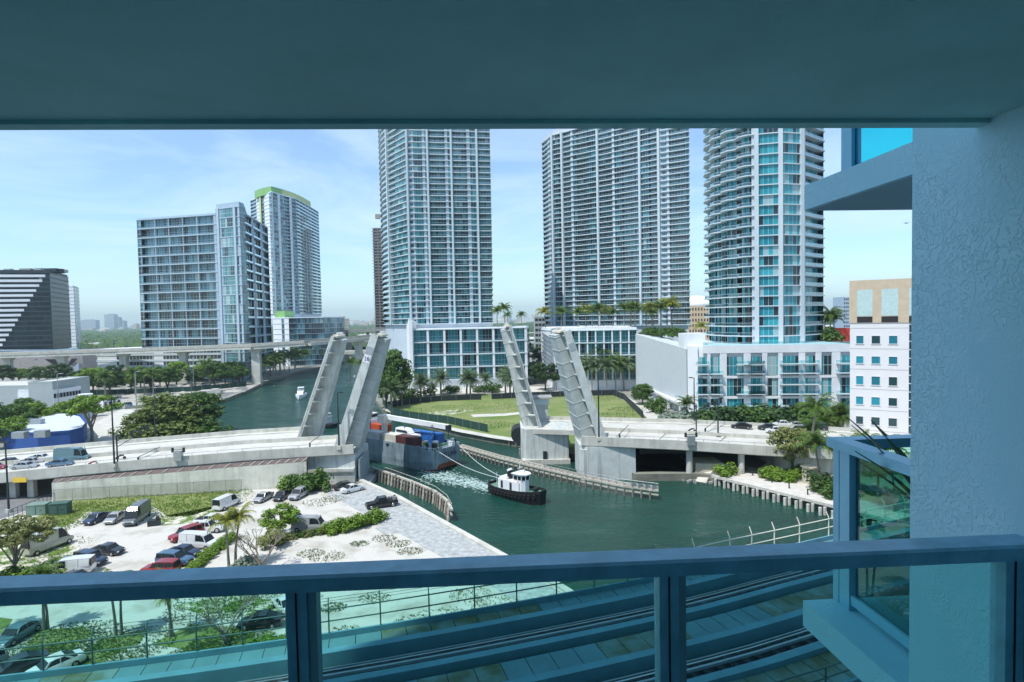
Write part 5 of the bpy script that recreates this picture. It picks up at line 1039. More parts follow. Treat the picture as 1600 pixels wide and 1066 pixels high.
def tree_proto(kind, seed):
    key = (kind, seed)
    if key in TREES: return TREES[key]
    rn = random.Random(seed*13+hash(kind) % 7 if 0 else seed*13+len(kind)); tr, cr = MB(), MB()
    if kind in ('broad', 'spread', 'round'):
        # unit height 10
        spread = {'broad': 4.2, 'spread': 5.6, 'round': 3.6}[kind]; hb = {'broad': 3.0, 'spread': 4.5, 'round': 2.2}[kind]; zc = {'broad': 6.2, 'spread': 7.8, 'round': 5.6}[kind]; zr = {'broad': 3.6, 'spread': 2.0, 'round': 4.2}[kind]
        nb_ = 9; tr.tube([(0, 0, -.3), (.1, 0, hb*.5), (0, .1, hb*.9)], [.38, .28, .22], 8)
        for k in range(nb_):
            a = k*6.283/nb_+rn.uniform(-.3, .3); q = rn.uniform(.45, .9); e = Vector((math.cos(a)*spread*q, math.sin(a)*spread*q, zc+rn.uniform(-.4, .5)*zr)); m_ = Vector((e.x*.45, e.y*.45, lerp(hb, e.z, .6)))
            tr.tube([(0, 0, hb*rn.uniform(.5, .9)), m_, e], [.17, .10, .04], 5)
            for _ in range(2): e2 = e+Vector((rn.uniform(-1.3, 1.3), rn.uniform(-1.3, 1.3), rn.uniform(0, 1.4))); tr.tube([m_.lerp(e, .5), e2], [.06, .02], 4)
        ncl = {'broad': 56, 'round': 84, 'spread': 62}[kind]
        for k in range(ncl):
            a = rn.uniform(0, 6.283); q = math.sqrt(rn.uniform(.02, 1)); zz = rn.uniform(-.8, 1); rr_ = math.sqrt(max(.08, 1-zz*zz*.85)); c_ = (math.cos(a)*q*spread*rr_, math.sin(a)*q*spread*rr_, zc+zz*zr*.85); r_ = rn.uniform(.7, 1.35)
            leafy(cr, c_, (r_, r_, r_*.75 if kind != 'spread' else r_*.45), 80, .30, rn)
    elif kind == 'bush':
        for k in range(16): a = rn.uniform(0, 6.28); q = rn.uniform(0, 2.6); c_ = (math.cos(a)*q, math.sin(a)*q, rn.uniform(.8, 3.2)); r_ = rn.uniform(.9, 1.5); leafy(cr, c_, (r_, r_, r_), 60, .34, rn)
        tr.tube([(0, 0, -.1), (.1, 0, 2.4)], [.16, .06], 5)
    elif kind == 'bare':
        def br(p, d, L_, r, dep):
            e = p+d*L_; m_ = p.lerp(e, .5)+Vector((rn.uniform(-.1, .1), rn.uniform(-.1, .1), 0))*L_; tr.tube([p, m_, e], [r, r*.8, r*.55], 6)
            if dep:
                for _ in range(3): d2 = (d+Vector((rn.uniform(-.8, .8), rn.uniform(-.8, .8), rn.uniform(-.1, .5)))).normalized(); br(e, d2, L_*.68, r*.55, dep-1)
            else:
                leafy(cr, e, (.5, .5, .4), 3, .13, rn)
        tr.tube([(0, 0, -.2), (0, 0, 1.6)], [.42, .34], 8)
        for k in range(5): a = k*1.256+rn.uniform(-.3, .3); br(Vector((0, 0, rn.uniform(1.0, 1.6))), Vector((math.cos(a)*.7, math.sin(a)*.7, .8)).normalized(), 2.7, .2, 3)
    elif kind in ('palm', 'date', 'royal'):
        th_ = {'palm': 7.2, 'date': 6.2, 'royal': 7.4}[kind]; nf = {'palm': 30, 'date': 56, 'royal': 22}[kind]; fl = {'palm': 3.6, 'date': 3.5, 'royal': 3.2}[kind]; bend = rn.uniform(-.7, .7)
        tr.tube([(0, 0, -.2), (bend*.2, 0, th_*.4), (bend*.7, bend*.3, th_*.8), (bend, bend*.4, th_)], [.26, .19, .15, .16] if kind != 'date' else [.36, .32, .3, .42], 8)
        top = Vector((bend, bend*.4, th_))
        if kind == 'royal': tr.tube([top, top+Vector((0, 0, .9))], [.17, .07], 7); top = top+Vector((0, 0, .8))
        for k in range(nf):
            a = k*2.39996+rn.uniform(-.15, .15); el = rn.uniform(.0, 1.35) if kind != 'date' else rn.uniform(-.5, 1.45); dr = rn.uniform(1.3, 2.1) if kind != 'date' else rn.uniform(.8, 1.3); p = top.copy(); ns = 8; L_ = fl*rn.uniform(.85, 1.1)
            hd = Vector((math.cos(a), math.sin(a), 0)); sd = Vector((-math.sin(a), math.cos(a), 0)); prev = None
            for i in range(ns+1):
                q = i/ns; e_ = el-dr*q*q*1.1-dr*.15*q; d = hd*math.cos(e_)+Vector((0, 0, math.sin(e_))); upv = d.cross(sd)*-1
                if i: 
                    wl_ = .75*math.sin(math.pi*min(.97, .16+.8*q))*(.8 if kind == 'date' else 1)
                    for sgn in (-1, 1):
                        for h_ in (0, .5):
                            b0 = prev.lerp(p, h_); b1 = prev.lerp(p, h_+.46); tip = b0+sd*sgn*wl_*rn.uniform(.85, 1.1)+d*.28+Vector((0, 0, -wl_*rn.uniform(.25, .65))); cr.face([b0, b1, tip.lerp(b1, .12), tip] if 0 else [b0, b1, tip])
                prev = p.copy(); p = p+d*L_/ns
    TOPS[key] = tuple(top) if kind in ('palm', 'date', 'royal') else (0, 0, 0)
    a_ = tr.build('t', BARK); b = cr.build('c', FA); ma, mb_ = a_.data, b.data; bpy.data.objects.remove(a_); bpy.data.objects.remove(b); TREES[key] = (ma, mb_); return TREES[key]
MCOPY = {}
def with_mat(me, m):
    k = (me.name, m.name)
    if k not in MCOPY: c = me.copy(); c.materials.clear(); c.materials.append(m); MCOPY[k] = c
    return MCOPY[k]
CATS = {'palm': ('palm_tree', 'palm tree'), 'date': ('palm_tree', 'palm tree'), 'royal': ('palm_tree', 'palm tree'), 'bush': ('bush', 'bush'), 'bare': ('bare_tree', 'tree')}
tcount = [0]
def tree(kind, pos, h, label, leafm, group=None, wide=1.0, barkm=None, seed=None):
    tcount[0] += 1; sd = seed or (tcount[0] % (3 if kind in ('palm', 'date', 'royal') else 3))+1; ma, mb_ = tree_proto(kind, sd); nm, cat = CATS.get(kind, ('shade_tree', 'tree'))
    t = thing(nm, label, cat, pos, (tcount[0]*1.7) % 6.28, group); k = h/10 if kind != 'bush' else h/4.4
    bm_ = barkm or (PBARK if kind in ('palm', 'date', 'royal') else BARK)
    place(with_mat(ma, bm_), 'trunk' if kind != 'bush' else 'stem', t, sc=(k, k, k)); tp_ = TOPS[(kind, sd)]; pal = kind in ('palm', 'date', 'royal'); place(with_mat(mb_, leafm), 'crown' if kind != 'bush' else 'foliage', t, sc=(k*wide, k*wide, k*wide if pal else k), loc=tuple(-(wide-1)*k*v for v in tp_)); return t
def T(kind, px, py, h, label, leafm, group=None, z=0, **k): return tree(kind, W(px, py, z), h, label, leafm, group, **k)
# big trees and palms, from the left
T('spread', 144, 690, 13.5, 'lime green spreading tree with several pale trunks right of the blue building', FB, wide=1.0, barkm=PGREY)
T('round', 262, 684, 13.5, 'huge dense round tree beside the left approach, left trunk', FO, wide=1.5, seed=1); T('round', 312, 672, 12.5, 'dense dark tree at the water end of the big tree mass', FA, wide=1.55, seed=2)
T('round', 222, 686, 8.5, 'olive tree at the street side of the big tree mass', FO, wide=1.5); T('round', 290, 683, 9.5, 'low tree in front of the big tree mass by the parapet', FO, wide=1.7)
for k, (px, py, h) in enumerate([(10, 700, 9), (28, 680, 10), (52, 672, 9), (-20, 690, 12), (80, 668, 7), (100, 664, 8), (118, 655, 7), (38, 655, 8)]):
    T('broad', px, py, h, ORD[k]+' green tree of the clump behind the blue building, counting from the road', FA if k % 2 else FB, 'trees behind the blue building', wide=1.25)
lx = [(112, 618), (128, 612), (146, 616), (160, 606), (172, 618), (205, 612), (220, 606), (236, 613), (250, 606), (262, 612), (305, 604), (318, 600), (335, 606), (352, 602), (365, 598), (135, 600), (183, 600), (276, 602), (374, 602), (5, 602), (30, 600), (60, 604), (90, 604)]
for k, (px, py) in enumerate(lx): T('broad', px, py, 9.5+(k*7 % 5), ('green tree below the elevated railway, about %s along the yard' % ORD[k % 20]) if k < 20 else ('left', 'middle', 'right', 'last')[k-20 if k < 23 else 3]+' green tree before the striped office podium at far left', (FA, FD, FB)[k % 3], 'trees below the elevated railway', wide=1.2)
for k, (px, py, h) in enumerate([(165, 625, 14), (212, 618, 15), (226, 616, 13), (240, 618, 14), (329, 606, 17), (228, 656, 9)]): T('palm', px, py, h, ORD[k]+' palm from the left along the rubble yard', PF, 'palms along the yard', wide=1.1)
bx = [(418, 596), (426, 590), (434, 594), (441, 588), (447, 584), (430, 582), (455, 584), (464, 578), (480, 575), (488, 570), (497, 572), (505, 568), (512, 566), (472, 572)]
for k, (px, py) in enumerate(bx): T('date' if k % 2 else 'palm', px-3, py-2, 13+(k*5 % 4), ORD[k]+' palm from the left on the bank below the green topped tower', PF, 'palms on the curved bank', wide=1.5)
for k, (px, py) in enumerate([(548, 592), (556, 588), (566, 594)]): T('palm', px, py, 13, ORD[k]+' palm at the rail pier across the river', PF, 'palms at the rail pier')
T('round', 617, 632, 22, 'large dark green tree left of the centre podium', FA, wide=.85, seed=3); T('broad', 604, 638, 13, 'smaller tree at the riverside foot of the large tree', FA, wide=1.0)
T('date', 612, 640, 12, 'big silver green palm in front of the large tree', PB_, wide=1.3); T('date', 628, 634, 11, 'second silver green palm before the large tree', PB_, wide=1.3)
for k, (px, py, h) in enumerate([(658, 622, 11), (662, 619, 9), (689, 617, 12), (677, 622, 7), (729, 619, 12.5), (735, 618, 11), (797, 618, 13), (790, 616, 12), (803, 620, 12), (760, 612, 9)]): T('date', px, py, h, ORD[k]+' date palm from the left before the centre podium', PB_, 'date palms before the centre podium', wide=1.4)
for k, (px, py, h) in enumerate([(700, 614, 4), (712, 613, 3.5), (750, 613, 4), (770, 613, 5), (672, 618, 4), (645, 622, 5), (633, 626, 4)]): T('bush', px, py, h, ORD[k]+' bush in the bed before the centre podium', FA, 'bushes before the centre podium', wide=1.3)
T('broad', 852, 610, 13, 'round dark tree between the two glass podiums', FD, wide=1.25); T('broad', 836, 600, 12, 'narrow dark tree in the gap between the glass podiums', FD, wide=.9); T('broad', 843, 575, 14, 'tree filling the gap behind the dark tree', FD)
for k, (px, py, h) in enumerate([(915, 610, 13), (925, 612, 15), (938, 608, 20), (948, 612, 15), (962, 611, 16), (975, 610, 15), (985, 609, 14), (906, 606, 12)]): T('palm', px, py, h, ORD[k]+' coconut palm from the left before the second podium', PB_ if k % 2 else PF, 'palms before the second podium', wide=1.4)
rp_ = [(852, 0), (877, 0), (903, -1), (915, 2), (925, 0), (935, 2), (943, 0), (957, -2), (975, 2), (985, 3), (992, 2), (1010, 0), (1020, 3), (1032, 2), (1042, 4), (1050, 6), (1018, -3)]
for k, (px, dh) in enumerate(rp_):
    Y = 268+(k*5 % 8); q = XP(px, Y, 35); tree('palm', (q.x, q.y, 28.5), 9.6+dh*.6, ORD[k]+' rooftop palm from the left on the second podium terrace', PF if k % 3 else PY, 'palms on the second podium roof', wide=1.4)
for k, (px, h, Y) in enumerate([(777, 11, 290), (789, 13, 296), (793, 8, 288), (815, 8, 290)]): q = XP(px, Y, 30); tree('palm', (q.x, q.y, 28.6), h, ORD[k]+' palm from the left on the right end of the centre podium roof', PF if k != 2 else FA, 'palms on the centre podium roof', wide=1.15)
for k, (px, h, Y) in enumerate([(1297, 12.5, 202), (1303, 10.5, 205), (1289, 10.5, 207), (1093, 8, 204)]): q = XP(px, Y, 26); tree('palm', (q.x, q.y, 23.0), h, ORD[k]+' palm on the white podium terrace', PF if k < 3 else PY, 'palms on the white podium terrace', wide=1.2)
for k, (px, h, Y) in enumerate([(1298, 5.5, 200), (1084, 4, 200), (1050, 4.5, 240), (1038, 4.5, 245), (1022, 4.5, 250), (1010, 4.5, 256), (1062, 4, 235)]): q = XP(px, Y, 26); tree('bush', (q.x, q.y, 22.9 if k < 2 else 24.0), h, ORD[k]+' trimmed shrub on the white podium roof', FA, 'shrubs on the white podium roof', wide=1.2)
for k, (px, py, h) in enumerate([(210, 694, 5.5), (232, 692, 6), (256, 690, 6.5), (280, 688, 6.5), (304, 684, 6.5), (326, 680, 6)]): T('bush', px, py, h, ORD[k]+' low shrub from the left filling the foot of the big round tree', FO if k < 4 else FA, 'shrubs at the foot of the big tree', wide=1.4)
# street trees on the right
T('bush', 1070, 668, 5.5, 'silver grey bush at the corner of the white podium', FG, wide=1.6); T('bush', 1050, 666, 4.5, 'lower silver grey bush beside the blank wall', FG, wide=1.6); T('palm', 1073, 664, 9, 'small palm rising over the silver grey bushes', PF, wide=1.3)
T('round', 1004, 632, 8, 'round green tree before the arcade at the blank wall', FA, wide=1.3); T('bush', 1026, 645, 6, 'green shrub at the arcade', FA)
for k in range(20): px = 1104+k*9.6; T('bush', px, 673, 6.6+(k*3 % 4)*.5, ORD[k]+' shrub from the left of the dark hedge under the white podium', FD if k % 3 else FA, 'hedge shrubs under the white podium', wide=1.25)
for k, (px, py, h) in enumerate([(1302, 686, 10), (1316, 690, 11), (1288, 690, 8)]): T('date', px, py, h, ORD[k]+' bushy palm at the road left of the office block', PF, 'palms left of the office block', wide=1.2)
T('palm', 1280, 760, 11, 'tall palm standing on the river walk below the right approach', PF, wide=1.25); T('palm', 1266, 715, 9, 'dark palm below the blue street sign', PF, z=0, wide=1.2); T('royal', 1266, 722, 15, 'palm whose top rises beside the queue of cars', PF, wide=1.1)
T('broad', 1238, 742, 10, 'sparse olive tree leaning over the ramp at the river walk', FY, wide=1.1, seed=2); T('bush', 1287, 768, 4, 'dark shrub at the foot of the river walk palm', FD, wide=1.3)
for k, (px, py, h) in enumerate([(1133, 744, 2.8), (1205, 748, 2.6), (1216, 750, 2.4), (1226, 752, 2.2), (1240, 748, 2.2), (1250, 741, 2.4), (1295, 775, 3), (1310, 775, 3)]): T('bush', px, py, h, ORD[k]+' low green shrub along the river walk from the left', FB if k < 6 else FA, 'shrubs along the river walk', wide=1.5)
for k, (px, py, h) in enumerate([(1335, 770, 10), (1372, 778, 11), (1400, 800, 10), (1350, 745, 9)]): T('palm', px, py, h, ORD[k]+' palm seen through the neighbouring balcony glass', PF, 'palms beyond the neighbouring balcony', wide=1.3)
# the lot
for k, (px, py, h) in enumerate([(448, 769, 3.2), (461, 768, 3.8), (474, 768, 3.6), (487, 767, 4.4), (497, 767, 4.2)]): T('bush', px, py, h, ORD[k]+' bush from the left at the abutment wall', FA if k else FB, 'bushes at the abutment wall')
T('broad', 437, 838, 5.0, 'small bright green tree among the parked cars', FB, wide=1.35)
hd = [(512, 834), (522, 833), (532, 831), (541, 828), (551, 826), (560, 824), (569, 821), (578, 818), (587, 815), (594, 812)]
for k, (px, py) in enumerate(hd): T('bush', px, py, 1.9+(k % 3)*.3, ORD[k]+' shrub from the left in the hedge at the gravel edge', FB, 'hedge shrubs at the gravel edge', wide=1.1)
for k in range(9): T('bush', 412+k*11, 850-k*1.9, 1.1, ORD[k]+' low shrub in the row left of the gravel hedge', FA if k % 2 else FY, 'low shrubs left of the gravel hedge', wide=1.3)
for k in range(15): T('bush', 300+k*4.3, 893-k*3.6, 1.25, ORD[k]+' clipped shrub in the lime hedge by the two palms', FB, 'clipped lime hedge shrubs', wide=1.3)
T('royal', 358, 892, 8.2, 'left palm of the pair in the sandy lot', PY, wide=1.1, seed=1); T('royal', 368, 887, 8.4, 'right palm of the pair in the sandy lot', PY, wide=1.1, seed=2)
T('bare', 408, 893, 7.5, 'leafless grey shrub tree right of the palm pair', FY, barkm=PGREY, wide=1); T('bush', 380, 893, 2.4, 'grey green bush under the palm pair', FG, wide=1.3); T('bush', 430, 853, 3.0, 'brown dry bush beside the bare tree', FY, wide=1.3)
T('spread', 25, 905, 8.0, 'open crowned tree at the left edge of the lot', FY, barkm=PGREY, wide=1.0); T('bush', 60, 915, 2.8, 'green shrub under the open tree', FB, wide=1.4); T('bush', 15, 912, 2.5, 'shrub at the left frame edge', FA, wide=1.4); T('bare', 352, 1005, 7.2, 'gnarled bare tree in the grass island below the rail', FY, barkm=PGREY, wide=1)
pk = [(69, 985, 7.5), (75, 983, 6.5), (182, 995, 7.5), (190, 990, 6.8), (266, 996, 7), (270, 995, 5.2), (-8, 985, 6)]
for k, (px, py, h) in enumerate(pk): T('royal', px, py, h, ORD[k]+' palm trunk from the left in the grass islands behind the rail', PF if k != 5 else PY, 'palms in the grass islands')
for k, (px, py, h) in enumerate([(395, 1014, 1.2), (420, 1012, 1.6), (440, 1009, 1.2)]): T('bush', px, py, h, ORD[k]+' yellow green plant at the viaduct foot', FB, 'plants at the viaduct foot', wide=1.2)
# tufts of weeds: one mesh of ground cover
def tufts(label, spots, n, seed, m, hh=(.25, .7), spr=1.0):
    rn = random.Random(seed); s = MB()
    for (px, py, r) in spots:
        c_ = W(px, py, 0)
        for _ in range(n):
            a = rn.uniform(0, 6.28); q = r*math.sqrt(rn.random()); x, y = c_.x+math.cos(a)*q*1.3, c_.y+math.sin(a)*q; h_ = rn.uniform(*hh)
            for _ in range(9): b = rn.uniform(0, 6.28); t_ = rn.uniform(.03, .2); w_ = .022; s.face([(x-w_*math.sin(b), y+w_*math.cos(b), .02), (x+w_*math.sin(b), y-w_*math.cos(b), .02), (x+math.cos(b)*t_, y+math.sin(b)*t_, h_)])
    o = s.build('weeds', m); tag(o, label, 'weeds', kind='stuff')
tufts('green weeds and grass tufts on the strip below the abutment wall', [(100, 815, 4), (130, 800, 5), (170, 790, 6), (220, 785, 6), (280, 780, 7), (330, 780, 6), (300, 795, 5), (70, 825, 4), (350, 772, 4), (260, 800, 5), (190, 800, 4), (110, 795, 4)], 500, 1, FB, (.08, .4))
tufts('scattered weeds on the bare sand', [(486, 865, 1.6), (510, 870, 2), (562, 850, 1.2), (600, 842, 1.5), (622, 850, 1.5), (640, 862, 1.5), (500, 785, 2.5), (520, 780, 2), (470, 935, 2), (585, 935, 1.5), (735, 930, 2), (770, 945, 2.4), (690, 965, 2.4), (650, 975, 2), (540, 990, 1.6), (520, 950, 1.2), (60, 880, 3), (30, 870, 3), (90, 870, 3), (100, 850, 3)], 170, 2, FA, (.05, .25))
tufts('long grass at the edges of the vacant lawn', [(640, 628, 8), (700, 622, 9), (760, 619, 9), (820, 619, 9), (880, 619, 9), (940, 622, 8), (980, 640, 6), (690, 640, 10), (780, 635, 10), (760, 665, 7), (960, 650, 6)], 300, 3, FA, (.15, .6), 1)
tufts('lush grass tufts in the islands below the rail', [(80, 1010, 4), (110, 1000, 4), (150, 1030, 3.5), (190, 1010, 4), (340, 1015, 3), (360, 1000, 3), (310, 1025, 2.5), (60, 1035, 3), (330, 950, 4), (400, 945, 4)], 900, 4, FA, (.05, .26))
# fences round the vacant lawn
GF = mat('green_fence_screen', (.015, .05, .04), .8, var=.2, scale=1); BF = mat('black_fence_screen', (.02, .028, .032), .8, var=.2, scale=1)
def screen_fence(label, pts, h, m, sp=4):
    P = [W(x, y, 0) for x, y in pts]; t = thing('screen_fence', label, 'fence', P[0])
    s = MB()
    for a, b in zip(P, P[1:]): s.beam(a+Vector((0, 0, h/2+.1)), b+Vector((0, 0, h/2+.1)), .06, h)
    s.build('screen', m, t, world=True)
    for a, b in zip(P, P[1:]):
        n = max(1, int((b-a).length/sp))
        for k in range(n): p = a.lerp(b, k/n); s = MB(); s.tube([p, p+Vector((0, 0, h+.3))], .06, 5); s.build('post', STEELG, t, world=True)
screen_fence('dark green screened fence along the quay side of the vacant lawn', [(598, 632), (614, 648), (640, 654), (700, 662), (762, 676)], 2.3, GF)
screen_fence('black screened fence at the back of the vacant lawn, left run', [(602, 638), (640, 632), (690, 627), (735, 625), (752, 625)], 2.2, BF)
screen_fence('black screened fence at the back of the vacant lawn, middle run', [(768, 624), (815, 622), (905, 619), (958, 618)], 2.2, BF)
screen_fence('black and grey screened fence curving along the right side of the lawn', [(958, 618), (975, 625), (990, 640), (1005, 655)], 2.4, BF)
screen_fence('green screened fence along the far side of the rubble yard', [(135, 618), (200, 616), (300, 612), (345, 608), (385, 604)], 2.4, GF)
screen_fence('low dark wall beside the yard drive', [(195, 640), (240, 636), (290, 620), (318, 617)], 1.2, CONCD)
# ================================================================ VEHICLES
PAINT = {}
def paint(nm, c, metal=.2):
    return mat('paint_'+nm, c, .28, metal, var=.03, scale=1, coat=.6, spec=.5)
COLR = dict(white=(.72, .74, .74), silver=(.36, .38, .39), black=(.012, .013, .015), charcoal=(.035, .04, .045), navy=(.02, .035, .075), red=(.28, .015, .015), grey=(.14, .16, .17), blue=(.06, .13, .22), beige=(.42, .43, .36), teal=(.10, .19, .23))
# side profiles: list of (x, z_low, z_belt, z_top or None) from rear (-) to front (+), unit metres
VT = {
 'sedan': dict(L=4.7, w=.90, st=[(-2.35, .45, .82, 0), (-2.25, .28, .95, 0), (-1.7, .22, 1.02, 0), (-1.25, .2, 1.02, .22), (-.7, .2, 1.0, .42), (.1, .2, .98, .46), (.65, .2, .97, .38), (1.15, .2, .95, .06), (1.3, .2, .93, 0), (2.0, .22, .80, 0), (2.28, .3, .68, 0), (2.35, .42, .6, 0)], wr=.33),
 'suv': dict(L=4.8, w=.95, st=[(-2.4, .5, .95, 0), (-2.35, .35, 1.08, .1), (-2.15, .28, 1.1, .55), (-1.5, .25, 1.1, .64), (-.4, .25, 1.08, .66), (.4, .25, 1.06, .62), (1.05, .25, 1.05, .12), (1.2, .25, 1.03, 0), (2.1, .28, .95, 0), (2.36, .38, .78, 0), (2.4, .5, .66, 0)], wr=.37),
 'van': dict(L=5.6, w=1.0, st=[(-2.8, .5, 1.15, .2), (-2.75, .35, 1.2, .95), (-1.5, .3, 1.2, .98), (0, .3, 1.2, .98), (.9, .3, 1.2, .96), (1.35, .3, 1.18, .7), (1.9, .3, 1.12, .12), (2.0, .3, 1.1, 0), (2.65, .35, .95, 0), (2.8, .45, .75, 0)], wr=.36),
 'highvan': dict(L=6.6, w=1.03, st=[(-3.3, .5, 1.3, .3), (-3.25, .35, 1.35, 1.4), (-1.5, .3, 1.35, 1.45), (0, .3, 1.35, 1.45), (1.5, .3, 1.35, 1.4), (1.95, .3, 1.3, 1.0), (2.55, .3, 1.2, .15), (2.65, .3, 1.18, 0), (3.15, .35, 1.0, 0), (3.3, .45, .8, 0)], wr=.38),
 'pickup': dict(L=5.6, w=.98, st=[(-2.8, .5, 1.05, 0), (-2.75, .35, 1.1, 0), (-1.0, .3, 1.1, 0), (-.92, .3, 1.1, .55), (-.5, .3, 1.1, .7), (.5, .3, 1.1, .68), (1.05, .3, 1.1, .15), (1.15, .3, 1.08, 0), (2.5, .35, 1.0, 0), (2.75, .42, .9, 0), (2.8, .5, .75, 0)], wr=.42),
 'vanstep': None}
vproto = {}
def vehicle_meshes(kind):
    if kind in vproto: return vproto[kind]
    d = VT[kind]; w_ = d['w']; st = d['st']; out = []
    x0, x1 = st[0][0], st[-1][0]
    def tp(x): e = min(x-x0, x1-x); return w_*(1-.16*max(0, 1-e/.7)**2)
    s = MB(); rings = []
    for x, zl, zb, t_ in st:
        w = tp(x); rings.append([(x, -w*.9, zl), (x, -w, zl+.18), (x, -w*1.0, lerp(zl, zb, .6)), (x, -w*.93, zb-.03), (x, -w*.8, zb), (x, w*.8, zb), (x, w*.93, zb-.03), (x, w, lerp(zl, zb, .6)), (x, w, zl+.18), (x, w*.9, zl)])
    s.loft(rings); out.append(('body', s, 'p'))
    cab = [r for r in st if r[3] > 0]; i0 = st.index(cab[0]); i1 = st.index(cab[-1]); seq = st[max(0, i0-1):i1+2]
    s = MB(); rings = []
    for x, zl, zb, t_ in seq:
        w = tp(x); t2 = max(t_, .002); k = 1-.14*min(1, t2/.5); rings.append([(x, -w*.9, zb-.02), (x, -w*.9*k, zb+t2-.02), (x, w*.9*k, zb+t2-.02), (x, w*.9, zb-.02)])
    s.loft(rings, caps=True); out.append(('windows', s, 'g'))
    hi = [r for r in st if r[3] > (.3 if kind != 'sedan' else .36)]
    s = MB(); rings = []
    for x, zl, zb, t_ in hi:
        w = tp(x); k = 1-.14*min(1, t_/.5); rings.append([(x, -w*.92*k, zb+t_-.09), (x, -w*.86*k, zb+t_+.03), (x, w*.86*k, zb+t_+.03), (x, w*.92*k, zb+t_-.09)])
    s.loft(rings); out.append(('roof', s, 'p'))
    s = MB()
    def col(x, z0, z1, dx, wd=.09):
        w = tp(x)
        for sg in (-1, 1): s.beam((x, sg*w*.905, z0), (x+dx, sg*w*.80, z1), wd, .05) if 0 else s.beam((x, sg*w*.91, z0), (x+dx, sg*w*.915*.87, z1), .05, wd)
    zbm = hi[0][2]; tm_ = hi[len(hi)//2][3]
    xs_ = {'sedan': ((-1.35, .65), (-.25, 0), (.95, -.45)), 'suv': ((-2.2, .1), (-1.2, 0), (-.15, 0), (.95, -.45)), 'van': ((-2.6, 0), (-1.3, 0), (.1, 0), (1.75, -.45)), 'highvan': ((-3.1, 0), (.9, 0), (2.35, -.4)), 'pickup': ((-.85, .1), (.1, 0), (.9, -.35))}[kind]
    for x, dx_ in xs_: col(x, zbm-.05, zbm+tm_-.04, dx_, .14)
    out.append(('pillars', s, 'p'))
    if kind in ('van', 'highvan'):                          # blank cargo sides
        s = MB(); a, b = (-2.6, .15) if kind == 'van' else (-3.05, .95); t_ = .98 if kind == 'van' else 1.42; zb = st[2][2]
        for sg in (-1, 1): s.loft([[(x, sg*w_*.93, zb-.05), (x, sg*w_*.80*(1.0), zb+t_-.05), (x, sg*w_*.76, zb+t_-.05), (x, sg*w_*.86, zb-.05)] for x in (a, b)])
        out.append(('side_panels', s, 'p'))
    if kind == 'pickup':
        s = MB(); s.box((-1.85, 0, 1.08), (1.55, 1.55, .06)); out.append(('bed', s, 'd'))
    s = MB(); xf = st[-1][0]; s.box((xf-.04, 0, lerp(st[-1][1], st[-1][2], .5)), (.12, w_*1.0, .16)); out.append(('grille', s, 'd'))
    whs = []; wr = d['wr']
    for x in (x0+.95, x1-.9):
        for sg in (-1, 1):
            s = MB(); s.tube([(x, sg*(w_-.17), wr), (x, sg*(w_+.02), wr)], wr, 16); r_ = MB(); r_.tube([(x, sg*(w_-.0), wr), (x, sg*(w_+.035), wr)], [wr*.62, wr*.55], 12); whs.append((s, r_))
    lt = []
    for sg in (-1, 1):
        s = MB(); s.box((xf-.12, sg*w_*.66, lerp(st[-1][1], st[-1][2], 1.0)), (.26, .3, .13)); lt.append(('headlight', s, 'h')); s = MB(); s.box((x0+.03, sg*w_*.68, st[1][2]-.14), (.1, .26, .16)); lt.append(('tail_light', s, 'r'))
    def fin(nm, s): o = s.build(nm, DSTEEL); me = o.data; bpy.data.objects.remove(o); return me
    vproto[kind] = ([(n, fin(n, s), c) for n, s, c in out+lt], [(fin('wheel', a), fin('rim', b)) for a, b in whs]); return vproto[kind]
def vehicle(kind, rear, front, color, label, z=0, name=None, cat=None, glassless=False, group=None, tilt=0, sc=1):
    a, b = W(*rear, z), W(*front, z); c_ = (a+b)/2; hd = math.atan2(b.y-a.y, b.x-a.x)
    nm = {'sedan': 'parked_car', 'suv': 'parked_suv', 'van': 'van', 'highvan': 'high_roof_van', 'pickup': 'pickup_truck'}[kind]; ct = {'sedan': 'car', 'suv': 'suv', 'van': 'van', 'highvan': 'van', 'pickup': 'pickup truck'}[kind]
    t = thing(nm, label, ct, (c_.x, c_.y, z+.045), hd, group or ('cars parked on the sandy lot' if z == 0 else 'cars queuing on the bridge approaches')); pts, wh = vehicle_meshes(kind); mm = {'p': paint(color, COLR[color]), 'g': CARGL, 'd': DARK, 'h': LAMPW, 'r': LAMPR}; t.rotation_euler.y = tilt
    if sc != 1: t.scale = (sc, sc, sc)
    for n, me, c in pts: place(with_mat(me, mm[c]), n, t)
    for a_, b_ in wh: q = place(with_mat(a_, RUBBER), 'wheel', t); place(with_mat(b_, CHROME), 'rim', q)
    return t
V_ = vehicle
V_('sedan', (166, 809), (136, 822), 'navy', 'dark navy sedan parked left of the silver minibus row'); V_('sedan', (191, 808), (170, 821), 'silver', 'silver sedan between the navy sedan and the minibus')
mb1 = V_('highvan', (229, 804), (200, 825), 'grey', 'grey silver high roof minibus parked nose towards the balcony')
V_('highvan', (50, 868), (100, 849), 'beige', 'long faded beige van at the left under the open tree'); V_('sedan', (147, 864), (191, 867), 'charcoal', 'dark grey sedan in the middle of the sand, left side'); V_('suv', (119, 878), (165, 885), 'navy', 'dark navy SUV beside the white cargo van'); V_('van', (136, 895), (84, 900), 'white', 'white cargo van with roof hooks just above the rail at left')
V_('sedan', (140, 912), (88, 909), 'black', 'black car mostly hidden by the rail under the white cargo van'); V_('suv', (276, 896), (227, 896), 'red', 'red hatchback SUV right above the balcony rail'); V_('suv', (250, 881), (297, 883), 'blue', 'steel blue SUV above the red one'); V_('sedan', (265, 867), (310, 870), 'navy', 'dark blue sedan above the steel blue SUV')
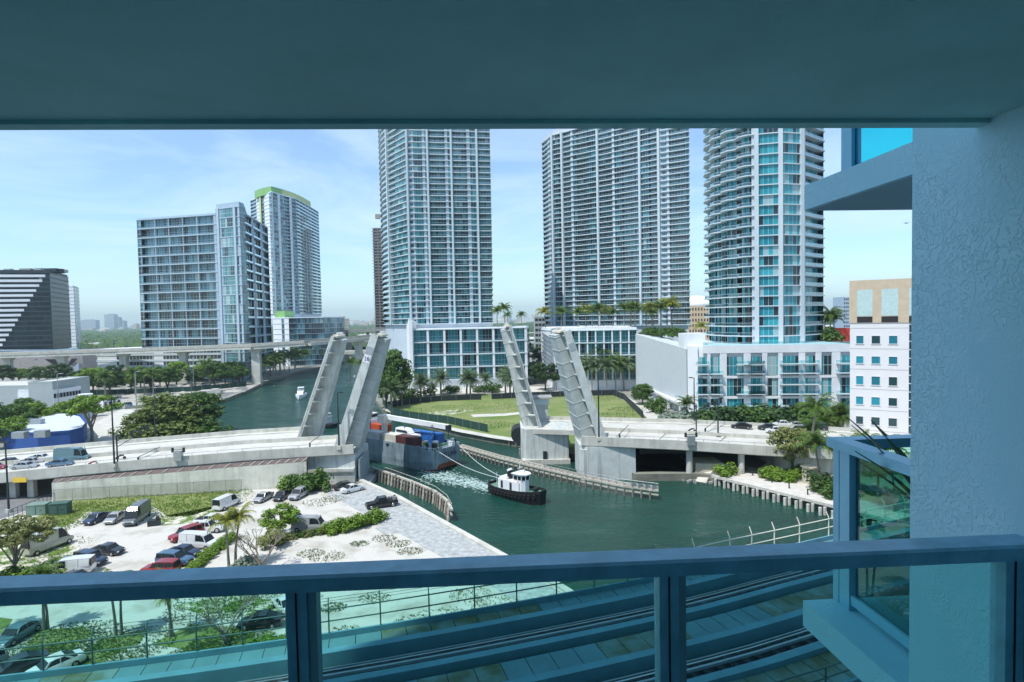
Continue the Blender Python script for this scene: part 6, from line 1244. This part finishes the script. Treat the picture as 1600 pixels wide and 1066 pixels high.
V_('van', (284, 854), (338, 857), 'white', 'white cargo van left of the palm pair'); V_('suv', (308, 836), (273, 847), 'red', 'dark red SUV behind the white cargo van'); V_('pickup', (296, 833), (350, 830), 'white', 'front white pickup truck above the white van'); V_('pickup', (303, 820), (359, 822), 'white', 'rear white pickup truck beside the other pickup')
V_('van', (339, 800), (370, 786), 'white', 'white passenger van near the left end of the car row'); V_('sedan', (421, 777), (402, 787), 'silver', 'small silver car in the row below the abutment wall'); V_('sedan', (450, 774), (432, 785), 'black', 'black car in the row below the abutment wall'); V_('suv', (477, 772), (456, 784), 'silver', 'silver SUV at the bushes by the abutment wall')
V_('sedan', (446, 813), (472, 817), 'charcoal', 'dark car half behind the small bright green tree'); V_('van', (470, 829), (501, 828), 'silver', 'silver minivan at the end of the gravel hedge'); V_('sedan', (527, 766), (552, 762), 'charcoal', 'dark car parked tight at the abutment end block'); V_('sedan', (533, 773), (569, 764), 'white', 'white sedan on the gravel by the abutment')
tk = V_('pickup', (620, 789), (572, 796), 'black', 'black pickup truck with a loaded bed on the gravel strip')
s = MB(); rn = random.Random(8)
for k in range(9): s.box((-1.9+rn.uniform(-.6, .6), rn.uniform(-.5, .5), 1.3+rn.uniform(-.1, .3)), (rn.uniform(.2, .6), rn.uniform(.2, .5), rn.uniform(.2, .6)), rn.uniform(0, 3))
s.build('cargo', mat('mixed_cargo', (.12, .14, .15), .7, scale=2, col2=(.35, .36, .36)), tk)
V_('sedan', (52, 984), (5, 1012), 'teal', 'blue grey sedan seen through the balcony glass at far left'); V_('sedan', (436, 977), (380, 981), 'black', 'black sedan beside the gnarled bare tree'); V_('sedan', (455, 962), (437, 944), 'white', 'white car half hidden by the left rail post'); V_('sedan', (57, 1040), (2, 1060), 'charcoal', 'dark car at the bottom left corner'); V_('sedan', (115, 1038), (56, 1062), 'white', 'white sedan at the bottom left beside the dark car')
V_('suv', (-20, 1045), (-60, 1062), 'silver', 'silver SUV leaving the frame at the bottom left')
# bridge traffic
def DZ(P, x): 
    for a, b in zip(P, P[1:]):
        if a.x <= x <= b.x: return lerp(a.z, b.z, (x-a.x)/(b.x-a.x))
    return P[0].z
def VB_(kind, r, f, c, lb, P=None):
    z = 5.0
    for _ in range(3): z = DZ(P or LN, ((W(*r, z)+W(*f, z))/2).x)
    return V_(kind, r, f, c, lb, z=z+.02)
VB_('sedan', (0, 727), (30, 726), 'charcoal', 'dark sedan at the left end of the bridge queue'); VB_('sedan', (20, 734), (58, 732), 'silver', 'silver grey sedan nearest the parapet in the bridge queue'); VB_('sedan', (33, 727), (66, 725), 'silver', 'silver sedan in the middle of the bridge queue'); VB_('sedan', (48, 721), (78, 719), 'white', 'white sedan in the far lane of the bridge queue')
VB_('highvan', (88, 722), (139, 720), 'teal', 'blue grey high roof van at the head of the bridge queue'); VB_('sedan', (76, 730), (112, 728), 'blue', 'slate blue sedan beside the high roof van'); VB_('sedan', (-25, 735), (5, 734), 'red', 'red car entering the frame at the left end of the bridge')
VR = lambda *a: VB_(*a, P=RF)
VR('sedan', (1172, 670), (1145, 669), 'black', 'black sedan alone at the head of the right queue'); VR('sedan', (1214, 672), (1187, 671), 'charcoal', 'dark sedan second in the right queue'); VR('sedan', (1236, 667), (1211, 666), 'white', 'white car in the far lane of the right queue'); VR('sedan', (1226, 677), (1200, 676), 'white', 'white sedan in the near lane of the right queue'); VR('suv', (1262, 678), (1233, 677), 'black', 'black SUV in the near lane of the right queue'); VR('sedan', (1256, 669), (1234, 668), 'silver', 'silver car behind the white one in the right queue'); VR('suv', (1290, 673), (1262, 672), 'charcoal', 'dark SUV behind the palm top in the right queue')
for px, py, z, lb, c in ((146, 728, 5.2, 'red and black motorcycle ahead of the high roof van', 'red'), (189, 718, 5.6, 'black motorcycle stopped past the lamp post', 'black'), (1081, 676, 6.3, 'dark motorcycle at the far curb of the right approach', 'black')):
    p = W(px, py, z); t = thing('motorcycle', lb, 'motorcycle', p, .1); s = MB(); s.tube([(-.7, 0, .55), (0, 0, .85), (.6, 0, .8)], [.14, .2, .1], 8); s.build('body', paint(c, COLR[c]), t)
    for x in (-.7, .7): s = MB(); s.tube([(x, -.07, .32), (x, .07, .32)], .32, 14); s.build('wheel', RUBBER, t)
    s = MB(); s.tube([(.5, -.35, 1.05), (.5, .35, 1.05)], .03, 5); s.tube([(.5, 0, 1.05), (.7, 0, .35)], .04, 5); s.build('handlebar', DSTEEL, t)
# ================================================================ SHIP, TUG, BOATS
def hull(s, L_, Bm, sheer0, sheer1, zk, nst=14, bow=.75, stern_round=0.0, flare=1.0, n=5):
    """hull from x=0 (stern) to x=L_ (bow); returns deck edge function"""
    rings = []
    for i in range(nst+1):
        q = i/nst; x = q*L_; hb = Bm/2*(1-(max(0, q-bow)/(1-bow))**2.1)*(1-stern_round*max(0, 1-q/.14)**2); hb = max(hb, .03); zd = lerp(sheer0, sheer1, q**2); fk = lerp(zk, zd*.5, max(0, q-.93)/.07) if q > .93 else (lerp(zk*.15, zk, min(1, q/.12)))
        rings.append([(x, -hb, zd), (x, -hb*.98, lerp(zd, fk, .55)), (x, -hb*.75*flare, fk), (x, hb*.75*flare, fk), (x, hb*.98, lerp(zd, fk, .55)), (x, hb, zd)])
    s.loft(rings)
SA, SB_ = W(678, 739, -1.5), W(719, 726, -1.5); sc = (SA+SB_)/2; dirp = Vector((-.79, .61, 0)); hdg = math.atan2(dirp.y, dirp.x)
ship = thing('cargo_ship', 'blue grey cargo ship loaded with containers passing stern first between the raised leaves', 'cargo ship', (sc.x, sc.y, -1.5), hdg)
HB = mat('ship_blue', (.21, .29, .34), .6, var=.22, scale=.35, bump=.02, streak=.7); RST = mat('red_oxide', (.22, .06, .03), .8, var=.3, scale=.8)
s = MB(); rings = []
for x, hb, zd, zk_, wl_ in ((0, 4.3, 4.9, .55, .75), (.5, 4.6, 4.9, .5, .8), (4, 4.75, 4.7, -.6, .92), (14, 4.75, 4.5, -.8, .95), (29, 4.75, 4.6, -.8, .95), (34, 4.2, 5.2, -.8, .8), (38, 2.2, 6.0, -.6, .5), (40.5, .1, 6.4, 2.0, .5)):
    rings.append([(x, -hb, zd), (x, -hb, lerp(zk_, zd, .45)), (x, -hb*wl_, zk_), (x, hb*wl_, zk_), (x, hb, lerp(zk_, zd, .45)), (x, hb, zd)])
s.loft(rings); s.build('hull', HB, ship)
s = MB(); s.loft([[(x+.02, -hb, .05+k), (x, -hb, .45+k*1.2), (x, hb, .45+k*1.2), (x+.02, hb, .05+k)] for x, hb, k in ((-.03, 2.6, .9), (-.02, 3.2, .55), (.8, 4.0, -.1), (6, 4.62, -.45), (34, 4.0, -.45), (37, 2.4, -.3))]); s.build('boot_stripe', RST, ship)
s = MB(); s.box((17.5, 0, 4.45), (34, 9.0, .1)); s.build('deck', mat('deck_green', (.12, .22, .17), .8, var=.3, scale=.6), ship)
s = MB()
for sg in (-1, 1): s.box((17.5, sg*4.7, 5.0), (31, .12, .9))
s.build('bulwark', HB, ship)
for i, (x, y, dx_, dy_, h_) in enumerate([(.6, -3.6, .25, .25, 1.5), (.6, -2.2, 1.2, .8, 1.2), (.7, 3.2, 1.0, .9, 1.6), (1.4, 2.2, .9, .9, 1.9), (2.4, 3.9, .4, .4, 1.6), (1.2, -3.2, .6, .5, 1.6)]): s = MB(); s.box((x, y, 4.6+h_/2), (dx_, dy_, h_)); s.box((x, y, 4.7+h_), (dx_*1.2, dy_*1.2, .12)); s.build('deck_fitting', WHITE if i % 2 else DSTEEL, ship)
s = MB(); s.tube([(2.2, -1.6, 5.1), (2.2, .6, 5.1)], [.5, .5], 12); s.box((2.2, -.5, 4.8), (1.6, 2.8, .5)); s.build('mooring_winch', mat('winch_green', (.08, .18, .10), .6), ship)
s = MB()
for sg in (-1, 1): s.tube([(0.05, 0, 5.4), (0.05, sg*4.2, 5.4), (3.2, sg*4.6, 5.4)], .05, 5); [s.tube([(x, y*sg, 4.8), (x, y*sg, 5.5)], .05, 5) for x, y in ((.05, 1.4), (.05, 2.8), (.05, 4.2), (1.6, 4.4), (3.2, 4.6))]
s.build('stern_rail', WHITE, ship)
# vessel name on the stern, facing aft
Tm = Matrix.Translation((-.07, -.6, 3.3)) @ Matrix(((0, 0, -1, 0), (-1, 0, 0, 0), (0, 1, 0, 0), (0, 0, 0, 1)))
text('name_letters', 'TITLAN', 1.5, mat('deep_navy_letters', (.008, .012, .09), .6), ship, Tm, .01)
rn = random.Random(31)
for k in range(34):
    x, y = rn.uniform(3.5, 31), rn.choice([rn.uniform(-4.3, 4.3), 0, 3.9]); q_ = rn.uniform(.4, 1.3); s = MB(); s.box((x, y, 4.5+q_/2), (rn.uniform(.5, 1.8), rn.uniform(.4, 1.2), q_), rn.uniform(0, 1)); s.build('deck_cargo', rn.choice([WHITE, DSTEEL, STEELG, RST, CONCD, mat('winch_green', (.08, .18, .10), .6)]), ship)
for x, y, h_ in ((5, -1, 3.6), (13, 1, 4.2), (16, -4, 3), (23.5, 3, 5), (24, -3.5, 4.5)): s = MB(); s.tube([(x, y, 4.5), (x, y, 4.5+h_)], .09, 5); s.tube([(x, y, 4.5+h_), (x+2.5, y, 5.5)], .05, 4); s.build('derrick_post', DSTEEL, ship)
# superstructure near the bow end and crane
s = MB(); s.box((30, -.6, 6.6), (4.5, 6.4, 4.2)); s.box((30, -.6, 9.4), (3.6, 5.4, 1.7)); s.build('superstructure', WHITE, ship)
s = MB(); s.box((30, -.6, 9.6), (3.7, 5.5, .7)); s.build('bridge_windows', DARK, ship)
s = MB(); s.tube([(21, .6, 4.5), (21, .6, 9.6)], .75, 12); s.box((21, .6, 9.8), (2.6, 2.4, 2)); s.build('crane_pedestal', mat('cream_paint', (.62, .60, .52), .6), ship)
s = MB(); s.beam((21, .6, 10.4), (.5, -1.2, 9.4), .8, 1.1); s.build('crane_boom', WHITE, ship); s = MB(); s.box((.5, -1.2, 9.3), (1.0, 1.0, 1.2)); s.tube([(.6, -1.2, 9.3), (.6, -1.2, 6.6)], .08, 5); s.build('crane_hook', DSTEEL, ship)
def container(x, y, z, L_, color, label, m, rz=0):
    M_ = Matrix.Translation(ship.location) @ Matrix.Rotation(hdg, 4, 'Z'); p = M_ @ Vector((x, y, z)); t = thing('container', label, 'container', p, hdg+rz, group='containers on the ship')
    s = MB(); s.box((0, 0, 1.3), (L_, 2.4, 2.55)); s.build('shell', m, t)
    s = MB(); n = int(L_/.55)
    for k in range(n):
        for sg in (-1, 1): s.box((-L_/2+(k+.5)*L_/n, sg*1.2, 1.3), (.22, .08, 2.3))
    for k in range(4): s.box((-L_/2, -.9+k*.6, 1.3), (.08, .18, 2.3))
    s.build('corrugation', m, t); s = MB()
    for x_ in (-L_/2, L_/2):
        for sg in (-1, 1): s.box((x_, sg*1.16, 1.3), (.16, .16, 2.62))
    s.build('corner_post', m, t); return t
BLU = mat('container_blue', (.03, .15, .45), .5, var=.12, scale=.8); MAR = mat('container_maroon', (.09, .03, .03), .6, var=.2, scale=.8); GRY = mat('container_grey', (.42, .45, .45), .6, var=.2, scale=.6); CRM = mat('container_cream', (.58, .57, .50), .6, var=.15, scale=.6); ORG = mat('container_red', (.50, .08, .03), .6, var=.15, scale=.6)
container(9.6, -2.6, 4.6, 10, 'b', 'long blue container on the ship deck behind the stern gear', BLU); container(9.2, 3.3, 4.6, 6, 'm', 'dark maroon container at the near side of the ship', MAR); container(14.8, 3.3, 4.6, 4.6, 'c', 'cream container left of the maroon one', CRM); container(21.5, 3.3, 4.6, 6, 'g', 'grey container nearest the raised leaf', GRY); container(25.5, -1.6, 5.2, 6, 'r', 'red orange container before the white superstructure', ORG)
M_ = Matrix.Translation(ship.location) @ Matrix.Rotation(hdg, 4, 'Z')
def boat(name, label, cat, p, hd, L_, Bm, hm, zf=1.6, cabin=True, fly=True):
    t = thing(name, label, cat, p, hd); s = MB(); hull(s, L_, Bm, zf*.8, zf*1.25, -.4, bow=.35); s.build('hull', hm, t)
    if cabin:
        s = MB(); s.loft([[(x, -Bm*.36*k, z0), (x, -Bm*.30*k, z1), (x, Bm*.30*k, z1), (x, Bm*.36*k, z0)] for x, k, z0, z1 in ((L_*.18, 1, zf*.8, zf*1.9), (L_*.55, 1, zf*.85, zf*1.9), (L_*.68, .8, zf*.9, zf*1.2))]); s.build('cabin', WHITE, t)
        s = MB(); s.loft([[(x, -Bm*.37*k, z0), (x, -Bm*.34*k, z1), (x, Bm*.34*k, z1), (x, Bm*.37*k, z0)] for x, k, z0, z1 in ((L_*.22, 1, zf*1.3, zf*1.65), (L_*.57, 1, zf*1.3, zf*1.65), (L_*.61, .92, zf*1.25, zf*1.45))]); s.build('windows', CARGL, t)
    if fly:
        s = MB(); s.box((L_*.33, 0, zf*2.75), (L_*.3, Bm*.6, .12)); [s.tube([(L_*.33+a*L_*.13, b*Bm*.26, zf*1.9), (L_*.33+a*L_*.13, b*Bm*.26, zf*2.75)], .05, 5) for a in (-1, 1) for b in (-1, 1)]; s.build('hardtop', WHITE, t); s = MB(); s.box((L_*.3, 0, zf*2.1), (L_*.28, Bm*.55, .5)); s.build('flybridge', WHITE, t)
    s = MB(); s.tube([(L_*.6, -Bm*.38, zf*1.5), (L_*.85, -Bm*.25, zf*1.7), (L_*.97, 0, zf*1.75), (L_*.85, Bm*.25, zf*1.7), (L_*.6, Bm*.38, zf*1.5)], .04, 5); s.build('bow_rail', CHROME, t); return t
boat('motor_yacht', 'white motor yacht on the river beyond the raised left leaves', 'yacht', W(468, 621, -1.5)+Vector((-1, 6, 0)), R(-75), 14, 4.6, WHITE)
boat('motor_boat', 'white cabin cruiser carried on the ship between crane and blue container', 'boat', M_ @ Vector((17.5, .5, 5.6)), hdg+math.pi-.05, 10.0, 3.2, WHITE, 1.4, fly=False)
boat('moored_boat', 'small white boat moored at the rail pier, upper', 'boat', W(553, 590, -1.5), R(20), 11, 3.2, WHITE, 1.2); boat('moored_boat', 'small white boat moored at the rail pier, lower', 'boat', W(556, 598, -1.5), R(15), 10, 3.2, WHITE, 1.2)
boat('tug_boat', 'small dark hulled tug leading the ship behind the raised leaves', 'tug', W(524, 668, -1.5), hdg+.25, 14, 4.6, mat('tug_black', (.015, .016, .018), .45), 1.6)
# the near tug
ta, tbow = W(771, 767, -1.5), W(849, 789, -1.5); v = tbow-ta; L_ = v.length; tug = thing('tug_boat', 'black hulled tug with white deckhouse and tyre fenders towing the ship', 'tug', (ta.x, ta.y, -1.5), math.atan2(v.y, v.x))
TB = mat('tug_black', (.015, .016, .018), .45)
s = MB(); rings = []
for i in range(15):
    q = i/14; x = q*L_; hb = 2.3*(1-.62*max(0, (q-.62)/.38)**2.2)*(1-.35*max(0, 1-q/.2)**2); zd = 1.35+.9*max(0, q-.35)**1.5*1.6+.25*max(0, .2-q)*4; zk = -.4
    rings.append([(x, -hb, zd), (x+(.25 if q > .9 else 0)*-1, -hb*.86, zk), (x-(.25 if q > .9 else 0), hb*.86, zk), (x, hb, zd)])
s.loft(rings); s.build('hull', TB, tug)
s = MB()
for i in range(14):
    for sg in (0, 3): a, b = Vector(rings[i][sg]), Vector(rings[i+1][sg]); s.beam(a+Vector((0, 0, .25)), b+Vector((0, 0, .25)), .12, .6)
s.beam(Vector(rings[-1][0])+Vector((0, 0, .25)), Vector(rings[-1][3])+Vector((0, 0, .25)), .14, .6); s.beam(Vector(rings[0][0])+Vector((0, 0, .25)), Vector(rings[0][3])+Vector((0, 0, .25)), .14, .6); s.build('bulwark', TB, tug)
s = MB(); s.face([(r[0][0], r[0][1]*.97, r[0][2]+.02) for r in rings]+[(r[3][0], r[3][1]*.97, r[3][2]+.02) for r in rings[::-1]]); s.build('deck', mat('deck_green', (.12, .22, .17), .8), tug)
for i in range(1, 14):
    for sg in (-1, 1):
        r = rings[i]; s = MB(); y = (r[0][1] if sg < 0 else r[3][1]); z = r[0][2]-.35; pts = [(r[0][0]+.3*math.cos(a*.7854), y+sg*.12, z+.3*math.sin(a*.7854)) for a in range(9)]; s.tube(pts, .11, 6, cap=False); s.build('tyre_fender', RUBBER, tug)
s = MB(); s.box((L_*.42, 0, 2.45), (L_*.42, 2.7, 1.9)); s.box((L_*.30, 0, 3.5), (L_*.15, 2.2, .5)); s.build('deckhouse', WHITE, tug)
s = MB(); s.prism([(L_*.53, -1.25), (L_*.66, -1.05), (L_*.70, -.5), (L_*.70, .5), (L_*.66, 1.05), (L_*.53, 1.25)], 1.6, 4.9); s.build('wheelhouse', WHITE, tug)
s = MB(); s.prism([(L_*.525, -1.28), (L_*.665, -1.08), (L_*.705, -.51), (L_*.705, .51), (L_*.665, 1.08), (L_*.525, 1.28)], 3.9, 4.6, top=False, bot=False); s.build('wheelhouse_windows', CARGL, tug)
for p in ((.527, -1.27), (.60, -1.18), (.667, -1.08), (.706, -.5), (.706, .5), (.667, 1.08), (.60, 1.18), (.527, 1.27)): s = MB(); s.box((L_*p[0], p[1], 4.25), (.12, .12, .8)); s.build('mullion', WHITE, tug)
s = MB(); s.prism([(L_*.49, -1.5), (L_*.66, -1.4), (L_*.74, -.6), (L_*.74, .6), (L_*.66, 1.4), (L_*.49, 1.5)], 4.9, 5.05); s.build('wheelhouse_roof', WHITE, tug)
s = MB(); s.tube([(L_*.36, 0, 3.4), (L_*.35, 0, 5.0)], [.55, .5], 12); s.build('funnel', TB, tug); s = MB(); s.tube([(L_*.36, -.0, 4.9), (L_*.345, 0, 5.25)], [.56, .52], 12); s.build('funnel_cap', WHITE, tug)
s = MB(); s.tube([(L_*.56, 0, 5), (L_*.56, 0, 6.6)], .06, 6); s.box((L_*.56, 0, 5.9), (.1, 1.1, .1)); s.box((L_*.61, .4, 5.3), (.3, .3, .5)); s.tube([(L_*.08, 0, 1.6), (L_*.08, 0, 4)], .05, 5); s.build('mast', WHITE, tug)
for x in (.29, .47): s = MB(); s.box((L_*x, -1.37, 2.4), (.55, .06, 1.4)); s.box((L_*x, 1.37, 2.4), (.55, .06, 1.4)); s.build('door', DARK, tug)
s = MB(); pts = [(L_*.6+.0+.3*math.cos(a*.7854), -1.28+.12, 3.2+.3*math.sin(a*.7854)) for a in range(9)]; s.tube(pts, .08, 6, cap=False); s.build('life_ring', mat('life_ring_orange', (.6, .12, .04), .6), tug)
s = MB(); s.box((L_*.86, 0, 2.5), (.7, 1.0, .6)); s.tube([(L_*.2, -.4, 1.6), (L_*.2, .4, 1.6)], .35, 10); s.tube([(L_*.2, -.4, 1.35), (L_*.2, -.4, 2.2)], .08, 6); s.build('towing_bitt', DSTEEL, tug)
for i, (p, q, lb) in enumerate(((M_ @ Vector((.3, -3.9, 5.2)), tug.matrix_world.translation, 'far towing rope'), (M_ @ Vector((.3, 3.6, 5.2)), None, 'near towing rope'))):
    e = ta+Vector((2.2, 1.2-.9*i, 2.2)); s = MB(); pts = [p.lerp(e, k/12)+Vector((0, 0, -1.0*math.sin(math.pi*k/12))) for k in range(13)]; s.tube(pts, .05, 5); tag(s.build('tow_rope', WHITE), 'pale '+lb+' running from the ship stern to the tug', 'rope')
# ================================================================ SMALL THINGS
def ubox(px, py, w_, d, h, m, label, rz=.2):
    p = W(px, py, 0); t = thing('utility_box', label, 'utility box', p, rz); s = MB(); s.box((0, 0, h/2+.05), (w_, d, h)); s.build('cabinet', m, t); s = MB(); s.box((0, 0, h+.12), (w_+.12, d+.12, .14)); s.build('lid', m, t); s = MB(); s.box((0, -d/2-.02, h*.5), (.05, .04, h*.8)); s.box((w_*.25, -d/2-.03, h*.55), (.2, .04, .1)); s.build('door_seam', DARK, t)
UG = mat('utility_green', (.05, .11, .09), .6, var=.2, scale=2); ubox(61, 803, 3.0, 2.0, 1.7, mat('faded_green', (.16, .24, .20), .6), 'faded green utility box left of the darker one'); ubox(95, 803, 2.8, 1.8, 1.9, UG, 'dark green utility box in the grass by the fence')
p = W(241, 821, 0); s = MB(); s.box((p.x, p.y, .5), (1.7, 1.2, .9), .3); s.box((p.x+.5, p.y+.2, 1.1), (.5, .9, .7), .5); tag(s.build('scrap_bin', DSTEEL), 'black scrap bin dumped right of the minibus', 'bin')
p = W(57, 822, 0); s = MB(); s.tube([(p.x, p.y, 0), (p.x, p.y, .8)], [.25, .2], 8); s.tube([(p.x-.3, p.y, .55), (p.x+.3, p.y, .55)], .09, 6); tag(s.build('hydrant', WHITE), 'small white hydrant in the grass near the lower left fence', 'hydrant')
# blue street sign beyond the corner of the neighbouring rail
sp_ = V3(1284, 121, 4.2); sg = thing('street_sign', 'long blue street name sign with white letters on the right approach', 'street sign', sp_)
s = MB(); s.box((0, 0, 1.2), (5.6, .12, 1.5)); s.build('panel', mat('sign_blue', (.02, .07, .30), .5), sg); s = MB(); s.tube([(-2.4, .2, -3), (-2.4, .2, 1.8)], .09, 6); s.tube([(2.4, .2, -3), (2.4, .2, 1.8)], .09, 6); s.build('post', STEELG, sg)
text('sign_letters', 'SUMMIT   AVE', .75, WHITE, sg, Matrix.Translation((0, -.07, 1.2)) @ Matrix(((1, 0, 0, 0), (0, 0, -1, 0), (0, 1, 0, 0), (0, 0, 0, 1))), .01)
# cars, piles and clutter on the far rubble yard
rn = random.Random(9)
for k in range(26):
    px, py = rn.uniform(140, 380), rn.uniform(602, 616); p = W(px, py, 0); r = rn.uniform(1.5, 5); s = MB(); nn2 = 9
    s.loft([[(p.x+r*f*math.cos(a*.698)*rn.uniform(.8, 1.2), p.y+r*f*.6*math.sin(a*.698), z) for a in range(nn2)] for f, z in ((1, 0), (.7, r*.22), (.25, r*.33))]); tag(s.build('rubble_pile', mat('rubble_ground', (.38, .37, .33), .9)), 'pale rubble pile on the construction yard', 'rubble pile', 'rubble piles on the yard')
for k, (a, b, c) in enumerate([((244, 608), (252, 607), 'white'), ((262, 607), (270, 607), 'silver'), ((318, 603), (326, 602), 'white'), ((372, 602), (384, 600), 'charcoal'), ((198, 634), (206, 637), 'blue'), ((292, 622), (304, 620), 'charcoal'), ((203, 608), (211, 607), 'white')]): V_('sedan' if k % 2 else 'suv', a, b, c, ORD[k]+' '+c+' car parked about the far rubble yard', group='cars about the far yard')
s = MB(); p = W(330, 616); s.box((p.x, p.y, 1.0), (9, 4, 2.0), .2); s.box((p.x+2, p.y, 2.2), (3, 3, .6), .2); tag(s.build('work_barge', CONC), 'pale heap of building slabs at the yard by the river', 'slabs')
q = WD(1416, 349, 700); s = MB(); s.tube([(q.x-2.6, q.y, q.z), (q.x-1, q.y, q.z+.2), (q.x+1.2, q.y, q.z+.1), (q.x+3.2, q.y, q.z+.5)], [.1, .55, .45, .06], 8); s.tube([(q.x-4, q.y, q.z+.8), (q.x+4, q.y, q.z+.8)], .08, 4); tag(s.build('helicopter', DSTEEL), 'tiny dark helicopter in the sky left of the wing wall', 'helicopter')

# ramp, pillar, benches and bollards of the river walk
a, b = W(1186, 737, 0), W(1240, 716, 0); s = MB(); s.prism([(a.x, a.y), (b.x, b.y), (b.x+.5, b.y+.6), (a.x+.5, a.y+.6)], 0, [.4, 2.6, 2.6, .4]); s.beam((a.x, a.y-.2, .6), (b.x, b.y-.2, 2.9), .12, .3); tag(s.build('ramp_wall', CONC), 'pale sloping ramp wall rising from the river walk to the right approach', 'wall')
p = W(1268, 756, 0); s = MB(); s.box((p.x, p.y, 1.6), (2.4, 2.2, 3.2), .3); s.box((p.x, p.y, 3.3), (2.8, 2.6, .3), .3); tag(s.build('gate_pillar', mat('tan_concrete', (.50, .46, .36), .9)), 'tan block pillar beside the river walk palms', 'pillar')
for k, (px, py) in enumerate([(1176, 746), (1206, 757), (1233, 766), (1262, 776), (1146, 738)]):
    p = W(px, py-3, .05); t = thing('bollard', ORD[k]+' small dark bollard light on the river walk', 'bollard', p, group='bollards on the river walk'); s = MB(); s.tube([(0, 0, 0), (0, 0, .9)], .12, 8); s.build('post', DSTEEL, t); s = MB(); s.tube([(0, 0, .9), (0, 0, 1.05)], [.16, .14], 8); s.build('cap', DSTEEL, t)
for k, (px, py) in enumerate([(1163, 736), (1178, 740), (1238, 752)]):
    p = W(px, py, .05); t = thing('bench', ORD[k]+' dark bench from the left on the river walk', 'bench', p, -.4, group='benches on the river walk'); s = MB(); s.box((0, 0, .45), (1.6, .45, .07)); s.build('seat', DSTEEL, t); s = MB(); s.box((0, .22, .75), (1.6, .06, .4)); s.build('backrest', DSTEEL, t)
    for x in (-.7, .7): s = MB(); s.box((x, 0, .22), (.08, .4, .4)); s.build('leg', DSTEEL, t)
fence_posts('ramp_railing', 'thin steel stair railing beside the wall block at the river walk', [W(1126, 733, 1.4), W(1160, 741, .1)], 1.1, 1.3, STEELG, (1.0, .5), .035, cat='railing')
fence_posts('quay_railing', 'thin railing on the far quay beside the raised left leaf', [W(586, 640, .1), W(600, 641, .1)], 1.2, 1.5, STEELG, (1.0, .5), .04, cat='railing')
